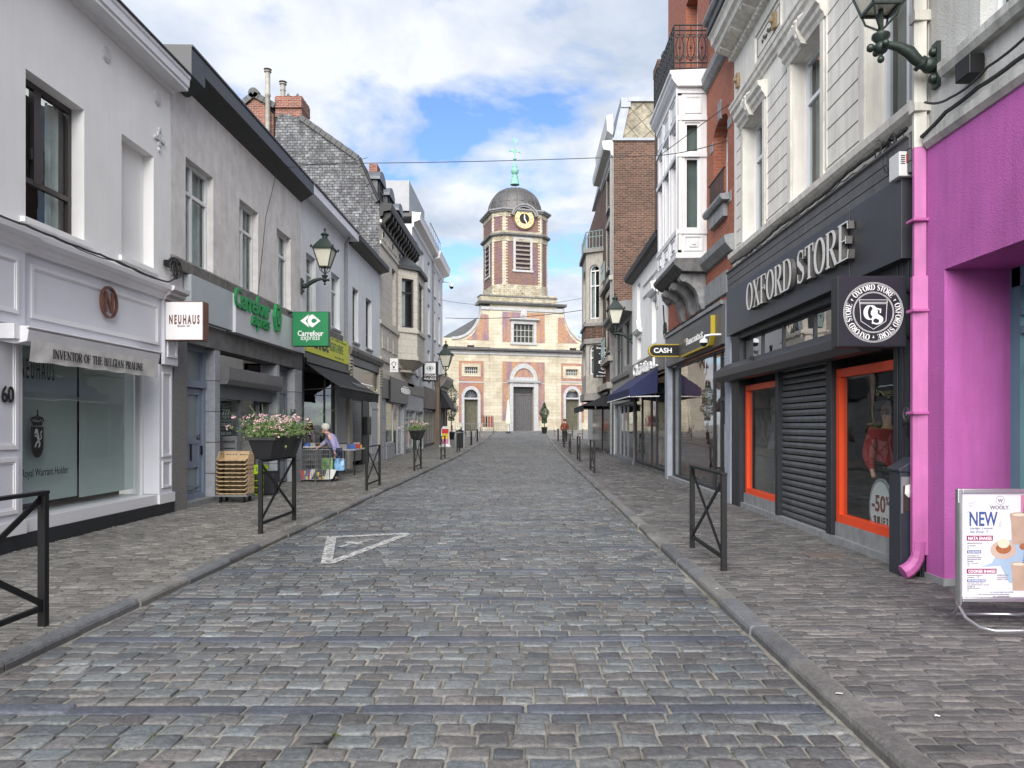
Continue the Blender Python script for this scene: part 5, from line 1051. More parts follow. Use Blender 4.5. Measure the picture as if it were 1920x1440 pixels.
m = M(fq); m.add([fq.p(WR-.18, .98, .01), fq.p(WR-.12, 1.0, .014), fq.p(WR-.10, .9, .03), fq.p(WR-.15, .86, .015), fq.p(WR-.19, .9, .02)], [(0, 1, 2, 3, 4)]); m.build('stuffed_paper', LIT, lb)
# alarm box with cables
al_ = thing('alarm_box', 'white alarm siren box with a red light under tangled cables beside the pipe', 'alarm box', FR.p(7.85, 3.9, .2))
fa = FF(7.62); (xa, za), (xb, zb2) = fa.px(1686, 330), fa.px(1716, 283); M(fa).box(xa, xb, za, zb2, -.22, 0).build('box', mat('alarm_plastic', (.6, .6, .6), .4, .04), al_, bevel=.01)
m = M(fa); m.box(xa+.07, xa+.12, zb2-.12, zb2-.03, 0, .01); m.build('red_light', mat('red_lens', (.5, .02, .02), .2, .05), al_); m = M(fa)
for k in range(5): m.box(xa+.015, xa+.06, zb2-.05-.02*k, zb2-.042-.02*k, 0, .003)
m.build('vent_slots', LETTERK, al_)
# OS box sign
t, fr, u0, u1, z0, z1 = box_sign('hanging_shop_sign', 'large black square box sign with a round white crest beside the pink pipe', 1571, 1700, 517, 650, 7.62, .17, mat('sign_black', (.016, .017, .025), .35, .05), CHARC)
cs_, cz2 = (u0+u1)/2+.01, (z0+z1)/2-.012; W_ = (u1-u0)
m = M(fr)
for r_ in (.445, .43, .305, .292): m.ring(cs_, cz2, (r_-.0045)*W_*.98, r_*W_*.98, .002, .005, 64)
def arc_serif(m, s, c, r0, h, amid, thick=1.15):
    L_ = serif_len(s); tot = L_*h*.92/(r0+h/2)
    def pl(x, y, e):
        a = R(amid)+tot/2-tot*x/L_; rr = r0+h*y; return m.fr.p(c[0]+rr*math.cos(a), c[1]+rr*math.sin(a), .002+.003*e)
    serif_solid(m, s, pl, thick, 20)
for am in (90, -30, 210): arc_serif(m, 'OXFORD STORE', (cs_, cz2), .325*W_, .082*W_, am)
for am in (30, 150, 270): a = R(am); m.disc(cs_+.365*W_*math.cos(a), cz2+.365*W_*math.sin(a), .011*W_, .002, .005, 8); m.disc(cs_+.345*W_*math.cos(a), cz2+.345*W_*math.sin(a), .007*W_, .002, .005, 8)
def outl(m, pts, w, d0=.002, d1=.005):
    for i, (a, b) in enumerate(zip(pts, pts[1:]+pts[:1])):
        dx, dz = b[0]-a[0], b[1]-a[1]; l = math.hypot(dx, dz); nx, nz = -dz/l*w/2, dx/l*w/2; m.prism([(a[0]+nx, a[1]+nz), (b[0]+nx, b[1]+nz), (b[0]-nx, b[1]-nz), (a[0]-nx, a[1]-nz)], d0, d1+.0004*(i % 3))
S_ = W_*.98
sh = [(cs_-.205*S_, cz2+.185*S_), (cs_+.205*S_, cz2+.185*S_), (cs_+.185*S_, cz2-.13*S_), (cs_, cz2-.25*S_), (cs_-.185*S_, cz2-.13*S_)]; outl(m, sh, .004)
for k in (.145, .125): m.box(cs_-.2*S_, cs_+.2*S_, cz2+k*S_, cz2+k*S_+.004, .002, .005)
serif_solid(m, 'O', lambda x, y, e: fr.p(cs_-.135*S_+x*.24*S_, cz2-.105*S_+y*.205*S_, .002+.003*e), 1.5)
serif_solid(m, 'S', lambda x, y, e: fr.p(cs_-.04*S_+x*.29*S_, cz2-.175*S_+y*.235*S_, .002+.0045*e), 1.5)
m.build('crest', LETTERW, t)
for z in (z0+.12, z1-.14): M(fr).tube([fr.p(u1-.02, z, -.09), fr.p(WR+.0, z, -.09)], .03).build('bracket', CHARC, t)
# ---- R3 red brick house with white oriel
r3 = house('red_brick_house', 'tall red brick house with white timber oriel and iron balcony above the bank branch', (WR, 18, PAVE))
RB = brickmat('red_facing_brick', (.31, .072, .033), (.39, .10, .048), (.24, .19, .15), .21, .072, .009, .8, .25, .5)
B0, B1 = 14.5, 21.3
WB = [(14.95, 16.12, 6.2, 8.0), (14.95, 16.12, 10.4, 12.4), (17.6, 18.9, 9.5, 12.2)]
wall(FR, B0, B1, 4.1, 16, WB, -.38).box(B0, B1, 0, 16, -7, -6.8).box(B1-.3, B1, 0, 16, -7, -.4).build('wall', RB, r3)
m = M(FR); zt = 7.72
archfill(m, 14.95, 16.12, zt, 8.01, -.38, -.004, .26); archfill(m, 14.95, 16.12, 12.1, 12.41, -.38, -.004, .26); m.build('arch_brickwork', RB, r3)
window(r3, FR, 14.95, 16.12, 6.2, 7.98, d=-.3, mull=(.5,), trans=(.66,), curtain=.5, arch=.26); window(r3, FR, 14.95, 16.12, 10.4, 12.38, d=-.3, mull=(.5,), trans=(.7,), curtain=.5, arch=.26); window(r3, FR, 17.6, 18.9, 9.5, 12.2, d=-.3, mull=(.5,), trans=(.75,), curtain=.5)
m = M(FR)
for (a, b, zc) in ((14.95, 16.12, 7.7), (14.95, 16.12, 12.1)):
    m.box(a-.28, a-.01, zc-.2, zc, -.02, .015); m.box(b+.01, b+.28, zc-.2, zc, -.02, .015); m.prism([((a+b)/2-.09, zc+.24), ((a+b)/2+.09, zc+.24), ((a+b)/2+.13, zc+.62), ((a+b)/2-.13, zc+.62)], -.02, .03)
    m.box(a-.28, a-.01, zc-1.7, zc-1.48, -.02, .015); m.box(b+.01, b+.28, zc-1.7, zc-1.48, -.02, .015)
for (a, b, zb2) in ((14.95, 16.12, 6.2), (14.95, 16.12, 10.4)): m.prof([(-.3, zb2-.14), (.16, zb2-.14), (.2, zb2-.08), (.2, zb2-.02), (-.3, zb2+.02)], a-.18, b+.18); m.box(a+.0, b-.0, zb2-.42, zb2-.15, 0, .1)
m.prof([(0, 4.98), (.06, 5.0), (.18, 5.14), (.2, 5.28), (0, 5.32)], B0-.03, 16.68); m.prof([(0, 9.0), (.06, 9.02), (.14, 9.12), (.16, 9.26), (0, 9.3)], B0, 16.68); m.prof([(0, 4.98), (.06, 5.0), (.18, 5.14), (.2, 5.28), (0, 5.32)], 19.35, B1)
m.build('stone_dressing', STONE, r3, bevel=.008)
m = M(FR)
for k in range(12): u = 14.98+.1*k; m.tube([FR.p(u, 6.22, .08), FR.p(u, 6.72, .08)], .011, 5)
m.tube([FR.p(14.9, 6.74, .08), FR.p(16.18, 6.74, .08)], .02, 6); m.tube([FR.p(14.9, 6.26, .08), FR.p(16.18, 6.26, .08)], .014, 6)
for k in range(12): u = 14.98+.1*k; m.tube([FR.p(u, 10.42, .08), FR.p(u, 10.95, .08)], .011, 5)
m.tube([FR.p(14.9, 10.97, .08), FR.p(16.18, 10.97, .08)], .02, 6); m.build('window_guard_rail', BLACKM, r3)
# oriel box
OW = mat('white_oriel_paint', (.66, .66, .67), .5, .05, 4, .12, 50, .14, 0, .5, .1, (.3, .3, .28))
o0, o1, od2 = 16.7, 19.25, .66; pl3 = [(o0, 0), (o0+.0, od2), (o1, od2), (o1+.0, 0)]
orl = M(FR); fside = Fr((WR-od2, o0), 0, 1)                      # near cheek, faces the camera; u from street side to wall
def face_panels(m, f, l, wins):
    wall(f, 0, l, 5.32, 9.12, wins, -.1, 0, m)
sw0, sw1 = .17*od2/.66, .50
wz = [(sw0, sw1, 5.97, 7.58), (sw0, sw1, 7.68, 8.36)]
face_panels(orl, fside, od2, wz)
fo = FR.sh(0, od2, 0); ol_ = []
n3 = 3; seg = (o1-o0)/n3
for k in range(n3): a = o0+seg*k; ol_ += [(a+.15, a+seg-.15, 5.97, 7.58), (a+.15, a+seg-.15, 7.68, 8.36)]
wall(fo, o0, o1, 5.32, 9.12, ol_, -.1, -.001, orl)
orl.box(o1-.1, o1, 5.32, 9.12, 0, od2-.1)
for (a, b) in ((5.32, 5.44), (5.86, 5.97), (7.58, 7.68), (8.40, 8.50), (9.0, 9.12)): orl.box(o0-.035, o1+.03, a, b, -.0, od2+.035)
orl.prof([(0, 9.12), (od2+.02, 9.12), (od2+.06, 9.17), (od2+.09, 9.2), (od2+.15, 9.3), (od2+.15, 9.36), (od2+.19, 9.4), (od2+.19, 9.46), (0, 9.5)], o0-.14, o1+.14)
for f_, a, b, s_ in ((fside, .16, .54, 1), ): 
    panel(orl, orl, f_, a, b, 8.56, 8.96, .0, .04, .02); panel(orl, orl, f_, a-.02, b+.03, 5.48, 5.83, .0, .035, .025); orl.fr = f_; orl.box(a+.1, b-.09, 5.57, 5.74, 0, .02); orl.box(a+.15, b-.14, 5.62, 5.69, .02, .04); orl.box(.02, .10, 5.5, 8.95, 0, .02); orl.fr = FR
for k in range(n3):
    a = o0+seg*k; panel(orl, orl, fo, a+.14, a+seg-.14, 8.56, 8.96, 0, .04, .02); panel(orl, orl, fo, a+.14, a+seg-.14, 5.48, 5.83, 0, .035, .025); orl.fr = fo; orl.box(a+.3, a+seg-.3, 5.57, 5.74, 0, .03); orl.box(a-.04, a+.04, 5.44, 9.0, 0, .03); orl.fr = FR
og = orl.build('oriel', OW, r3, bevel=.004)
for q in wz:
    m = M(fside); frame_bars(m, *q, .045, -.09, -.03); w_ = m.build('oriel_window', WHITEP, r3); M(fside).box(q[0], q[1], q[2], q[3], -.065, -.06).build('pane', GLASS, w_); M(fside).box(q[0]-.02, q[1]+.02, q[2], q[3], -.2, -.19).build('blind', mat('grey_blind', (.17, .18, .17), .9, .15, 3, .05), w_)
for q in ol_:
    m = M(fo); frame_bars(m, *q, .045, -.09, -.03); w_ = m.build('oriel_window', WHITEP, r3); M(fo).box(q[0], q[1], q[2], q[3], -.065, -.06).build('pane', MIRG, w_); M(fo).box(q[0]-.02, q[1]+.02, q[2], q[3], -.2, -.19).build('blind', MATS['grey_blind'], w_)
# stone balcony slab and console below
m = M(FR); m.prof([(0, 5.0), (od2-.1, 5.02), (od2+.0, 5.1), (od2+.08, 5.16), (od2+.1, 5.24), (od2+.04, 5.3), (0, 5.32)], o0-.1, o1+.1); m.build('oriel_base', mat('sooty_stone', (.12, .12, .12), .85, .3, 6, .4, 40, .3), r3, bevel=.008)
m = M(FR)
for u in (o0+.1, (o0+o1)/2-.1, o1-.35):
    m.prof([(0, 4.2), (.09, 4.2), (.14, 4.32), (.17, 4.5), (.24, 4.66), (.38, 4.78), (.52, 4.84), (.55, 5.0), (0, 5.0)], u, u+.24)
    c = FR.p(u+.12, 4.9, .5); a = FR.u*.14; m.tube([c-a, c+a], .085, 14)
m.build('stone_console', mat('carved_blue_stone', (.23, .23, .235), .8, .3, 7, .4, 40, .3), r3)
# iron balcony
IRON = mat('wrought_iron', (.015, .015, .017), .5, .2, 9, .1); m = M()
def scroll_rail(m, A, B, z0, z1, n, r=.012):
    A, B = Vector(A), Vector(B); d = (B-A); l = d.length; t = d/l; step = l/n
    for z in (z0+.04, z1, z1-.12, z0+.16): m.tube([A+Vector((0, 0, z)), B+Vector((0, 0, z))], r*1.3, 5)
    for i in range(n+1): q = A+t*step*i; m.tube([q+Vector((0, 0, z0)), q+Vector((0, 0, z1))], r, 5)
    for i in range(n):
        c = A+t*step*(i+.5); mid = (z0+z1)/2; w_ = step*.42
        for s in (-1, 1):
            for zc, dz in ((z1-.24, 1), (z0+.28, -1)):
                pts = []
                for k in range(13): a = R(-90+k*40); rr = w_*.5*(1-k/15); pts.append(c+t*s*(w_*.5+rr*math.cos(a)*1.)+Vector((0, 0, zc+rr*math.sin(a)*dz)))
                m.tube(pts, r*.8, 4)
            pts = [c+t*s*w_*(.1+.75*math.sin(math.pi*k/8))+Vector((0, 0, z0+.2+(z1-z0-.4)*k/8)) for k in range(9)]; m.tube(pts, r*.8, 4)
        m.tube([c+Vector((0, 0, z0)), c+Vector((0, 0, z1))], r*.7, 4); m.ball(c+Vector((0, 0, mid)), .03, 6, 4)
xa = WR-od2-.08
scroll_rail(m, (WR, o0-.06, 0), (xa, o0-.06, 0), 9.5, 10.5, 3); scroll_rail(m, (xa, o0-.06, 0), (xa, o1+.06, 0), 9.5, 10.5, 13)
m.build('balcony_railing', IRON, r3)
# bank branch front
FG = mat('dark_taupe_fascia', (.085, .08, .078), .4, .06, 2, .04)
m = M(FR); m.box(14.95, 21.1, 3.22, 4.02, -.1, .1); m.build('fascia', FG, r3, bevel=.004)
m = M(FR); m.box(B0+.02, 14.95, 0, 4.02, -.3, .06); m.box(21.1, 21.5, 0, 4.1, -.3, .06); m.build('stone_pilaster', mat('pale_blue_stone', (.34, .37, .43), .7, .12, 5, .3, 40, .2), r3, bevel=.01)
m = M(FR); m.box(14.95, 21.1, 4.02, 4.1, -.1, .14); m.box(14.95, 17.8, 4.25, 4.7, 0, .03); m.build('stone_band', STONE, r3)
lg_ = M(FR); a, b = 15.6, 18.6; lg_.prism([(a+.15, 3.32), (b, 3.32), (b, 3.72), (b-.15, 3.86), (a, 3.86), (a, 3.48)], .1, .17); lo = lg_.build('logo_panel', mat('dark_logo_panel', (.055, .055, .055), .4, .05), r3)
YL = mat('signal_yellow', (.42, .31, .015), .4, .03); m = M(FR); m.box(a-.04, a, 3.46, 3.88, .1, .19); m.prism([(a-.04, 3.46), (a, 3.48), (a+.15, 3.32), (a+.13, 3.27)], .1, .19); m.box(a+.13, b, 3.27, 3.315, .1, .19); m.build('yellow_edge', YL, lo)
m = M(FR); text(m, 'Bancontact', b-.55, a+.75, 3.5, 3.68, .172, .008, .015); m.build('sign_lettering', LETTERW, lo); m = M(FR); m.box(b-.45, b-.32, 3.6, 3.68, .172, .18); m.build('yellow_mark', YL, lo)
m = M(FR); frame_bars(m, 14.97, 21.08, .15, 3.2, .07, -.16, -.08, (.14, .24, .86), ()); m.box(14.97, 16.0, 2.1, 2.16, -.16, -.08); sw = m.build('shop_window', CHARC, r3); BG = glassmat('bank_glass', (.55, .6, .6), .008, 1.6, .22); M(FR).box(15.0, 21.05, .2, 3.15, -.125, -.115).build('pane', BG, sw)
m = M(FR); m.box(15.85, 15.9, .7, 1.6, -.08, -.03); m.build('door_handle', GRI, sw)
m = M(FR); m.box(14.5, 21.3, 0, 3.3, -2.2, -2.1); m.box(14.5, 21.3, .1, .14, -2.1, -.2); m.box(21.1, 21.2, 0, 3.3, -2.1, -.2); m.box(14.5, 14.6, 0, 3.3, -2.1, -.4); m.build('interior', INT, sw)
M(FR).box(14.95, 21.1, -.05, .16, -.2, .04).build('threshold', STONE, r3)
# CASH sign
cs2 = thing('hanging_sign', 'black pill-shaped CASH sign with yellow rim at the end of the bank front', 'sign', (3.7, 19.3, 3.4)); fc = FF(19.3); (c0, cz0), (c1, cz1) = fc.px(1216, 669), fc.px(1263, 645); rr = (cz1-cz0)/2
def pill(m, a, b, z0, z1, d0, d1): r = (z1-z0)/2; zc = (z0+z1)/2; m.prism([(a+r+r*math.cos(R(t)), zc+r*math.sin(R(t))) for t in range(90, 271, 15)]+[(b, z0), (b, z1)], d0, d1)
m = M(fc); pill(m, c0, WR-.02, cz0, cz1, -.14, 0); m.build('rim', YL, cs2); m = M(fc); pill(m, c0+.035, WR-.02, cz0+.03, cz1-.03, .001, .01); m.build('face', BLACKM, cs2)
m = M(fc); text(m, 'CASH', c0+.13, c1-.05, cz0+.1, cz1-.1, .012, .004, .03); m.build('sign_lettering', LETTERW, cs2)
# ---- R4 low white house
r4 = house('low_white_house', 'low white stucco house with dark gutter above the blue awning', (WR, 25, PAVE))
D0, D1 = 21.5, 28.6; WD = [(26.6, 27.4, 5.0, 6.7), (26.4, 27.3, 3.95, 4.7), (23.2, 24.1, 4.2, 5.6)]
RWT = mat('chalk_white_stucco', (.80, .80, .785), .9, .05, 2, .2, 50, .15); wall(FR, D0, D1, 3.8, 7.1, WD).box(D0, D1, 0, 7.1, -6, -5.8).build('wall', RWT, r4)
m = M(FR)
for q in WD: m.box(*q, -.15, -.12)
m.build('blind_niche', RWT, r4)
m = M(FR)
for z in (6.35, 5.95): m.box(22, 25.8, z, z+.09, 0, .06)
for (a, b, zz_) in ((26.2, 27.6, 4.85), (23.0, 24.3, 5.7)): m.prof([(0, zz_), (.1, zz_+.03), (.16, zz_+.12), (0, zz_+.16)], a, b)
for u in (26.7, 23.6): m.prof([(0, 4.9 if u > 25 else 5.75), (.12, 5.0 if u > 25 else 5.85), (.16, 5.3 if u > 25 else 6.1), (0, 5.35 if u > 25 else 6.15)], u-.15, u+.15)
m.build('stucco_moulding', RWT, r4)
m = M(FR); m.prof([(0, 6.95), (.2, 7.0), (.3, 7.06), (.34, 7.2), (.0, 7.24)], D0, D1+.05); m.build('gutter', BLACKM, r4); m = M(FR); m.prof([(.3, 7.15), (.3, 7.2), (-4, 9.2), (-4, 9.1)], D0, D1); m.build('roof', SLATE, r4)
m = M(FR); m.box(D0, D1, 3.2, 3.8, -.1, .12); m.build('fascia', FG, r4)
m = M(FR); text(m, 'Christine L.', ru(1188, .15), ru(1232, .15), 3.32, 3.72, .125, .06, .02); m.build('sign_lettering', LETTERW, r4)
m = M(FR); frame_bars(m, 21.7, 28.4, .2, 3.15, .07, -.14, -.06, (.3, .45, .75), (.82,)); sw = m.build('shop_window', CHARC, r4); M(FR).box(21.7, 28.4, .25, 3.1, -.11, -.10).build('pane', SHOPGLASS, sw); M(FR).box(28.5, 28.6, 0, 3.2, -1.8, -.3).box(21.5, 28.6, 0, 3.2, -1.8, -1.7).box(21.5, 28.6, 0, .18, -1.8, -.05).build('interior', INT, sw)
m = M(FR); rnd = random.Random(5)
for k in range(7): u = 22.4+.85*k; q = FR.p(u, .25, -.6); m.lathe(q, [(.14, 0), (.15, .35), (.08, .8), (.16, 1.05), (.2, 1.3), (.06, 1.42), (.05, 1.5), (.09, 1.58), (.08, 1.7), (.02, 1.75)], 10)
m.build('mannequin', mat('mannequin_clothes', (.42, .3, .26), .8, .9, 1.3, 0), sw, smooth=True)
BLUEC = mat('navy_blue_canvas', (.012, .018, .07), .8, .15, 6, .3, 14)
aw4 = thing('shop_awning', 'navy blue canvas awning with box shape under the white lettering', 'awning', FR.p(25, 2.5, .3))
m = M(FR); v0, v1 = 22.4, 28.5; m.prof([(.1, 3.3), (.12, 2.55), (.95, 2.45), (.98, 2.68)], v0, v1); m.build('canvas', BLUEC, aw4); m = M(FR); m.tube([FR.p(v0, 2.44, .96), FR.p(v1, 2.44, .96)], .02); m.tube([FR.p(v0+.05, 2.45, .05), FR.p(v0+.05, 2.44, .95)], .02); m.build('awning_frame', WHITEM, aw4)
# ---- R5 small dark shop house
r5 = house('small_dark_shop', 'small grey two-storey shop with raking parapet and tall dark upper windows', (WR, 32, PAVE)); E0, E1 = 28.65, 34.9
GST = mat('grey_painted_front', (.26, .26, .255), .8, .12, 3, .2, 40, .2)
WE = [(29.4, 31.0, 4.0, 5.75), (31.6, 34.2, 3.8, 5.75)]
wall(FR, E0, E1, 3.3, 6.2, WE).box(E0, E1, 0, 6.2, -6, -5.8).build('wall', GST, r5)
for q in WE: window(r5, FR, *q, d=-.12, fm=DKW, mull=(.5,), trans=(.6,), curtain=.2)
m = M(FR); m.prof([(0, 5.95), (.3, 6.0), (.36, 6.12), (.5, 6.2), (.52, 6.34), (0, 6.4)], E0, E1+.1); m.prof([(0, 3.5), (.1, 3.55), (.14, 3.7), (0, 3.75)], E0, E1); m.build('cornice', GST, r5)
m = M(FR); m.box(E0, E1, 2.5, 3.4, -.2, .08); m.build('fascia', mat('grey_fascia', (.2, .2, .2), .6, .1), r5); m = M(FR); frame_bars(m, E0+.1, E1-.1, .2, 2.5, .08, -.14, -.06, (.3, .5, .7), ()); m.box(E0, E1, 0, .2, -.2, .0); sw = m.build('shop_window', ZINC, r5); M(FR).box(E0+.1, E1-.1, .2, 2.5, -.11, -.1).build('pane', SHOPGLASS, sw); M(FR).box(E1-.1, E1, 0, 2.6, -1, -.2).box(E0, E1, 0, 2.6, -1, -.9).build('interior', DARKROOM, sw)
# ---- R6 tall brown brick building
r6 = house('tall_brown_brick_building', 'tall brown brick building with bare gable, diamond-shingled top and stone bay windows', (WR, 42, PAVE)); Y6 = 35.0; G6 = FF(Y6)
BB = brickmat('brown_gable_brick', (.06, .026, .018), (.13, .062, .042), (.20, .17, .14), .25, .088, .0095, .9, .6, .7, .5, ((1.25, 1.25, 1.2), .9))
gxx = WR+.01
M(G6).box(gxx, gxx+5.5, 3, 14.95, -.3, 0).build('gable', BB, r6)
ASB = bpy.data.materials.new('diamond_shingles'); t_, b_ = nodes_of(ASB); p_ = _pos(t_); mp_ = t_.nodes.new('ShaderNodeMapping'); mp_.inputs['Rotation'].default_value = (0, R(40), 0); t_.links.new(p_, mp_.inputs[0])
s_ = t_.nodes.new('ShaderNodeSeparateXYZ'); t_.links.new(mp_.outputs[0], s_.inputs[0]); c_ = t_.nodes.new('ShaderNodeCombineXYZ'); t_.links.new(s_.outputs[0], c_.inputs[0]); t_.links.new(s_.outputs[2], c_.inputs[1])
br_ = t_.nodes.new('ShaderNodeTexBrick'); br_.offset = 0; t_.links.new(c_.outputs[0], br_.inputs[0]); br_.inputs['Scale'].default_value = 1; br_.inputs['Brick Width'].default_value = .62; br_.inputs['Row Height'].default_value = .62; br_.inputs['Mortar Size'].default_value = .018
for k_, cc_ in (('Color1', (.24, .215, .165, 1)), ('Color2', (.32, .29, .22, 1)), ('Mortar', (.09, .08, .06, 1))): br_.inputs[k_].default_value = cc_
t_.links.new(_mix(t_, 'MULTIPLY', 1., br_.outputs[0], _ramp(t_, _noise(t_, p_, 2.5, 8, .75), [(.35, .45), (.62, 1.15)])), b_.inputs['Base Color']); b_.inputs['Roughness'].default_value = .9; MATS['diamond_shingles'] = ASB
m = M(G6); m.prism([(gxx+.35, 14.95), (gxx+.75, 16.75), (gxx+5.6, 16.85), (gxx+5.6, 14.95)], -12, -.02); m.build('shingled_attic', ASB, r6)
m = M(G6); m.box(gxx-.06, gxx+5.6, 14.9, 15.02, -.4, .08); m.box(gxx+.68, gxx+5.7, 16.72, 16.92, -12, .1); m.prism([(gxx+.0, 15.0), (gxx+.4, 16.75), (gxx+.78, 16.75), (gxx+.42, 15.0)], -12, .03); m.box(gxx+.35, gxx+.8, 16.45, 16.9, -3, .08); m.build('attic_trim', ZINC, r6)
S6 = mat('sooty_cream_stone', (.36, .34, .30), .85, .15, 4, .3, 40, .35)
WG = [(36.2, 37.6, 9.2, 11.4), (36.2, 37.6, 5.2, 7.9), (36.2, 37.6, 12.2, 13.9)]
wall(FR, Y6+.31, 50.5, 3.4, 14.3, WG, -.3, -.02).box(Y6+.31, 50.5, 0, 3.4, -4, -3).build('wall', BB, r6)
for q in WG: window(r6, FR, *q, d=-.2, mull=(.5,), trans=(.7,), curtain=.4, sill=.1)
m = M(FR)
for a, b, zz_, zt in WG: m.box(a-.2, a, zz_, zt, 0, .05); m.box(b, b+.2, zz_, zt, 0, .05); m.box(a-.2, b+.2, zt, zt+.25, 0, .07)
m.box(Y6, 39.8, 4.6, 4.85, 0, .25); m.box(Y6, 39.8, 8.4, 8.6, 0, .2); m.box(Y6, 50.5, 3.3, 3.6, 0, .3); m.box(Y6+.01, Y6+.4, 3.4, 14.3, -.005, .03)
m.build('stone_dressing', S6, r6)
m = M(FR); m.prof([(0, 14.2), (.1, 14.25), (.14, 14.45), (.45, 14.5), (.5, 14.62), (.52, 14.9), (0, 14.95)], Y6, 40.4); m.prof([(0, 15.3), (.25, 15.5), (.3, 16.2), (0, 16.3)], Y6+.3, 41); m.build('cornice', mat('pale_wood_cornice', (.52, .52, .50), .6, .08, 3, .1, 40, .2), r6)
m = M(FR); m.tube([FR.p(35.2, .2, .08), FR.p(35.2, 14.4, .08)], .06); m.build('downpipe', PIPEG, r6)
def balrail(m, fr, u0, u1, z0, z1, d, n):
    for k in range(n+1): u = u0+(u1-u0)*k/n; m.tube([fr.p(u, z0, d), fr.p(u, z1, d)], .022, 5)
    for z in (z0+.05, z1, z1-.3): m.tube([fr.p(u0, z, d), fr.p(u1, z, d)], .03, 5)
    for k in range(n): u = u0+(u1-u0)*(k+.5)/n; m.ring(u, z1-.15, .06, .09, d-.012, d+.012, 8)
GRN = mat('verdigris_railing', (.19, .26, .26), .5, .12, 6, .1)
m = M(FR); balrail(m, FR, 36.2, 37.6, 8.6, 9.5, .3, 6); balrail(m, FR, 36.2, 37.6, 4.85, 5.8, .3, 6); m.build('window_railing', GRN, r6)
pl6 = [(39.9, 0), (40.4, .85), (43.6, .85), (44.1, 0)]
def arched_canted(bld, fr, plan, z0, z1, zw0, zw1, mt):
    for i, ((ua, da), (ub, db)) in enumerate(zip(plan, plan[1:])):
        A, B = fr.p(ua, 0, da), fr.p(ub, 0, db); l = (B-A).length; ang = math.degrees(math.atan2((B-A).y, (B-A).x)); f = Fr((A.x, A.y), ang, fr.flip); a, b = l*.22, l*.80
        m = wall(f, 0, l, z0, z1, [(a, b, zw0, zw1)], -.2, 0); r_ = min((b-a)/2, .7); archfill(m, a, b, zw1-r_, zw1+.01, -.2, -.002, r_); m.build('bay_wall', mt, bld); window(bld, f, a, b, zw0, zw1, d=-.14, w=.06, mull=(.5,), trans=(.68,), curtain=.4, arch=r_)
arched_canted(r6, FR, pl6, 6.2, 11.0, 7.3, 10.2, S6); arched_canted(r6, FR, pl6, 3.0, 6.15, 4.3, 5.9, S6)
cu6 = 42
m = M(FR); bayring(m, FR, pl6, 10.85, 11.05, .15, cu6); bayring(m, FR, pl6, 6.9, 7.05, .1, cu6); bayring(m, FR, pl6, 5.95, 6.2, .12, cu6); bayring(m, FR, pl6, 2.9, 3.3, .1, cu6); m.build('bay_moulding', mat('dark_stone_moulding', (.22, .21, .2), .85, .2, 5, .3), r6)
m = M(FR); bayring(m, FR, pl6, 6.25, 6.85, .02, cu6); m.build('bay_brick_panel', BB, r6)
m = M(FR); fcx = Fr((FR.p(39.9, 0, 0).x, 39.9), math.degrees(math.atan2(.5, -.85)), -1); balrail(m, fcx, 0, .98, 11.05, 12.0, 0, 5); balrail(m, FR, 40.4, 43.6, 11.05, 12.0, .85, 12); m.build('balcony_railing', GRN, r6)
m = M(FR); m.box(35.2, 50.5, 0, 3.3, -.3, -.05); m.build('ground_floor', mat('white_cafe_front', (.42, .43, .44), .7, .15), r6); m = M(FR); m.box(35.6, 39.2, .2, 2.6, -.05, .02); m.box(40.2, 46, .2, 2.7, -.05, .02); m.build('shop_window', mat('dark_window_glass', (.02, .022, .025), .08, .3, 1, 0), r6)
awn('cafe_awning', 'long black awning over the café terrace below the tall brown brick building', FR, 36.5, 44, 3.1, 2.55, 1.3, BCANV, .3, ends=True)
t, fr, u0, u1, z0, z1 = box_sign('hanging_shop_sign', 'tall black box sign with vertical white script lettering below the stone bay', 1113, 1141, 647, 708, 38.6, .2, BLACKM, BLACKM)
m = M(fr)
vs_, fs_, _ = text_poly('Le Paris', .005, .3); m.add([fr.p(u0+.62-.36*y, z0+.2+(z1-z0-.5)*x, .003+.005*e) for x, y, e in vs_], fs_); text(m, 'Brasserie', u0+.15, u1-.1, z1-.2, z1-.1, .003, .005, .01, .2); text(m, 'Bar restaurant', u0+.15, u1-.1, z0+.06, z0+.13, .003, .005, .01); m.build('sign_lettering', LETTERW, t)
M(fr).tube([fr.p(u1-.05, z1-.1, -.1), fr.p(WR+.0, z1-.1, -.1)], .03).build('bracket', BLACKM, t)
# far chimney seen over the oriel
m = M(FF(26)); m.box(4.55, 5.4, 7.4, 14.3, -.8, 0); m.box(4.5, 5.45, 14.0, 14.3, -.85, .05); cho2 = m.build('chimney', BB, r4)
m = M(); m.lathe((4.8, 26.3, 14.3), [(.11, 0), (.12, .3), (.05, .45)], 10); m.build('chimney_pot', TILED, cho2)
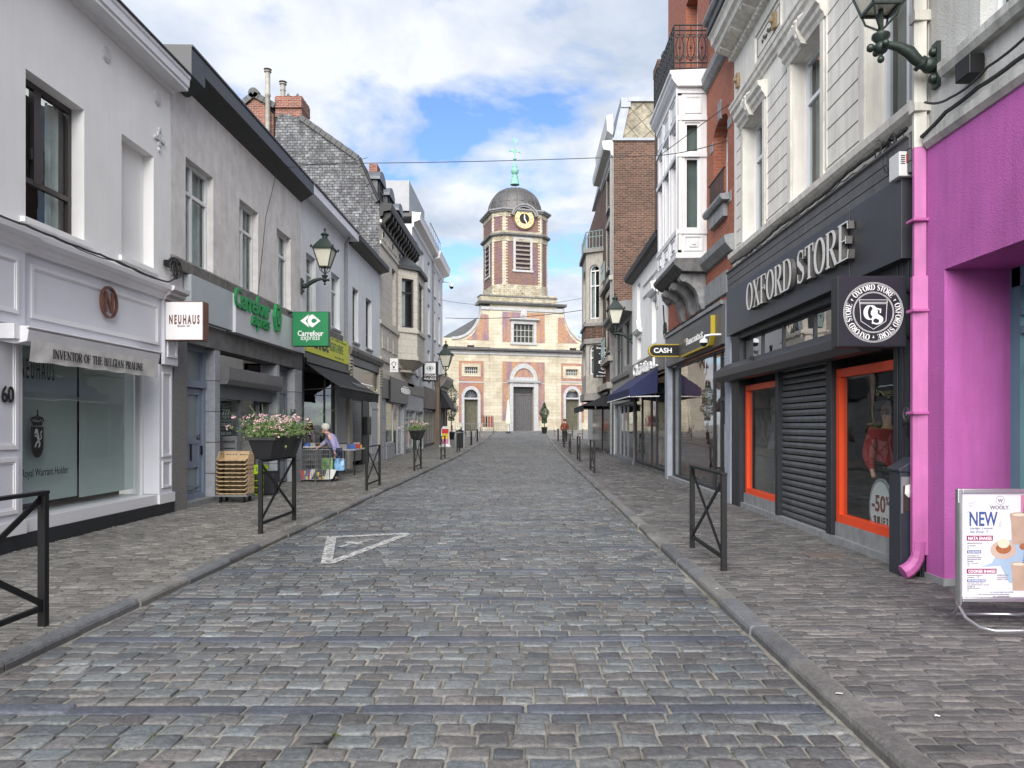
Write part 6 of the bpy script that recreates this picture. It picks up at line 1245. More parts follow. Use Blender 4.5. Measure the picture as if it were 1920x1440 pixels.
# ================================================================ THE CHURCH
CH = Fr(((981-CX)/F*80, 80), 17, 1)
def c8(x, y): return CH.px(820+x/4.8, 540+y/4.8)
ch_ = thing('brick_and_stone_church', 'baroque church of cream stone and orange brick with domed clock tower closing the street', 'church', (-.5, 80, ground_z(80)))
CST = brickmat('cream_church_stone', (.46, .415, .315), (.53, .485, .385), (.32, .28, .21), 1.1, .36, .014, .85, .25, .35, .5, ((.82, .80, .78), .7))
CSR = brickmat('rough_cream_stone', (.40, .36, .28), (.52, .48, .38), (.25, .21, .15), .55, .2, .02, .9, .4, .6, .5, ((.7, .68, .62), 1.6))
CBR = brickmat('orange_violet_brick', (.33, .15, .075), (.43, .225, .125), (.34, .28, .20), .24, .09, .010, .9, .4, .4, .5, ((.64, .73, 1.5), .75, (1.6, 1.6, .35)))
CBO = brickmat('orange_church_brick', (.31, .13, .07), (.40, .185, .11), (.34, .28, .2), .24, .09, .010, .9, .4, .4, .5, ((.8, .8, 1.2), .9))
GRS = mat('grey_church_stone', (.37, .37, .375), .8, .14, 4, .2, 40, .15); DKST = mat('weathered_ledge', (.10, .10, .10), .85, .4, 6, .4)
zg = ground_z(80)-.1
zC = c8(775, 565)[1]; uL, uR = CH.px(838, CY)[0], -CH.px(838, CY)[0]+.1
def U(x): return c8(x, 1000)[0]
def Z(y, x=775): return c8(x, y)[1]
# openings
cd_ = (U(680), U(865), zg, Z(890)); cf = (U(700), U(848), Z(805), Z(715))
ld = (U(243), U(365), zg, Z(915, 300)); rd = (-U(365)+0.1, -U(243)+.1, zg, Z(915, 300)); rd = (U(1157), U(1275), zg, Z(930, 1215))
lw = (U(245), U(365), Z(770, 300), Z(710, 300)); rw = (U(1160), U(1265), Z(788, 1215), Z(735, 1215))
m = wall(CH, uL, uR, zg, zC, [ld, rd, lw, rw, (U(475), U(1075), zg-1, zC+1)], -1.0, -.12); m.build('wall', CST, ch_)
cw = (U(686), U(864), Z(490), Z(325)); zT = Z(150)
wall(CH, U(475), U(1075), zg, zT, [cd_, cw], -1., 0).build('wall', CST, ch_)
# brick panels (laid just proud of the stone)
m = M(CH); wall(CH, U(585), U(965), zg+1.2, Z(665), [(U(640), U(908), zg, Z(835)), (U(648), U(902), Z(835), Z(675)), (U(580), U(970), Z(857), Z(848))], 0, .03, m)
archfill(m, U(650), U(900), Z(835), Z(668), .0, .027)
wall(CH, U(585), U(965), Z(490), Z(222), [(U(660), U(890), Z(495), Z(300)), (U(745), U(806), Z(270), Z(160))], 0, .03, m); m.build('brick_panel', CBR, ch_)
m = M(CH); wall(CH, U(195), U(418), zg+1.0, Z(655, 300), [(U(220), U(392), Z(795, 300), Z(680, 300)), (U(225), U(395), zg, Z(890, 300)), (U(190), U(420), Z(853, 300), Z(838, 300))], -.12, -.09, m)
archfill(m, U(225), U(395), Z(985, 300), Z(890, 300), -.12, -.093, (Z(895, 300)-Z(985, 300))); archfill(m, U(1140), U(1292), Z(1000, 1215), Z(905, 1215), -.12, -.093, (Z(910, 1215)-Z(1000, 1215)))
wall(CH, U(1118), U(1322), zg+1.0, Z(680, 1215), [(U(1132), U(1296), Z(815, 1215), Z(702, 1215)), (U(1140), U(1292), zg, Z(905, 1215)), (U(1110), U(1330), Z(870, 1215), Z(855, 1215))], -.12, -.09, m); m.build('brick_panel', CBO, ch_)
# tympanum and door surround
m = M(CH); r0 = (U(900)-U(650))/2; uc = (U(900)+U(650))/2; rise = Z(680)-Z(835); m.ring(uc, Z(835), r0*.72, r0, 0, .16, 24, 0, 180, rise/r0); m.box(uc-r0, uc+r0, Z(835), Z(805), 0, .13); m.prof([(0, Z(857)), (.3, Z(852)), (.34, Z(838)), (0, Z(835))], U(632), U(918))
m.box(U(648), U(680), zg, Z(857), 0, .18); m.box(U(866), U(905), zg, Z(857), 0, .18); m.box(U(680), U(866), Z(890), Z(862), 0, .15)
m.box(U(660), U(686), Z(500), Z(302), 0, .1); m.box(U(864), U(890), Z(500), Z(302), 0, .1); m.box(U(686), U(864), Z(325), Z(302), 0, .1); m.box(U(655), U(893), Z(512), Z(490), 0, .12); m.prof([(0, Z(302)), (.12, Z(300)), (.4, Z(288)), (.42, Z(276)), (0, Z(270))], U(648), U(910)); m.box(U(750), U(803), Z(268), Z(190), 0, .12); m.disc(U(776), Z(235), .16, .12, .2, 14)
mcf = M(CH)
for a, b, zb2, zt, x, d in ((220, 392, 795, 680, 300, -.12), (1132, 1296, 815, 702, 1215, -.12)):
    wall(CH, U(a), U(b), Z(zb2, x), Z(zt, x), [(U(a)+.33, U(b)-.33, Z(zb2, x)+.32, Z(zt, x)-.34)], d, d+.08, mcf)
for q, x in ((ld, 300), (rd, 1215)):
    a, b = q[0], q[1]; zs = Z(985, x); c = (a+b)/2; ro = (b-a)/2+.30; m.ring(c, zs, (b-a)/2, ro, -.12, .03, 20, 0, 180, 1.15); m.box(a-.28, a, zg, zs, -.12, .03); m.box(b, b+.28, zg, zs, -.12, .03); m.box(a, b, zs-.2, zs-.02, -.3, .02)
m.build('stone_surround', GRS, ch_); mcf.build('stone_surround', CST, ch_)
m = M(CH); m.ring(uc, Z(835)+.28, 0.02, r0*.7, -.05, .06, 20, 0, 180, rise/r0*.9); m.build('tympanum_brick', CBR, ch_)
# doors
OAK = mat('grey_oak_door', (.085, .08, .085), .7, .2, 5, .3, 40, .3)
m = M(CH); n = 11; a, b = cd_[0], cd_[1]
for k in range(n): m.box(a+(b-a)*k/n+.008, a+(b-a)*(k+1)/n-.008, zg, Z(962), -.4, -.3)
m.box(a, b, Z(962), Z(950), -.4, -.25); md_ = m.build('main_door', OAK, ch_); M(CH).box(a, b, Z(950), Z(890), -.45, -.38).build('door_overlight', mat('dark_overlight', (.02, .02, .02), .4, .3), md_)
for q, x in ((ld, 300), (rd, 1215)):
    m = M(CH); a, b = q[0], q[1]; zs = Z(985, x)
    for k in range(7): m.box(a+(b-a)*k/7+.006, a+(b-a)*(k+1)/7-.006, zg, zs-.2, -.5, -.42)
    d_ = m.build('side_door', mat('green_brown_door', (.075, .07, .045), .6, .3, 3, .2), ch_)
    m = M(CH); m.box(a, b, zs, q[3]+.1, -.5, -.45); m.build('fanlight', mat('leaded_dark_glass', (.06, .065, .07), .2, .4, 9, .1), d_)
    m = M(CH); c = (a+b)/2
    for k in range(1, 6): an = R(180*k/6); m.bar(CH.p(c, zs, -.44), CH.p(c+1.1*math.cos(an), zs+1.2*math.sin(an), -.44), .04)
    m.build('fanlight_bars', ZINC, d_)
def leaded(q, d, nx, ny, mt=None):
    m = M(CH); a, b, z0, z1 = q
    for k in range(nx+1): u = a+(b-a)*k/nx; m.box(u-.03, u+.03, z0, z1, d-.03, d+.03)
    for k in range(ny+1): z = z0+(z1-z0)*k/ny; m.box(a, b, z-.03, z+.03, d-.026, d+.026)
    o = m.build('window', mt or mat('pale_lead_bars', (.36, .36, .33), .6, .1), ch_); M(CH).box(a, b, z0, z1, d-.06, d-.05).build('pane', mat('old_dark_glass', (.035, .035, .03), .12, .5, 4, .1), o)
leaded(cw, -.25, 5, 3); leaded(lw, -.3, 7, 2); leaded(rw, -.3, 7, 2)
# string line and main cornice with its dark weathered ledge
m = M(CH)
for a, b, x in ((195, 418, 300), (1118, 1322, 1215)): m.box(U(a), U(b), Z(852, x), Z(840, x), -.12, -.06)
m.box(U(585), U(640), Z(857), Z(850), 0, .06); m.box(U(908), U(965), Z(857), Z(850), 0, .06)
m.prof([(-.12, zC-.55), (-.02, zC-.5), (.0, zC-.3), (.2, zC-.18), (-.12, zC-.1)], uL-.1, uR); m.prof([(0, zC-.55), (.1, zC-.5), (.12, zC-.3), (.32, zC-.18), (0, zC-.1)], U(475)-.1, U(1075)+.1)
m.prof([(0, zT-.75), (.1, zT-.7), (.12, zT-.4), (0, zT-.35)], U(395), U(1135)); m.build('string_course', GRS, ch_)
m = M(CH); m.prof([(-1., zC-.1), (.30, zC-.1), (.38, zC+.05), (.36, zC+.15), (-1., zC+.25)], uL-.3, uR); m.prof([(0, zC-.102), (.44, zC-.102), (.52, zC+.053), (.5, zC+.153), (0, zC+.2)], U(475)-.15, U(1075)+.15)
m.prof([(-1, zT-.1), (.3, zT-.1), (.42, zT+.08), (.4, zT+.2), (-1, zT+.26)], U(375), U(1155)); m.build('cornice', DKST, ch_)
# volutes
def vol(side):
    s = side; a = U(475) if s < 0 else U(1075); pts = []; n = 16
    x0, y0 = (395, 165) if s < 0 else (1140, 200); x1, y1 = (130, 448) if s < 0 else (1345, 490)
    P0, P1 = c8(x0, y0), c8(x1, y1); P1 = (P1[0] if s < 0 else -c8(130, 448)[0]+.05, P1[1])
    for k in range(n+1):
        t = k/n*math.pi/2; pts.append((P1[0]+(P0[0]-P1[0])*(1-math.sin(t)), P0[1]+(P1[1]-P0[1])*(1-math.cos(t))))
    pts = [(P0[0]+(P1[0]-P0[0])*(1-math.cos(k/n*math.pi/2)), P0[1]+(P1[1]-P0[1])*math.sin(k/n*math.pi/2)) for k in range(n+1)]
    return pts, a, P1
for s in (-1, 1):
    pts, a, P1 = vol(s); zb_ = zC+.25
    m = M(CH); e = P1[0]-s*0+(s*.0)
    for p, q in zip(pts, pts[1:]): m.prism([(p[0], zb_), (q[0], zb_), q, p], -.9, -.05)
    m.box(min(a, pts[0][0]), max(a, pts[0][0]), zb_, pts[0][1]+.02, -.9, -.051); m.box(min(P1[0], P1[0]+s*1.3), max(P1[0], P1[0]+s*1.3), zb_, P1[1], -.9, -.051); m.build('volute_wall', CST, ch_)
    m = M(CH)
    for p, q in zip(pts[1:-1], pts[2:]):
        f_ = .55; m.prism([(p[0]-s*.0, zb_+.75), (q[0], zb_+.75), (q[0], max(zb_+.76, q[1]-f_)), (p[0], max(zb_+.77, p[1]-f_))], -.05, -.02) if p[1]-f_ > zb_+.8 else None
    m.box(min(a-s*-.15, pts[1][0]), max(a+s*.15, pts[1][0]) if s > 0 else max(a-.15, pts[1][0]), zb_+.75, pts[1][1]-.5, -.05, -.022); m.build('volute_brick', CBR, ch_)
    m = M(CH)
    for p, q in zip(pts, pts[1:]):
        dx, dz = q[0]-p[0], q[1]-p[1]; l = math.hypot(dx, dz); nx, nz = dz/l*.0, 0; m.prism([(p[0], p[1]-.16), (q[0], q[1]-.16), (q[0], q[1]+.12), (p[0], p[1]+.12)], -1.0, .08)
    m.build('volute_coping', GRS, ch_)
    m = M(CH); x = 302 if s < 0 else 1222; u = U(x); z = Z(532 if s < 0 else 558, x); m.box(u-.38, u+.38, z-.2, z+.22, -.3, -.045); m.build('vent_dark_patch', DARKROOM, ch_)  # dark block on the wall face, painted as the shade in a vent
# attic blocks under the tower
zA = Z(70, 500); zB = Z(55, 700)
m = M(CH); m.box(U(392), U(1080), zT+.2, zA, -1.5, -.1); m.box(U(1080), U(1138), zT+.2, zA-.55, -1.5, -.1); m.box(U(470), U(1075), zA-.02, zB, -7, -.12); m.build('attic_stone', CSR, ch_)
m = M(CH); m.box(U(388), U(1084), zA-.02, zA+.1, -1.6, -.02); m.box(U(755), U(792), Z(60)+.0, Z(40), -.13, -.1); m.build('attic_ledge_and_vent', DKST, ch_)  # ledge, plus a small dark block painted as a vent's inner shade
# tower: square with chamfered corners
hw, cf_, dep = 2.08, 1.02, 6.2; tz0 = zB-.1; tz1 = 24.35
tplan = [(-hw, -.14), (hw, -.14), (hw+cf_, -.14-cf_), (hw+cf_, -.14-dep+cf_), (hw, -.14-dep), (-hw, -.14-dep), (-hw-cf_, -.14-dep+cf_), (-hw-cf_, -.14-cf_)]
tc = (0, -.14-dep/2)
def grow(k): return [(u+(tc[0]-u)*0+k*(1 if u > 0 else -1)*(1.0 if abs(u) > hw+.1 else .45), d+k*(1 if d > tc[1] else -1)*(1.0 if abs(d-tc[1]) > dep/2-.1 else .45)) for u, d in tplan]
zk = CH.px(981, 440)[1]; zk2 = CH.px(981, 434)[1]
TBR = brickmat('tower_brick', (.13, .065, .05), (.21, .105, .075), (.22, .18, .15), .24, .09, .010, .9, .45, .4, .5, ((.9, .9, 1.35), .8, (1.2, 1.2, .4)))
m = M(CH); m.plan(tplan, tz0, tz1); m.build('tower_wall', TBR, ch_)
TPAR = TBR
m = M(CH); m.plan(grow(.04), tz0, tz0+1.15); m.plan(grow(.05), zk-.75, zk-.1); m.plan(grow(.05), tz1-.5, tz1); m.plan(grow(.06), zk+.1, zk+.35); m.build('tower_stone_band', CSR, ch_)
m = M(CH); m.plan(grow(.32), zk-.1, zk+.1); m.plan(grow(.18), zk-.2, zk-.1)
m.build('tower_ledge', DKST, ch_)
# quoins with teeth on every edge
m = M(CH)
for i in range(8):
    A2, B2 = tplan[i], tplan[(i+1) % 8]; pa, pb = CH.p(A2[0], 0, A2[1]), CH.p(B2[0], 0, B2[1])
    if i in (3, 4, 5): continue
    l = (pb-pa).length; f = Fr((0, 0), 0); f.o = pa.copy(); f.u = (pb-pa)/l; f.n = Vector((f.u.y, -f.u.x, 0)); m.fr = f
    w_ = .17; m.box(-.0, w_, tz0+1.1, tz1-.45, -.05, .028); m.box(l-w_, l, tz0+1.1, tz1-.45, -.05, .028); z = tz0+1.2; k = 0
    while z < tz1-.6 and l > 3:
        m.box(w_, w_+.2, z, z+.15, -.05, .026); m.box(l-w_-.2, l-w_, z, z+.15, -.05, .026); z += .31
    z = tz0+1.2
    while z < tz1-.6 and l < 3 and i in (7, 1): m.box(w_, w_+.08, z, z+.15, -.05, .026); m.box(l-w_-.08, l-w_, z, z+.15, -.05, .026); z += .31
m.fr = CH; m.build('tower_quoins', CST, ch_)
# belfry louvres: front and left
def louvre(f, c, w_, z0, z1):
    m = M(f); m.box(c-w_/2-.25, c-w_/2, z0-.0, z1+.2, -.05, .07); m.box(c+w_/2, c+w_/2+.25, z0, z1+.2, -.05, .07); m.box(c-w_/2, c+w_/2, z1, z1+.2, -.05, .065); m.box(c-w_/2-.35, c+w_/2+.35, z0-.22, z0, -.05, .12); o = m.build('belfry_window', GRS, ch_)
    M(f).box(c-w_/2, c+w_/2, z0, z1, -.03, .012).build('opening', DARKROOM, o); m = M(f); n = 7
    for k in range(n): z = z0+(z1-z0)*(k+.15)/n; m.prof([(.016, z+.22), (.016, z+.26), (.14, z+.10), (.14, z+.05)], c-w_/2+.01, c+w_/2-.01)
    m.build('louvres', mat('weathered_louvres', (.17, .145, .13), .8, .3, 5, .3), o)
fT = CH.sh(0, -.14); louvre(fT, 0, 1.62, CH.px(981, 506)[1], CH.px(981, 448)[1])
pa, pb = CH.p(*[tplan[6][0], 0, tplan[6][1]]), CH.p(*[tplan[7][0], 0, tplan[7][1]]); fS = Fr((0, 0), 0); fS.o = pa.copy(); fS.u = (pb-pa).normalized(); fS.n = Vector((fS.u.y, -fS.u.x, 0)); louvre(fS, (pb-pa).length/2, 1.5, CH.px(981, 512)[1], CH.px(981, 450)[1])
# cornice with the raised arch over the clock
czz = CH.px(984, 408)[1]-.15; LEAD = mat('grey_lead', (.19, .19, .20), .55, .18, 5, .2, 40, .25)
m = M(CH); m.plan(grow(.28), tz1, tz1+.14); m.plan(grow(.42), tz1+.14, tz1+.3)
m.ring(.1, czz, 1.2, 1.42, -1.2, .3, 22, 12, 168); m.ring(.1, czz, 1.40, 1.56, -1.2, .42, 22, 12, 168); m.build('tower_cornice', LEAD, ch_)
m = M(CH); m.disc(.1, czz, 1.22, -1., -.02, 28); m.build('clock_wall', TBR, ch_)
ck = M(CH); ck.ring(.1, czz, .56, 1.04, -.05, .1, 40); GOLD = mat('gilded_copper', (.62, .44, .13), .3, .1, 8, .1, 50, 0, .7); co = ck.build('clock_face', mat('pale_gold_dial', (.66, .56, .30), .4, .1, 6, .05), ch_)
m = M(CH); m.disc(.1, czz, .56, -.05, .03, 28); m.build('clock_centre', BLACKM, co)
m = M(CH)
for k in range(12):
    a = R(30*k); du, dz = math.cos(a), math.sin(a); ks = (2, 1, 2, 3, 2, 1, 2, 2, 1, 2, 2, 3)[k]
    for j in range(ks):
        o_ = (j-(ks-1)/2)*.11; p, q = (.1+.64*du-o_*dz, czz+.64*dz+o_*du), (.1+.96*du-o_*dz, czz+.96*dz+o_*du); nx, nz = -dz*.025, du*.025; m.prism([(p[0]+nx, p[1]+nz), (q[0]+nx, q[1]+nz), (q[0]-nx, q[1]-nz), (p[0]-nx, p[1]-nz)], .1, .115)
m.build('clock_numerals', mat('dark_bronze', (.10, .07, .03), .5, .1), co)
m = M(CH); m.ring(.1, czz, 1.0, 1.06, .09, .14, 40); m.ring(.1, czz, .55, .6, .09, .13, 32); m.build('clock_rim', GOLD, co)
m = M(CH)
def hand(m, ang, l, w_): a = R(90-ang); du, dz = math.cos(a), math.sin(a); c = (.1, czz); m.prism([(c[0]-dz*w_, c[1]+du*w_), (c[0]+du*l-dz*w_*.3, c[1]+dz*l+du*w_*.3), (c[0]+du*l+dz*w_*.3, c[1]+dz*l-du*w_*.3), (c[0]+dz*w_, c[1]-du*w_), (c[0]-du*l*.2, c[1]-dz*l*.2)], .14, .16)
hand(m, 150, .85, .07); hand(m, 0, .5, .08); m.build('clock_hands', mat('pale_hands', (.7, .68, .6), .4, .05), co)
# dome, seams, copper finial
axis = CH.p(0, 0, tc[1]); DOME = mat('brown_lead_dome', (.085, .082, .082), .5, .2, 3, .15, 40, .45, .2); prof = []
zd0, zd1 = tz1+.28, tz1+.28+3.15
for k in range(15): t = k/14*math.pi/2; prof.append((3.02*math.cos(t)**.86+.03 if k < 14 else .45, (zd1-zd0)*math.sin(t)**.95))
prof = [(max(r, .45), z) for r, z in prof]
m = M(); m.lathe((axis.x, axis.y, zd0), prof, 24, rot=R(17+7.5)); m.build('dome', DOME, ch_, smooth=True)
m = M()
for k in range(16):
    a = R(17+22.5*k+11.25); m.tube([Vector((axis.x+(r+.01)*math.cos(a), axis.y+(r+.01)*math.sin(a), zd0+z)) for r, z in prof], .035, 5)
for zi in (3, 7): 
    r, z = prof[zi]; m.tube([Vector((axis.x+(r+.005)*math.cos(R(15*k)), axis.y+(r+.005)*math.sin(R(15*k)), zd0+z)) for k in range(25)], .022, 5)
m.build('dome_seams', DOME, ch_)
CU = mat('verdigris_copper', (.19, .42, .33), .65, .22, 5, .2, 40, .3); k_ = .0593; zt_f = lambda yc: EYE+(CY-(240+yc/4.5))*k_
m = M(); pr = [(.52, 478), (.46, 455), (.32, 415), (.36, 405), (.2, 400), (.18, 392), (.36, 380), (.42, 362), (.38, 345), (.24, 335), (.28, 325), (.16, 318), (.10, 290), (.09, 268), (.2, 262), (.2, 256), (.08, 250), (.06, 215)]
m.lathe((axis.x, axis.y, 0), [(r, zt_f(y)) for r, y in pr], 14); fo_ = m.build('finial', CU, ch_, smooth=True)
fx = Fr((axis.x, axis.y), 17); m = M(fx); zc_ = zt_f(195); m.box(-.62, .62, zc_-.06, zc_+.06, -.05, .05); m.box(-.06, .06, zt_f(255), zt_f(140), -.045, .045); m.box(-.66, -.58, zc_-.13, zc_+.13, -.06, .06); m.box(.58, .66, zc_-.13, zc_+.13, -.06, .06); m.ring(0, zc_, .16, .24, -.04, .04, 16); m.build('cross', CU, fo_)
m = M(fx); zc2 = zt_f(115); m.prism([(0, zt_f(140)), (.12, zc2-.05), (.3, zc2+.1), (.34, zc2+.35), (.2, zc2+.38), (.08, zc2+.12), (-.02, zc2+.2), (-.1, zc2+.42), (-.22, zc2+.3), (-.14, zc2+.05), (-.08, zc2-.15)], -.03, .03); m.tube([fx.p(-.03, zc2+.2), fx.p(-.03, zc2+.75)], .015, 5); m.build('weathercock', CU, fo_)
# nave behind with slate roof
m = M(CH); a, b = U(100), 9.5; m.box(uL+.2, uR-.2, zg, zC, -30, -1); m.build('nave_wall', CST, ch_)
m = M(CH); m.prism([(uL-.2, zC+.1), (U(105)+.2, Z(400, 110)), (-3.2, Z(170, 390)), (3.2, Z(170, 390)), (uR, zC+.1)], -30, -1.2); m.build('nave_roof', SLATE, ch_)
# ================================================================ STREET THINGS
PZ = lambda y: ground_z(y)+PAVE
# ---- cross-braced street barriers
def barrier_proto():
    t = thing('street_barrier', 'x', 'barrier', (0, 0, 0), 'black cross-braced barriers along the kerbs')
    for y in (0, 1.5):
        m = M(); m.box(-.028, .028, -.03, 1.0, -y-.028, -y+.028); m.build('post', BLACKM, t, bevel=.003)
    m = M(); m.box(-.032, .032, 1.002, 1.03, -1.53, .03); m.build('top_rail', BLACKM, t, bevel=.003)
    m = M(); m.bar((0, .03, .14), (0, 1.47, .14), .028, .04); m.build('bottom_rail', BLACKM, t)
    for s in (0, 1): m = M(); m.bar((-.008+.016*s, .02, .97 if s else .17), (-.008+.016*s, 1.48, .17 if s else .97), .014, .045); m.build('cross_brace', BLACKM, t)
    return t
bp = barrier_proto()
BL = [(-3.70, 4.2, 'black cross-braced barrier cut by the left edge of the photo'), (-3.76, 10.5, 'black cross-braced barrier carrying the large flower trough'), (-3.76, 17.4, 'black cross-braced barrier in front of the elderly woman, without flowers'), (-3.76, 24.7, 'black cross-braced barrier carrying the smaller flower trough'), (-3.76, 32.3, 'black cross-braced barrier beyond the smaller flower trough'), (-3.76, 39.6, 'farthest black cross-braced barrier on the left pavement'),
      (2.05, 7.82, 'black cross-braced barrier in front of the clothes store, nearest on the right'), (2.10, 23.6, 'black cross-braced barrier on the right seen end-on, second from the camera'), (2.15, 31, 'black cross-braced barrier on the right seen end-on, third from the camera'), (2.2, 38.5, 'black cross-braced barrier on the right seen end-on, fourth from the camera'), (2.25, 46, 'black cross-braced barrier on the right seen end-on, farthest from the camera')]
for i, (x, y, lab) in enumerate(BL):
    o = bp if i == 0 else copy_tree(bp); o.location = (x, y, PZ(y)); o['label'] = lab
# ---- flower troughs
LEAFM = mat('geranium_leaves', (.095, .15, .045), .6, .4, 22, .1); PINKF = mat('pink_petals', (.64, .40, .45), .6, .25, 30, .05); TROUGH = mat('black_plastic_trough', (.013, .014, .016), .5, .2, 5, .35, 9)
def trough(x, y, z, L_, lab, seed, n):
    t = thing('flower_trough', lab, 'planter', (x, y, z), 'black flower troughs hung on the barriers'); m = M(); w0, w1, h = .11, .19, .30; ys = [L_*k/8 for k in range(9)]; rnd = random.Random(seed)
    lo = [(-w0, .03), (w0, .03)]; vs = []
    for yy in ys:
        b = rnd.uniform(-.012, .012); e = .06 if yy in (0, L_) else 0; s = (yy-L_/2)/L_*.1
        vs += [(x-w0, y+yy-s, z), (x+w0, y+yy-s, z), (x+w1+b, y+yy+s, z+h), (x-w1-b, y+yy+s, z+h)]
    m.add(vs, [(4*i+j, 4*i+(j+1) % 4, 4*i+4+(j+1) % 4, 4*i+4+j) for i in range(8) for j in range(4)]+[(0, 1, 2, 3), (35, 34, 33, 32)])
    m.build('trough', TROUGH, t); m = M(); r = .02
    m.box(x-w1-.025, x+w1+.025, z+h-.03, z+h+.015, -(y-.07), -(y-.04)); m.box(x-w1-.025, x+w1+.025, z+h-.03, z+h+.015, -(y+L_+.07), -(y+L_+.04)); m.box(x-w1-.03, x-w1, z+h-.03, z+h+.017, -(y+L_+.06), -(y-.05)); m.box(x+w1, x+w1+.03, z+h-.03, z+h+.017, -(y+L_+.06), -(y-.05)); m.build('rim', TROUGH, t, bevel=.004)
    m = M()
    for yy in (.25, L_-.25): m.bar((x-.09, y+yy, z-.02), (x-.09, y+yy, z-.4), .02); m.bar((x-.1, y+yy, z-.01), (x+.12, y+yy, z-.01), .025)
    m.build('bracket', BLACKM, t)
    lf, fl_, st = M(), M(), M()
    for k in range(n):
        a = rnd.uniform(0, 6.28); yy = y+L_*rnd.random(); hh = abs(rnd.gauss(0, .10))+.02; sp = .17+.55*hh
        c = Vector((x+rnd.gauss(0, sp*.62), yy+rnd.gauss(0, .09), z+h+min(hh, .42)-.25*max(0, rnd.gauss(-.6, .5)))); s = rnd.uniform(.012, .03)
        dx = Vector((rnd.gauss(0, 1), rnd.gauss(0, 1), rnd.gauss(0, .7))).normalized(); dy = dx.orthogonal().normalized()*.7
        lf.add([c-dx*s, c+dy*s, c+dx*s, c-dy*s], [(0, 1, 2, 3)])
    for k in range(int(n*.03)):
        hh = rnd.uniform(.05, .34); yy = y+L_*rnd.uniform(-.05, 1.05); c = Vector((x+rnd.gauss(0, .20), yy, z+h+hh)); st.tube([(x+rnd.gauss(0, .06), yy, z+h), c], .0025, 3, False)
        for j in range(rnd.randint(6, 14)):
            q = c+Vector((rnd.gauss(0, .022), rnd.gauss(0, .022), rnd.gauss(0, .014))); s = rnd.uniform(.008, .016); dx = Vector((rnd.gauss(0, 1), rnd.gauss(0, 1), rnd.gauss(0, .6))).normalized(); dy = dx.orthogonal().normalized(); fl_.add([q-dx*s, q+dy*s, q+dx*s, q-dy*s], [(0, 1, 2, 3)])
    for g in (lf, ):
        for k in range(40):
            yy = y+L_*rnd.uniform(-.1, 1.1); st.tube([(x, yy, z+h), (x+rnd.gauss(0, .3), yy+rnd.gauss(0, .1), z+h+rnd.uniform(.2, .5))], .0025, 3, False)
    lf.build('foliage', LEAFM, t, recalc=False); fl_.build('flowers', PINKF, t, recalc=False); st.build('stems', LEAFM, t, recalc=False)
trough(-3.78, 10.6, PZ(10)+1.04, 1.25, 'black flower trough full of pink geraniums on the barrier before the supermarket', 3, 3600)
trough(-3.78, 24.9, PZ(25)+1.04, 1.1, 'smaller flower trough on the barrier in front of the stone oriel house', 5, 1500)
# ---- crates on a dolly
CRT = mat('tan_plastic_crate', (.50, .37, .22), .5, .12, 8, .1, 60, 0, 0, .5, .3, (.2, .13, .06)); LIME = mat('lime_plastic_crate', (.36, .52, .02), .45, .08, 8, .08)
cx0, cy0 = -6.12, 14.62
dl = thing('crate_dolly', 'low grey wheeled dolly under the tan bread crates', 'dolly', (cx0+.3, cy0+.2, PAVE)); m = M(); z0 = PAVE+.12
m.box(cx0, cx0+.62, z0, z0+.035, -cy0-.42, -cy0); m.build('deck', GRI, dl)
for x, y in ((.08, .06), (.54, .06), (.08, .36), (.54, .36)):
    m = M(); m.tube([(cx0+x-.015, cy0+y, PAVE+.05), (cx0+x+.015, cy0+y, PAVE+.05)], .05, 12); m.box(cx0+x-.02, cx0+x+.02, PAVE+.06, z0, -cy0-y-.02, -cy0-y+.02); m.build('caster', BLACKM, dl)
def crate(mt, solid=False):
    t = thing('bread_crate', 'x', 'crate', (0, 0, 0)); m = M(); W_, D_, H_ = .6, .4, .19
    m.box(0, W_, 0, .010, -D_, 0); m.box(0, W_, 0, .03, -.012, 0); m.box(0, .02, 0, .05, -D_, 0); m.box(W_-.02, W_, 0, .05, -D_, 0)
    for k in range(5): m.box(.02+k*.12, .05+k*.12, .0, .02, -D_, 0)
    m.build('tray_base', mt, t, bevel=.002)
    for s, x in ((0, 0), (1, W_-.014)):
        m = M(); m.add([(x, .03, .02), (x+.014, .03, .02), (x+.014, .16, H_), (x, .16, H_), (x, .06, .02), (x+.014, .06, .02), (x+.014, .19, H_-.02), (x, .19, H_-.02)], BOX[:0]+[(0, 1, 2, 3), (7, 6, 5, 4), (0, 4, 5, 1), (3, 2, 6, 7), (0, 3, 7, 4), (1, 5, 6, 2)])
        m.box(x, x+.014, H_-.02, H_, -D_, -.16)
        for k in range(8): m.bar((x+.007, .08+.04*k, .02), (x+.007, .08+.04*k+(.02 if k % 2 else -.01), H_-.01 if k > 2 else .06+.04*k), .010, .012)
        for z in (.07, .12): m.bar((x+.007, .1, z), (x+.007, D_, z), .010, .012)
        if solid: m.box(x+.004, x+.010, .01, .075, -D_, -.03)  # plate added to keep light out, so gaps between crates go dark
        m.build('side', mt, t)
    m = M(); hs = [(.05+.06*k, .09+.06*k, z, z+.03) for k in range(4) for z in (.05, .10)]+[(.33+.06*k, .37+.06*k, z, z+.03) for k in range(4) for z in (.05, .10)]
    wall(Fr((0, D_-.014), 0), 0, W_, .014, H_, [] if solid else hs, -.012, 0, m); m.build('back', mt, t); return t
cr = crate(CRT); crs = crate(CRT, True); NORD = ['topmost', 'second from the top', 'third from the top', 'fourth from the top', 'fifth from the top', 'sixth from the top', 'seventh from the top', 'eighth from the top', 'lowest']
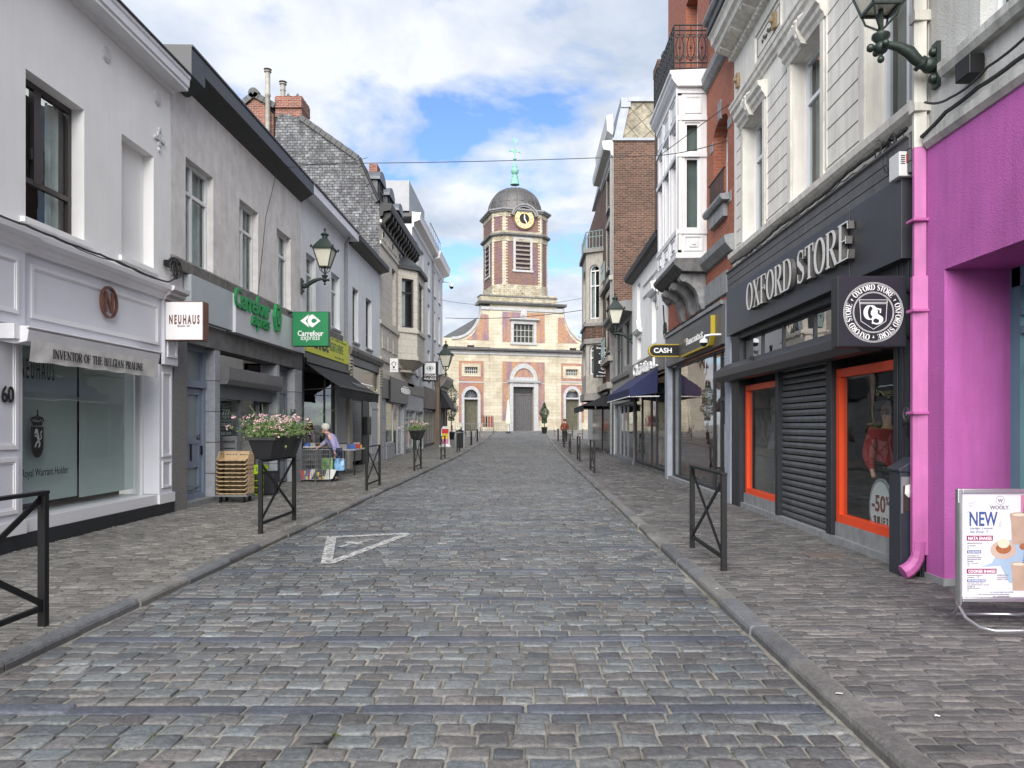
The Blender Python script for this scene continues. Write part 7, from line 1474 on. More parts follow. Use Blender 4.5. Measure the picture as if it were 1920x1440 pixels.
for k in range(9):
    o = cr if k == 0 else crs if k == 1 else copy_tree(crs); o.location = (cx0+.01+random.uniform(-.006, .006), cy0+.005+random.uniform(-.006, .006), z0+.037+.082*(8-k)); o['label'] = 'tan plastic bread crate, %s of the stack on the dolly' % NORD[k]; o['category'] = 'crate'; o['group'] = 'tan bread crates stacked on the dolly'
cr2 = crate(LIME)
for k in range(4):
    o = cr2 if k == 0 else copy_tree(cr2); o.location = (-6.34, 16.1, PAVE+.005+.15*k); o['label'] = 'lime green crate, %s of the stack by the supermarket door' % ('lowest', 'second from the ground', 'third from the ground', 'topmost')[k]; o['category'] = 'crate'; o['group'] = 'lime green crates by the supermarket'
cb = thing('checkout_stand', 'dark standing display board lettered good just inside the supermarket entrance', 'display', (-6.25, 16.0, PAVE)); m = M(FF(16.0)); m.box(-6.56, -6.24, PAVE, 1.35, -.2, 0); m.build('board', mat('grey_board', (.16, .17, .18), .6, .05), cb); m = M(FF(16.0)); text(m, 'good', -6.53, -6.29, 1.18, 1.28, .002, .003, .02); text(m, 'good', -6.53, -6.29, .68, .78, .002, .003, .02); m.box(-6.52, -6.28, 1.08, 1.1, .001, .003); m.box(-6.52, -6.28, .58, .6, .001, .003); m.build('lettering', LETTERK, cb)
gb = thing('rubbish_bin', 'small dark grey bin beside the lime green crates', 'bin', (-5.6, 16.3, PAVE)); m = M(); m.box(-5.72, -5.5, PAVE+.03, .55, -16.45, -16.15); m.build('bin_body', CHARC, gb, bevel=.015); m = M(); m.box(-5.73, -5.49, .552, .585, -16.46, -16.14); m.build('lid', BLACKM, gb)
# ---- wire cages with magazines, tables of books
BOOKS = [mat('book_red', (.35, .03, .03), .5), mat('book_blue', (.05, .12, .35), .5), mat('book_yellow', (.55, .42, .05), .5), mat('book_white', (.6, .6, .58), .5), mat('book_black', (.03, .03, .035), .5), mat('book_grey', (.3, .28, .26), .5)]
ORD = ['first', 'second', 'third', 'fourth', 'fifth', 'sixth']; BN = ['red', 'blue', 'yellow', 'white', 'black', 'grey']
def cage(x, y, w_, d_, h, lab, seed):
    t = thing('wire_cage', lab, 'wire cage', (x+w_/2, y+d_/2, PAVE), 'wire magazine cages'); m = M(); z = PAVE+.06
    for k in range(9):
        q = k/8
        for (a, b) in (((x+w_*q, y), (x+w_*q, y)), ((x+w_*q, y+d_), (x+w_*q, y+d_))): m.tube([(a[0], a[1], z), (b[0], b[1], z+h)], .004, 4)
        for xx in (x, x+w_): m.tube([(xx, y+d_*q, z), (xx, y+d_*q, z+h)], .004, 4)
    for k in range(7):
        zz_ = z+h*k/6; r = .008 if k in (0, 6) else .004
        m.tube([(x, y, zz_), (x+w_, y, zz_), (x+w_, y+d_, zz_), (x, y+d_, zz_), (x, y, zz_)], r, 4)
    for xx in (x, x+w_):
        for yy in (y, y+d_): m.tube([(xx, yy, PAVE), (xx, yy, z+h)], .008, 5)
    m.build('wire_mesh', GRI, t); rnd = random.Random(seed); m = M(); m.box(x, x+w_, z, z+.01, -y-d_, -y); m.build('base', GRI, t)
    for k in range(6):
        b = BOOKS[rnd.randrange(6)]; xx = x+.03+(w_-.1)*k/6; a = rnd.uniform(-.12, .12); hh = rnd.uniform(.2, .28); g = thing('magazine', 'magazine leaning in the %s wire cage, number %d along' % ('left' if x < -5.8 else 'right', k+1), 'magazine', (xx, y+.05, z+.01)) if False else None
        m = M(); P0 = Vector((xx, y+.04, z+.012)); m.add([P0, P0+Vector((.18, .02, 0)), P0+Vector((.18+a, .06, hh)), P0+Vector((a, .04, hh)), P0+Vector((0, .012, 0)), P0+Vector((.18, .032, 0)), P0+Vector((.18+a, .072, hh)), P0+Vector((a, .052, hh))], [(0, 1, 2, 3), (7, 6, 5, 4), (0, 4, 5, 1), (1, 5, 6, 2), (2, 6, 7, 3), (3, 7, 4, 0)])
        o = m; o.base = P0.copy(); ob = o.build('magazine', b); tag(ob, '%s magazine leaning in the %s wire cage, %s from the left' % (BN[BOOKS.index(b)], 'left' if x < -5.8 else 'right', ORD[k]), 'magazine', 'magazines leaning in the %s cage' % ('left' if x < -5.8 else 'right'))
cage(-6.1, 20.0, .40, .5, .80, 'left one of two galvanised wire cages holding magazines', 2); cage(-5.68, 20.0, .36, .5, .80, 'right one of two wire cages holding magazines, at the woman\'s feet', 6)
def table(x, y, w_, d_, h, lab, mt):
    t = thing('folding_table', lab, 'table', (x+w_/2, y+d_/2, PAVE)); m = M(); m.box(x, x+w_, h, h+.03, -y-d_, -y); m.build('table_top', mt, t)
    for xx in (x+.03, x+w_-.03):
        for yy in (y+.04, y+d_-.04): m = M(); m.bar((xx, yy, PAVE), (xx, yy, h), .03); m.build('leg', BLACKM, t)
WTAB = mat('worn_white_table', (.5, .5, .48), .6, .15)
table(-6.25, 20.75, .7, 1.2, .96, 'white trestle table covered with books under the black awning', WTAB); table(-5.95, 22.5, .75, 1.6, .82, 'grey trestle table with leaning records to the right of the woman', PLM)
rnd = random.Random(12)
NTH = ['first', 'second', 'third', 'fourth', 'fifth', 'sixth', 'seventh', 'eighth', 'ninth', 'tenth', 'eleventh', 'twelfth', 'thirteenth', 'fourteenth', 'fifteenth', 'last']
WH = ['%s row from the camera, %s' % (a, b) for a in ('nearest', 'second', 'third', 'fourth', 'fifth') for b in ('by the glass', 'left of its middle', 'right of its middle', 'at the street edge')]
for k in range(20):
    x, y = -6.22+.165*(k % 4)+rnd.uniform(-.008, .008), 20.78+.225*(k//4); hgt = rnd.uniform(.02, .1); b = M(); b.box(x, x+rnd.uniform(.12, .15), .991, .991+hgt, -y-.18, -y); b.base = Vector((x, y, .991)); bi = rnd.randrange(6); o = b.build('book', BOOKS[bi]); tag(o, '%s book on the white trestle table, %s' % (BN[bi], WH[k]), 'book', 'books on the white trestle table')
for k in range(16):
    x, y = -5.9+rnd.random()*.45, 22.55+.09*k; b = M(); b.box(x, x+.2, .852, .852+rnd.uniform(.08, .2), -y-.03, -y); b.base = Vector((x, y, .852)); bi = rnd.randrange(6); o = b.build('record', BOOKS[bi]); tag(o, '%s record sleeve on the grey trestle table, %s from its near end' % (BN[bi], NTH[k]), 'record', 'records on the grey trestle table')
# ---- people
def skinned(name, joints, edges, m_, parent, sub=2, base=None):
    base = wloc(parent) if parent else base; ks = list(joints); me = bpy.data.meshes.new(name); me.from_pydata([tuple(Vector(joints[k][0])-base) for k in ks], [(ks.index(a), ks.index(b)) for a, b in edges], [])
    o = bpy.data.objects.new(name, me); COL.objects.link(o); me.materials.append(m_)
    if parent: o.parent = parent
    else: o.location = base
    s = o.modifiers.new('skin', 'SKIN'); s.use_smooth_shade = True
    for i, k in enumerate(ks):
        r = joints[k][1]; v = me.skin_vertices[0].data[i]; v.radius = (r, r) if not isinstance(r, tuple) else r; v.use_root = (i == 0)
    b = o.modifiers.new('sub', 'SUBSURF'); b.levels = sub; b.render_levels = sub; return o
SKIN = mat('skin', (.50, .29, .21), .5, .08, 20, .05); HAIRW = mat('white_hair', (.62, .60, .55), .8, .12, 40, .6, 120); LILAC = mat('lilac_knit', (.33, .31, .52), .95, .1, 20, .5, 160); NAVY = mat('navy_cloth', (.035, .045, .085), .9, .2, 20, .3); SHOE = mat('black_shoes', (.015, .015, .017), .4)
def figure(name, label, P, base, cols, hair, group=None, hands=True):
    """P: dict of joint positions relative to base; clothes follow the same joints a little wider"""
    B_ = Vector(base); q = {k: B_+Vector(v) for k, v in P.items()}; t = thing(name, label, 'person', base)
    J = {'pelvis': (q['pelvis'], .12), 'waist': (q['pelvis'].lerp(q['chest'], .45), .11), 'chest': (q['chest'], .13), 'neck': (q['neck'], .05), 'jaw': (q['head']+Vector(P['look'])*.025-Vector((0, 0, .055)), .062), 'skull': (q['head']+Vector((0, 0, .035)), .088)}
    E = [('pelvis', 'waist'), ('waist', 'chest'), ('chest', 'neck'), ('neck', 'jaw'), ('jaw', 'skull')]
    for s in 'ab':
        for a, r in (('sh', .055), ('el', .042), ('wr', .028)): J[a+s] = (q[a+s], r)
        hd = (q['wr'+s]-q['el'+s]).normalized(); J['pm'+s] = (q['wr'+s]+hd*.07, .034); E += [('chest', 'sh'+s), ('sh'+s, 'el'+s), ('el'+s, 'wr'+s), ('wr'+s, 'pm'+s)]
        for a, r in (('hip', .09), ('kn', .058), ('an', .038)): J[a+s] = (q[a+s], r)
        J['toe'+s] = (q['an'+s]+Vector(P['look']).normalized()*.14*Vector((1, 1, 0)).length/1.414-Vector((0, 0, .04)), .032); E += [('pelvis', 'hip'+s), ('hip'+s, 'kn'+s), ('kn'+s, 'an'+s), ('an'+s, 'toe'+s)]
        if hands:
            side = hd.cross(Vector((0, 0, 1))); side = side.normalized() if side.length > .1 else Vector((0, 1, 0)); dn = hd.cross(side)
            for f_ in range(4):
                o_ = side*(-.027+.018*f_); l = (.034, .042, .045, .036)[f_]; J['f%d1%s' % (f_, s)] = (q['wr'+s]+hd*.10+o_, .010); J['f%d2%s' % (f_, s)] = (q['wr'+s]+hd*(.10+l)+o_+dn*.012, .008); J['f%d3%s' % (f_, s)] = (q['wr'+s]+hd*(.105+l*1.5)+o_+dn*.032, .007); E += [('pm'+s, 'f%d1%s' % (f_, s)), ('f%d1%s' % (f_, s), 'f%d2%s' % (f_, s)), ('f%d2%s' % (f_, s), 'f%d3%s' % (f_, s))]
            J['th1'+s] = (q['wr'+s]+hd*.045+side*.045, .011); J['th2'+s] = (q['wr'+s]+hd*.085+side*.058+dn*.015, .009); E += [('pm'+s, 'th1'+s), ('th1'+s, 'th2'+s)]
    skinned('body', J, E, SKIN, t)
    top, bot = cols
    T = {'hem': (q['pelvis'].lerp(q['chest'], -.28), .15), 'pelvis': (q['pelvis']+Vector((0, 0, .02)), .155), 'waist': (q['pelvis'].lerp(q['chest'], .5), .15), 'chest': (q['chest'], .172), 'col': (q['neck'].lerp(q['chest'], .35), .085)}; TE = [('hem', 'pelvis'), ('pelvis', 'waist'), ('waist', 'chest'), ('chest', 'col')]
    for s in 'ab': T['sh'+s] = (q['sh'+s], .098); T['el'+s] = (q['el'+s], .072); T['wr'+s] = (q['wr'+s].lerp(q['el'+s], .12), .046); TE += [('chest', 'sh'+s), ('sh'+s, 'el'+s), ('el'+s, 'wr'+s)]
    skinned('jumper' if top is LILAC else 'jacket', T, TE, top, t)
    L_ = {'pelvis': (q['pelvis']-Vector((0, 0, .03)), .145)}; LE = []
    for s in 'ab': L_['hip'+s] = (q['hip'+s], .105); L_['kn'+s] = (q['kn'+s], .08); L_['an'+s] = (q['an'+s]+Vector((0, 0, .02)), .062); LE += [('pelvis', 'hip'+s), ('hip'+s, 'kn'+s), ('kn'+s, 'an'+s)]
    skinned('trousers', L_, LE, bot, t)
    lk = Vector(P['look']).normalized(); lh = Vector((lk.x, lk.y, 0)).normalized()
    for s in 'ab':
        m = M(); a = q['an'+s]-Vector((0, 0, .035)); m.ball(a+lh*.055, .06, 10, 6, 1+abs(lh.x)*.9, 1+abs(lh.y)*.9, .72); m.build('shoe', SHOE, t, smooth=True)
    hc = q['head']+Vector((0, 0, .05))-lk*.025; m = M(); m.ball(hc, .108, 14, 10); rnd = random.Random(2)
    for _ in range(60): v = Vector((rnd.gauss(0, 1), rnd.gauss(0, 1), rnd.gauss(.3, .8))).normalized(); v = v if v.dot(lk) < .35 else -v; m.ball(hc+v*.088+Vector((0, 0, -.005)), rnd.uniform(.02, .038), 6, 4)
    m.build('hair', hair, t, smooth=True)
    side = lk.cross(Vector((0, 0, 1))).normalized(); up = side.cross(lk); fcn = q['head']+lk*.085
    m = M(); 
    for s in (-1, 1): m.ball(fcn+side*.03*s+up*.012, .011, 6, 4)
    m.build('eyes', SHOE, t); m = M(); m.ball(fcn+lk*.012-up*.018, .016, 6, 5, .8, .8, 1.4); m.ball(fcn-up*.06-lk*.004, .02, 8, 4, .8, 1, .3)
    for s in (-1, 1): m.ball(q['head']+side*.088*s, .022, 6, 5, .7, .7, 1.3)
    m.build('face', SKIN, t, smooth=True); return t
lady = figure('person', 'elderly woman with white curly hair in a lilac jumper bending over the book stall', dict(look=(-.75, -.15, -.65), pelvis=(.04, 0, .80), chest=(-.06, 0, 1.16), neck=(-.17, 0, 1.30), head=(-.27, -.02, 1.40), sha=(-.10, -.17, 1.22), ela=(.05, -.24, .98), wra=(.06, -.22, .78), shb=(-.12, .16, 1.21), elb=(-.30, .17, 1.04), wrb=(-.42, .08, .94), hipa=(.05, -.09, .76), kna=(.03, -.09, .42), ana=(.08, -.1, .075), hipb=(.04, .09, .76), knb=(-.02, .09, .42), anb=(.0, .1, .075)), (-5.30, 20.45, PAVE), (LILAC, NAVY), HAIRW)
bg_ = thing('shopping_bag', 'bulging shopping bag with green and photo print hanging from the woman\'s hand', 'bag', (-5.33, 20.2, .35))
def bagm(x, y, z, w_, d_, h, mt, nm, p):
    m = M(); n = 6; vs = []
    for i in range(7):
        t_ = i/6; k = 1-.25*abs(t_-.35)**1.3; 
        for j in range(12): a = 2*math.pi*j/12; vs.append((x+w_*.5*k*math.copysign(abs(math.cos(a))**.6, math.cos(a)), y+d_*.5*k*(1-.5*t_)*math.copysign(abs(math.sin(a))**.6, math.sin(a)), z+h*t_))
    m.add(vs, [(i*12+j, i*12+(j+1) % 12, (i+1)*12+(j+1) % 12, (i+1)*12+j) for i in range(6) for j in range(12)]+[tuple(range(12))]); return m.build(nm, mt, p, smooth=True)
bagm(-5.42, 20.18, .36, .34, .16, .34, mat('green_print_bag', (.12, .24, .07), .4, .9, 7, .1), 'bag_body', bg_); m = M(); m.tube([(-5.36, 20.18, .68), (-5.28, 20.22, .80), (-5.24, 20.2, .82), (-5.26, 20.16, .68)], .008, 5); m.build('handle', NAVY, bg_)
bg2 = thing('shopping_bag', 'blue and white plastic shopping bag, rightmost in the woman\'s hand', 'bag', (-5.12, 20.25, .35)); bagm(-5.10, 20.22, .36, .30, .16, .32, mat('blue_white_bag', (.16, .32, .55), .35, .9, 9, .1), 'bag_body', bg2); m = M(); m.tube([(-5.18, 20.22, .66), (-5.24, 20.2, .79), (-5.22, 20.2, .80), (-5.08, 20.2, .66)], .008, 5); m.build('handle', NAVY, bg2)
RUST = mat('rust_cloth', (.20, .055, .03), .9, .3, 9, .3); DKC = mat('black_cloth', (.018, .018, .02), .9, .2); REDC = mat('dark_red_jacket', (.26, .028, .03), .8, .2, 5, .3); HAIRB = mat('brown_hair', (.10, .06, .035), .8, .2, 40, .5, 120)
stand = dict(look=(-.2, -1, 0), pelvis=(0, 0, .95), chest=(0, 0, 1.30), neck=(0, -.01, 1.47), head=(0, -.03, 1.60), sha=(-.18, 0, 1.38), ela=(-.24, .02, 1.10), wra=(-.22, -.08, .88), shb=(.18, 0, 1.38), elb=(.24, .02, 1.10), wrb=(.2, -.12, .9), hipa=(-.09, 0, .9), kna=(-.1, -.06, .5), ana=(-.1, .06, .08), hipb=(.09, 0, .9), knb=(.1, -.02, .5), anb=(.11, -.12, .08))
figure('person', 'distant person in rust-red clothes walking on the right pavement before the church', stand, (2.55, 52, PZ(52)), (RUST, DKC), HAIRB, hands=False)
figure('person', 'figure in a dark red jacket added behind the orange-framed shop glass for a reflected passer-by', dict(stand, look=(-.9, -.5, -.1)), (4.50, 9.35, .12), (REDC, DKC), HAIRB, hands=False)  # figure added inside the shop in place of a passer-by's reflection
# ---- wall lanterns
def lantern(label, side, y, zb, arm, k=1.):
    fr = FL if side < 0 else FR; t = thing('wall_lantern', label, 'street lamp', fr.p(y, zb, 0), 'green wall lanterns'); P_ = fr.p; zl = zb+.22*k; a = arm
    m = M(fr); m.box(y-.05, y+.05, zb-.22, zb+.22, -.01, .04); m.ball(P_(y, zb, .09), .075, 10, 8); m.ball(P_(y, zb-.13, .05), .05, 8, 6); m.ball(P_(y, zb+.13, .05), .045, 8, 6)
    pts = [P_(y, zb+dz, d) for d, dz in ((.06, -.02), (.14, .0), (.22, .06), (.30*a/.6, .13), (.42*a/.6, .185), (a*.88, .2), (a, .17))]; m.tube(pts, [.05, .045, .055, .06, .045, .035, .035], 10)
    m.tube([P_(y, zb+.01, .16), P_(y, zb+.03, .19)], .075, 12); c = P_(y, zb+.17, a); m.ball(c, .07, 10, 8, 1, 1, .9); m.ball(c+fr.n*.10, .04, 8, 6); m.ball(c+fr.u*.10, .035, 8, 6); m.ball(c-fr.u*.10, .035, 8, 6); m.ball(c-Vector((0, 0, .11)), .035, 8, 6); m.tube([c, c-Vector((0, 0, .1))], .02, 6); m.tube([c, c+fr.n*.09], .02, 6)
    m.lathe(c, [(.03, 0), (.05, .06), (.085, .1), (.085, .13), (.03, .14)], 12); m.build('bracket', GREENIRON, t, smooth=True)
    b = c+Vector((0, 0, .30*k)); w0, w1, h = .105*k, .215*k, .40*k; m = M()
    def cor(w_, z): return [b+Vector((sx*w_, sy*w_, z)) for sx, sy in ((-1, -1), (1, -1), (1, 1), (-1, 1))]
    A_, B2 = cor(w0, 0), cor(w1, h)
    for p, q in zip(A_, B2): m.bar(p, q, .018*k)
    for L4, w_ in ((A_, .022), (B2, .03)):
        for i in range(4): m.bar(L4[i], L4[(i+1) % 4], w_*k)
    for p in A_: m.tube([p, p.lerp(c+Vector((0, 0, .16*k)), .45)+(p-b)*.25-Vector((0, 0, .02)), c+Vector((0, 0, .13*k))], .009*k, 5)
    m.tube([c+Vector((0, 0, .12)), b], .02*k, 8)
    m.build('lantern_frame', GREENIRON, t)
    g = M(); G0, G1 = cor(w0*.93, .01), cor(w1*.95, h-.01); g.add(G0+G1, [(0, 1, 5, 4), (1, 2, 6, 5), (2, 3, 7, 6), (3, 0, 4, 7), (0, 1, 2, 3)]); g.build('glass', MILK, t)
    r = M(); R0, R1, R2 = cor(w1*1.13, h+.01), cor(w1*.95, h+.06*k), cor(w1*.38, h+.24*k)
    r.add(R0+R1+R2, [(0, 1, 5, 4), (1, 2, 6, 5), (2, 3, 7, 6), (3, 0, 4, 7), (4, 5, 9, 8), (5, 6, 10, 9), (6, 7, 11, 10), (7, 4, 8, 11), (8, 9, 10, 11), (0, 3, 2, 1)])
    for p in cor(w1*1.15, h+.02): r.ball(p+Vector((0, 0, .02)), .026*k, 6, 5, 1, 1, 1.5)
    r.build('lantern_roof', GREENIRON, t)
    f = M(); f.lathe(b+Vector((0, 0, h+.22*k)), [(.085*k, 0), (.06*k, .03*k), (.065*k, .10*k), (.10*k, .12*k), (.08*k, .15*k), (.03*k, .17*k), (.018*k, .22*k), (.035*k, .24*k), (.012*k, .29*k)], 12); f.build('lantern_finial', GREENIRON, t, smooth=True); return t
lantern('green cast-iron wall lantern above the green Carrefour sign'.replace('Carrefour ', 'supermarket '), -1, 20.72, 5.44, .66, 1.2)
lantern('large green cast-iron wall lantern cut off by the top of the photo at right', 1, 7.28, 5.10, .56, 1.25)
lantern('small distant wall lantern on the tall white house near the church', -1, 50, 4.75, .8, 1.9)
lantern('green wall lantern above the vertical black sign on the right side', 1, 28.6, 4.9, .66, 1.3)
# ---- menu board at right
mb = thing('menu_board', 'silver-framed milkshake menu stand on the right pavement in front of the pink wall', 'menu board', (3.6, 5.6, PAVE)); fb_ = FF(5.6); bx = lambda x, y: fb_.px(1780+x/4.964, 900+y/4.964)
l_, t_2 = bx(72, 82); _, bt = bx(100, 1135); rr_ = l_+.64
ALU = mat('satin_aluminium', (.45, .46, .48), .28, .06, 9, .05, 60, 0, .8)
m = M(fb_); 
for (a, b, c, d) in ((l_, l_+.035, bt, t_2), (rr_-.035, rr_, bt, t_2), (l_+.035, rr_-.035, bt, bt+.035), (l_+.035, rr_-.035, t_2-.035, t_2)): m.box(a, b, c, d, -.03, .012)
m.build('frame', ALU, mb, bevel=.006)
def loop(dirn):
    m = M(); y = 5.6; x0, x1 = l_+.012, rr_-.012; s = dirn
    for xx, k in ((x0, -1), (x1, 1)): pass
    pts = [(x0, y+.02*s, t_2-.1), (x0, y+.02*s, .26), (x0+.01, y-.02*s-.05*s, .17), (x0+.05, y-.18*s, .125), (x0+.12, y-.24*s, .118), (x1-.12, y-.24*s, .118), (x1-.05, y-.18*s, .125), (x1-.01, y-.07*s, .17), (x1, y+.02*s, .26), (x1, y+.02*s, t_2-.1)]
    m.tube(pts, .012, 8); m.build('foot_tube', ALU, mb, smooth=True)
loop(1); loop(-1)
PW = mat('poster_white', (.55, .55, .59), .35, .03, 2, 0); PB = mat('poster_blue', (.28, .38, .50), .35, .12, 2, 0); PP = mat('poster_plum', (.20, .015, .08), .4, .05); PNV = mat('poster_navy', (.03, .06, .20), .4, .05); PMK = mat('poster_milk', (.36, .26, .20), .4, .12, 9, 0); PTR = mat('poster_tart', (.28, .10, .04), .4, .4, 60, 0); PLT = mat('poster_plate', (.42, .32, .27), .4, .05); PCR = mat('poster_cream', (.55, .49, .38), .4, .06, 30, 0); PPK = mat('poster_pink', (.42, .17, .27), .4, .05)
M(fb_).box(l_+.036, rr_-.036, bt+.036, t_2-.036, -.012, -.004).build('poster', PW, mb)
def pq(x, y): return bx(x, y)
m = M(fb_); a = pq(300, 800); n = 20; m.prism([pq(300, 810), pq(400, 770), pq(470, 640), pq(560, 560), (rr_-.036, pq(0, 520)[1]), (rr_-.036, pq(0, 960)[1]), pq(560, 960), pq(480, 800)], -.004, -.0030); m.build('poster_ground', PB, mb)
m = M(fb_); m.box(pq(668, 0)[0], rr_-.036, pq(0, 330)[1], pq(0, 140)[1], -.004, -.0028); m.build('poster_pink_patch', PPK, mb)
def glass_(cx, y0, y1, w_, m):
    z0, z1 = pq(0, y1)[1], pq(0, y0)[1]; c = pq(cx, 0)[0]; w_ = w_/4.964*.004; m.prism([(c-w_*.42, z0), (c+w_*.42, z0), (c+w_*.46, z0+(z1-z0)*.7), (c+w_*.55, z1), (c-w_*.55, z1), (c-w_*.46, z0+(z1-z0)*.7)], -.0028, -.002); m.disc(c, z1, w_*.55, -.0026, -.0018, 20, .22)
m = M(fb_); glass_(655, 320, 600, 165, m); glass_(655, 780, 1030, 150, m); m.build('poster_milkshakes', PMK, mb)
m = M(fb_)
for cx, y0 in ((655, 320), (655, 780)): c, z = pq(cx, y0); m.disc(c, z-.003, .055, -.0016, -.001, 20, .2)
c, z = pq(505, 590); m.disc(c, z, .045, -.0004, .0002, 18, .8); m.build('poster_foam', PCR, mb)
c, z = pq(505, 650); m = M(fb_); m.disc(c, z, .097, -.0026, -.0018, 26, .72); m.build('poster_plate', PLT, mb)
m = M(fb_); m.disc(c, z+.012, .058, -.0014, -.0008, 22, .72); c2, z2_ = pq(690, 620); m.disc(c2, z2_, .03, -.0014, -.0008, 16, .8); m.build('poster_tart', PTR, mb)
m = M(fb_); 
for k in range(5): c, z = pq(690+3*k, 310-22*k); m.prism([(c-.006, z), (c+.01, z+.004), (c+.014, z+.013), (c-.002, z+.009)], -.0010, -.0005); c, z = pq(688+3*k, 775-22*k); m.prism([(c-.006, z), (c+.01, z+.004), (c+.014, z+.013), (c-.002, z+.009)], -.0010, -.0005)
m.build('poster_straws', PNV, mb)
def ptext(m, s, x0, x1, y0, y1, bold=.0, shear=0.): a, b = pq(x0, y1), pq(x1, y0); text(m, s, a[0], b[0], a[1], b[1], -.0035, .001, bold, shear)
m = M(fb_); ptext(m, 'W', 452, 502, 176, 208, .01); ptext(m, 'WOOLY.', 380, 562, 238, 274, .015); c, z = pq(476, 190); m.ring(c, z, .031, .033, -.0035, -.0025, 28)
for x0, x1, y in ((168, 312, 588), (168, 250, 612), (168, 278, 705), (168, 302, 722), (168, 296, 740), (168, 226, 758), (168, 272, 776), (168, 310, 888), (168, 232, 908), (168, 320, 958), (168, 370, 976), (168, 240, 992), (168, 284, 1008), (446, 552, 886), (446, 540, 906), (446, 545, 924), (270, 560, 1064), (410, 560, 1084)):
    rnd2 = random.Random(x1*7+y); ptext(m, ''.join(rnd2.choice('nmuoearst ') for _ in range(int((x1-x0)/9))).strip()+'e', x0, x1, y-5, y+6, 0, .2)
m.build('poster_print', mat('poster_dark_print', (.07, .05, .09), .4, .05), mb)
m = M(fb_); ptext(m, 'NEW', 190, 452, 296, 430, .02); ptext(m, 'à partager, à savourer', 192, 410, 438, 466, .0, .3); ptext(m, 'chez Wooly', 192, 325, 472, 500, .0, .3)
for cx, cy, r in ((205, 230, .017), (355, 480, .008), (178, 634, .006), (180, 796, .006), (272, 906, .006), (178, 1028, .006)):
    c, z = pq(cx, cy); outl(m, [(c, z-r), (c+r, z+r*.3), (c+r*.55, z+r), (c, z+r*.5), (c-r*.55, z+r), (c-r, z+r*.3)], .0016, -.0035, -.0028)
for x0, y0, x1, y1 in ((165, 300, 180, 310), (178, 288, 188, 300), (160, 335, 178, 335), (235, 208, 243, 196), (245, 222, 258, 220), (468, 402, 485, 385), (470, 412, 490, 411), (466, 425, 480, 437)): a, b = pq(x0, y0), pq(x1, y1); outl(m, [a, b, (b[0]+.001, b[1]+.001)], .0016, -.0035, -.0028)
m.build('poster_headline', PNV, mb)
m = M(fb_); a, b = pq(164, 566), pq(408, 518); m.box(a[0], b[0], a[1], b[1], -.0039, -.0032); a, b = pq(164, 872), pq(442, 826); m.box(a[0], b[0], a[1], b[1], -.0039, -.0032); m.build('poster_plum_band', PP, mb)
m = M(fb_); a, b = pq(168, 684), pq(298, 656); m.box(a[0], b[0], a[1], b[1], -.0039, -.0032); a, b = pq(168, 948), pq(340, 926); m.box(a[0], b[0], a[1], b[1], -.0039, -.0032); ptext(m, 'AU CHOIX PARMI NOS PASTÉIS', 382, 598, 1038, 1050, .01); m.build('poster_navy_band', PNV, mb)
def ptext2(m, s, x0, x1, y0, y1): a, b = pq(x0, y1), pq(x1, y0); text(m, s, a[0], b[0], a[1], b[1], -.0031, .001, .015)
m = M(fb_); ptext2(m, 'NATA SHAKES', 178, 396, 528, 558); ptext2(m, 'COOKIES SHAKES', 178, 432, 836, 864); ptext2(m, 'PLUS GOURMAND', 176, 290, 664, 677); ptext2(m, 'AVEC UN COOKIE AU CHOIX', 176, 333, 931, 943); m.build('poster_band_lettering', LETTERW, mb)
# ---- cables
def cable(label, pts, r=.012, sag=0., n=10, name='cable', loops=()):
    P0 = [Vector(p) for p in pts]; out_ = []
    for a, b in zip(P0, P0[1:]):
        for k in range(n): q = a.lerp(b, k/n); q.z -= sag*4*(k/n)*(1-k/n); out_.append(q)
    out_.append(P0[-1]); m = M(); m.base = P0[0].copy(); m.tube(out_, r, 5)
    for c, rad, nn in loops:
        rnd = random.Random(int(rad*1000)+nn)
        for _ in range(nn):
            ph, e = rnd.uniform(0, 6.28), rnd.uniform(.6, 1.1); cc = Vector(c)+Vector((rnd.gauss(0, .02), rnd.gauss(0, .05), rnd.gauss(-.03, .04))); m.tube([cc+Vector((rnd.gauss(0, .003), rad*e*.7*math.cos(ph+k*.36), rad*math.sin(ph+k*.36))) for k in range(16)], rnd.uniform(.004, .009), 4)
    return tag(m.build(name, CABLE, None, smooth=False), label, 'cable')
rn = random.Random(3)
cable('black cable lying along the top of the white panelled shopfront cornice', [FL.p(u, 3.99+.012*math.sin(u*3), .27+.02*math.sin(u*2)) for u in [x*.5 for x in range(2, 26)]]+[FL.p(12.95, 4.15, .2)], .016, .01, 4, loops=[(FL.p(12.95, 4.28, .22), .13, 9)])
cable('second thin black cable over the white panelled shopfront cornice', [FL.p(u, 4.0+.02*math.sin(u*4+1), .20) for u in [x*.5 for x in range(2, 26)]], .009, .012, 4)
jb = tag((lambda m: (setattr(m, 'base', FL.p(12.95, 4.36, .1)), m.ball(FL.p(12.95, 4.42, .16), .09, 10, 8, 1, 1.1, 1), m.box(12.86, 13.04, 4.34, 4.44, .02, .16), m.build('junction_box', BLACKM))[-1])(M(FL)), 'black round junction box with cable loops at the corner of the white house', 'junction box')
cable('bundle of black cables running along the cream house below its windows', [FR.p(u, 4.67+.02*math.sin(u*2.3), .09+.01*math.sin(u*5)) for u in [7.7+.35*k for k in range(20)]], .022, .012, 4, loops=[(FR.p(7.95, 4.5, .12), .16, 11), (FR.p(8.25, 4.62, .1), .12, 5)])
cable('thin cable looping below the black bundle on the cream house', [FR.p(u, 4.62-.04*abs(math.sin(u*1.7)), .12) for u in [7.9+.35*k for k in range(19)]], .008, .02, 4)
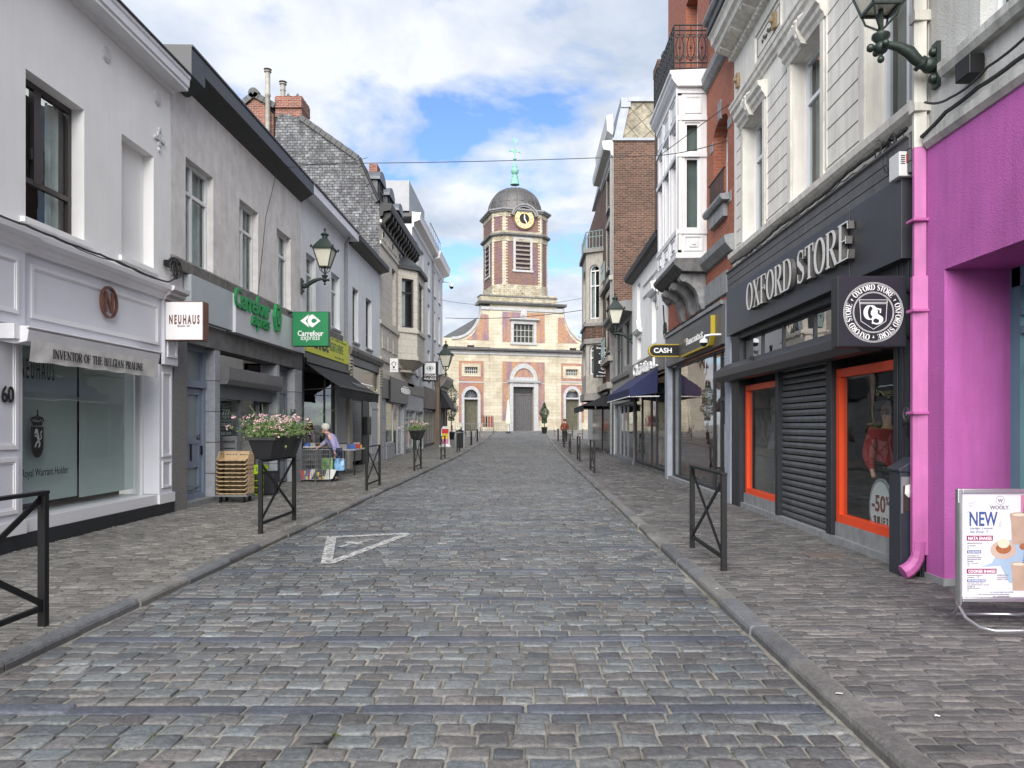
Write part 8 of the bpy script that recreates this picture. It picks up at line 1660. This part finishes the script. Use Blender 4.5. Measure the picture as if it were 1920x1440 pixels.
cable('black cable running along the white wall above the pink paint', [FR.p(u, 4.53+.01*math.sin(u*4), .08) for u in [-1+.5*k for k in range(17)]]+[FR.p(7.4, 4.45, .1)], .02, .01, 4)
cable('pale grey cable hanging along the white wall above the pink paint', [FR.p(5.6, 4.68, .1), FR.p(6.3, 4.62, .12), FR.p(6.8, 4.58, .15), FR.p(7.3, 4.75, .12)], .012, .03, 6)
bxm = M(FR); bxm.base = FR.p(6.6, 4.7, .1); bxm.box(6.5, 6.72, 4.66, 4.84, .02, .16); tag(bxm.build('floodlight', BLACKM, bevel=.01), 'small black floodlight on the white wall above the pink paint', 'floodlight')
cable('cable descending in front of the middle window of the grey cement house', [FL.p(18.2, 7.9, .2), FL.p(17.6, 6.5, .12), FL.p(17.0, 4.45, .14)], .008, .03, 8)
cable('cable running along the stone band above the bank front', [FR.p(u, 4.16+.015*math.sin(u*3), .12) for u in [14.6+.5*k for k in range(14)]], .022, .02, 4, loops=[(FR.p(21.2, 4.3, .1), .2, 7)])
cable('cable loops hanging from the wall beside the low white house', [FR.p(21.3, 4.2, .1), FR.p(21.25, 5.0, .15)], .02, 0, 4, loops=[(Vector((WR-.35, 21.3, 5.35)), .42, 1)])
cable('long span wire crossing the street high above the middle', [Vector((-WL+.05, 18.6, 8.02)), Vector((-5.2, 18.3, 8.0)), Vector((2.95, 16.7, 7.62)), Vector((3.9, 14.6, 7.15))], .009, .04, 14)
cable('short branch of the span wire anchored to the red brick wall', [Vector((2.95, 16.7, 7.62)), Vector((3.95, 14.7, 7.9))], .008, 0, 5)
cable('lower wire crossing the street in front of the church cornice', [Vector((-6.2, 56, 9.6)), Vector((3.9, 50, 9.3))], .022, .25, 16)
cable('upper faint wire crossing the street in front of the church gable', [Vector((-6.2, 52, 10.3)), Vector((3.9, 48, 9.8))], .012, .5, 16)
cable('cable crossing the slate gable from the black boxed eaves', [Vector((-5.95, 18.4, 8.06)), Vector((-6.8, 31.6, 12.9))], .012, .15, 12)
def dome_camera(label, p, n, s=1.):
    p = Vector(p); n = Vector(n); t = thing('security_camera', label, 'camera', p); m = M(); m.tube([p, p+n*.25*s, p+n*.42*s+Vector((0, 0, -.03*s)), p+n*.45*s+Vector((0, 0, -.12*s))], .03*s, 8); m.build('arm', WHITEM, t, smooth=True)
    c = p+n*.45*s+Vector((0, 0, -.2*s)); m = M(); m.lathe(c, [(.05*s, .1*s), (.11*s, .06*s), (.115*s, -.02*s)], 16); m.build('housing', WHITEM, t, smooth=True); m = M(); m.ball(c-Vector((0, 0, .03*s)), .09*s, 14, 10); m.build('dome', BLACKM, t, smooth=True)
dome_camera('white dome security camera below the bank sign', FR.p(15.1, 3.42, .1), (-1, .1, 0), .75); dome_camera('white dome security camera high on the end of the tall white house', FL.p(54.5, 12.0, .0), (1, 0, 0), 1.6)
# ---- far-end furniture
ic = thing('ice_cream_sign', 'small white standing sign with red, yellow and pink ice-cream stripes', 'sign', (-5.15, 47, PZ(47))); fi = FF(47); z = PZ(47); m = M(fi); m.prism([(-5.5, z+.1), (-4.92, z+.1), (-4.98, z+1.15), (-5.08, z+1.3), (-5.35, z+1.3), (-5.45, z+1.15)], -.06, 0); m.box(-5.55, -4.87, z, z+.1, -.25, .15); m.build('board', mat('sign_white', (.72, .72, .72), .4), ic)
for nm, c_, za, zb2 in (('red_stripe', (.55, .02, .02), .85, 1.15), ('yellow_stripe', (.72, .52, .03), .52, .85), ('pink_stripe', (.6, .2, .35), .2, .52)): m = M(fi); m.box(-5.42, -5.0, z+za, z+zb2-.01, .001, .01); m.build(nm, mat(nm, c_, .4, .08), ic)
def litterbin(x, y, lab):
    t = thing('litter_bin', lab, 'bin', (x, y, PZ(y))); z = PZ(y); m = M(); m.box(x-.2, x+.2, z+.05, z+.95, -y-.2, -y+.2); m.build('bin_body', BLACKM, t, bevel=.02); m = M(); m.prism([(x-.22, z+1.0), (x+.22, z+1.0), (x+.22, z+1.06), (x, z+1.16), (x-.22, z+1.06)], -y-.22, -y+.22); m.build('lid', BLACKM, t); m = M()
    for s in (-1, 1): m.bar((x+s*.24, y, z), (x+s*.24, y, z+1.1), .05)
    m.build('post', GRI, t)
litterbin(-4.1, 45, 'black litter bin between grey posts near the kerb beyond the barriers')
def bollard(x, y, lab): t = thing('bollard', lab, 'bollard', (x, y, PZ(y)), 'dark bollards at the square'); m = M(); m.lathe((x, y, PZ(y)), [(.07, 0), (.06, .1), (.05, .8), (.07, .84), (.05, .92), (.0, .95)], 12); m.build('post', BLACKM, t, smooth=True)
bollard(-3.8, 50, 'dark bollard on the left before the church square, nearer one'); bollard(-3.8, 56, 'dark bollard on the left before the church square, farther one'); bollard(2.3, 57, 'dark bollard on the right before the church square')
def planter_tree(x, y, h, lab, seed, w_=.45, spiral=True):
    z = PZ(y); t = thing('clipped_tree', lab, 'tree', (x, y, z)); rnd = random.Random(seed); m = M(); m.lathe((x, y, z), [(.22, 0), (.3, .55), (.33, .6)], 12); m.build('pot', BLACKM, t); m = M(); m.tube([(x, y, z+.5), (x+.03, y, z+h*.45), (x, y, z+h*.9)], [.05, .035, .015], 7); m.build('trunk', mat('bark', (.09, .065, .045), .9, .3, 12, .5), t); m = M()
    for k in range(2600):
        q = rnd.random(); zz_ = z+h*(.32+.68*q); r = w_*math.sin(math.pi*min(1, .12+q*.88))**.7*(1+.28*math.sin(zz_*5.0+rnd.random()*.3)); a = rnd.uniform(0, 6.28); rr = r*rnd.uniform(.6, 1.05); c = Vector((x+rr*math.cos(a), y+rr*math.sin(a), zz_)); s = rnd.uniform(.03, .06); dx = Vector((rnd.gauss(0, 1), rnd.gauss(0, 1), rnd.gauss(0, 1))).normalized(); dy = dx.orthogonal().normalized(); m.add([c-dx*s, c+dy*s*.6, c+dx*s, c-dy*s*.6], [(0, 1, 2, 3)])
    m.build('crown', mat('yew_leaves', (.035, .065, .028), .6, .45, 7, .1), t, recalc=False)
planter_tree(-6.12, 59.5, 4.7, 'tall clipped conifer in a pot beside the corner café awning', 4, .55)
planter_tree(1.6, 73, 3.0, 'small clipped shrub in a pot right of the church door', 6, .4)
def big_tree(x, y, h, r, lab, seed, n=5200, zc=.62):
    t = thing('plane_tree', lab, 'tree', (x, y, 1)); rnd = random.Random(seed); m = M(); m.tube([(x, y, 0), (x+.2, y, h*.4), (x, y, h*.75)], [.45, .32, .12], 8)
    for k in range(7): a = rnd.uniform(0, 6.28); m.tube([(x, y, h*(.35+.05*k)), (x+r*.6*math.cos(a), y+r*.6*math.sin(a), h*(.6+.05*k))], [.18, .05], 6)
    m.build('trunk', mat('bark', (.09, .065, .045)), t); m = M(); cl = [(Vector((rnd.gauss(0, .45), rnd.gauss(0, .45), rnd.gauss(0, .3)))*r, rnd.uniform(.25, .5)*r) for _ in range(26)]
    for k in range(n):
        c0_, rr = cl[rnd.randrange(26)]; v = Vector((rnd.gauss(0, 1), rnd.gauss(0, 1), rnd.gauss(0, 1))).normalized()*rr*rnd.uniform(.6, 1.05); c = Vector((x, y, h*zc+r*.3))+c0_+v; s = rnd.uniform(.16, .34); dx = Vector((rnd.gauss(0, 1), rnd.gauss(0, 1), rnd.gauss(0, 1))).normalized(); dy = dx.orthogonal().normalized(); m.add([c-dx*s, c+dy*s*.7, c+dx*s, c-dy*s*.7], [(0, 1, 2, 3)])
    m.build('crown', mat('tree_leaves', (.07, .11, .03), .6, .4, .8, .1), t, recalc=False)
big_tree(9.7, 128, 17.5, 4.4, 'leafy green tree showing behind the right shoulder of the church', 5)
pr_ = thing('closed_parasol', 'closed cream parasol standing left of the church door', 'parasol', (-1.95, 74, PZ(74))); z = PZ(74); m = M(); m.lathe((-1.95, 74, z), [(.03, 0), (.03, .9)], 8); m.build('pole', WHITEM, pr_); m = M(); m.lathe((-1.95, 74, z), [(.28, .9), (.3, 1.1), (.22, 1.8), (.12, 2.8), (.03, 3.3)], 9); m.build('canopy', mat('cream_parasol_cloth', (.62, .60, .48), .9, .08, 5, .2), pr_, smooth=True); m = M(); m.box(-2.2, -1.7, z, z+.12, -74.25, -73.75); m.build('base', BLACKM, pr_)
def cafe_set(x, y, lab, seed):
    z = PZ(y); t = thing('cafe_table', 'round metal café table '+lab, 'table', (x, y, z), 'café tables by the church'); m = M(); m.lathe((x, y, z+.72), [(.34, 0), (.35, .03)], 16); m.build('table_top', GRI, t); m = M(); m.tube([(x, y, z), (x, y, z+.72)], .03); m.lathe((x, y, z), [(.22, 0), (.2, .03)], 12); m.build('pedestal', BLACKM, t)
    for s in (-1, 1):
        c = thing('cafe_chair', 'dark chair, %s of the table %s' % ('left' if s < 0 else 'right', lab), 'chair', (x+s*.6, y, z), 'dark café chairs by the church'); cx = x+s*.6; m = M(); m.box(cx-.2, cx+.2, z+.44, z+.47, -y-.2, -y+.2); m.build('seat', BLACKM, c); m = M(); b = cx+s*.2; m.box(b-.015, b+.015, z+.47, z+.86, -y-.2, -y+.2); m.build('backrest', BLACKM, c)
        for a in (-.18, .18):
            for b2 in (-.18, .18): m = M(); m.bar((cx+a, y+b2, z), (cx+a, y+b2, z+.44), .025); m.build('leg', BLACKM, c)
cafe_set(3.1, 66, 'on the right before the church', 1); cafe_set(3.6, 60, 'on the right, nearest the black awning', 2); cafe_set(-4.9, 64, 'on the left before the church', 3); cafe_set(-6.3, 70, 'at the far left before the church side door', 4)
cl_ = thing('clothes_rail', 'small outdoor clothes rail with dark red garments before the church', 'clothes rack', (-3.8, 73, PZ(73))); z = PZ(73); m = M(); m.tube([(-4.5, 73, z), (-4.5, 73, z+1.7), (-3.4, 73, z+1.7), (-3.4, 73, z)], .03); m.build('rail', BLACKM, cl_)
for k in range(4): m = M(); m.box(-4.4+.25*k, -4.22+.25*k, z+.6, z+1.65, -73.2, -72.8); m.build('garment', [RUST, DKC, RUST, REDC][k], cl_)
fr_l = thing('low_fence', 'low metal terrace railing in front of the church left of its door', 'fence', (-5.5, 72, PZ(72))); m = M(); z = PZ(72); 
for k in range(20): m.tube([(-7+.22*k, 72, z), (-7+.22*k, 72, z+.95)], .012, 4)
m.tube([(-7, 72, z+.95), (-2.8, 72, z+.95)], .02, 4); m.build('bars', ZINC, fr_l)
for lab, x, y, s in (('white paper scrap on the right pavement before the clothes store', 1580, 1020, .035), ('white scrap on the right kerb', 1573, 1303, .028), ('small white scrap on the right pavement, nearest the camera', 1757, 1345, .018), ('pale scrap at the kerb by the right barrier', 1345, 1105, .03)):
    Y = (EYE-PAVE)*F/(y-CY); X = (x-CX)*Y/F; m = M(); m.base = Vector((X, Y, PAVE+.004)); rnd = random.Random(x); m.add([(X+s*math.cos(a)*rnd.uniform(.5, 1), Y+s*math.sin(a)*rnd.uniform(.4, .9), PAVE+.006+rnd.uniform(0, .008)) for a in (0, 1.1, 2.2, 3.3, 4.4, 5.4)]+[(X, Y, PAVE+.014)], [(i, (i+1) % 6, 6) for i in range(6)]); tag(m.build('paper_scrap', LIT, recalc=False), lab, 'litter')
for (x0, x1, y0, y1) in ((-4.9, -4.35, 17.6, 18.6), (3.25, 3.65, 8.6, 8.85)):
    m = M(); m.box(x0, x1, PAVE+.001, PAVE+.009, -y1, -y0); o = m.build('drain_cover', mat('rusty_iron_cover', (.13, .105, .09), .7, .3, 9, .5, 60)); o['kind'] = 'structure'
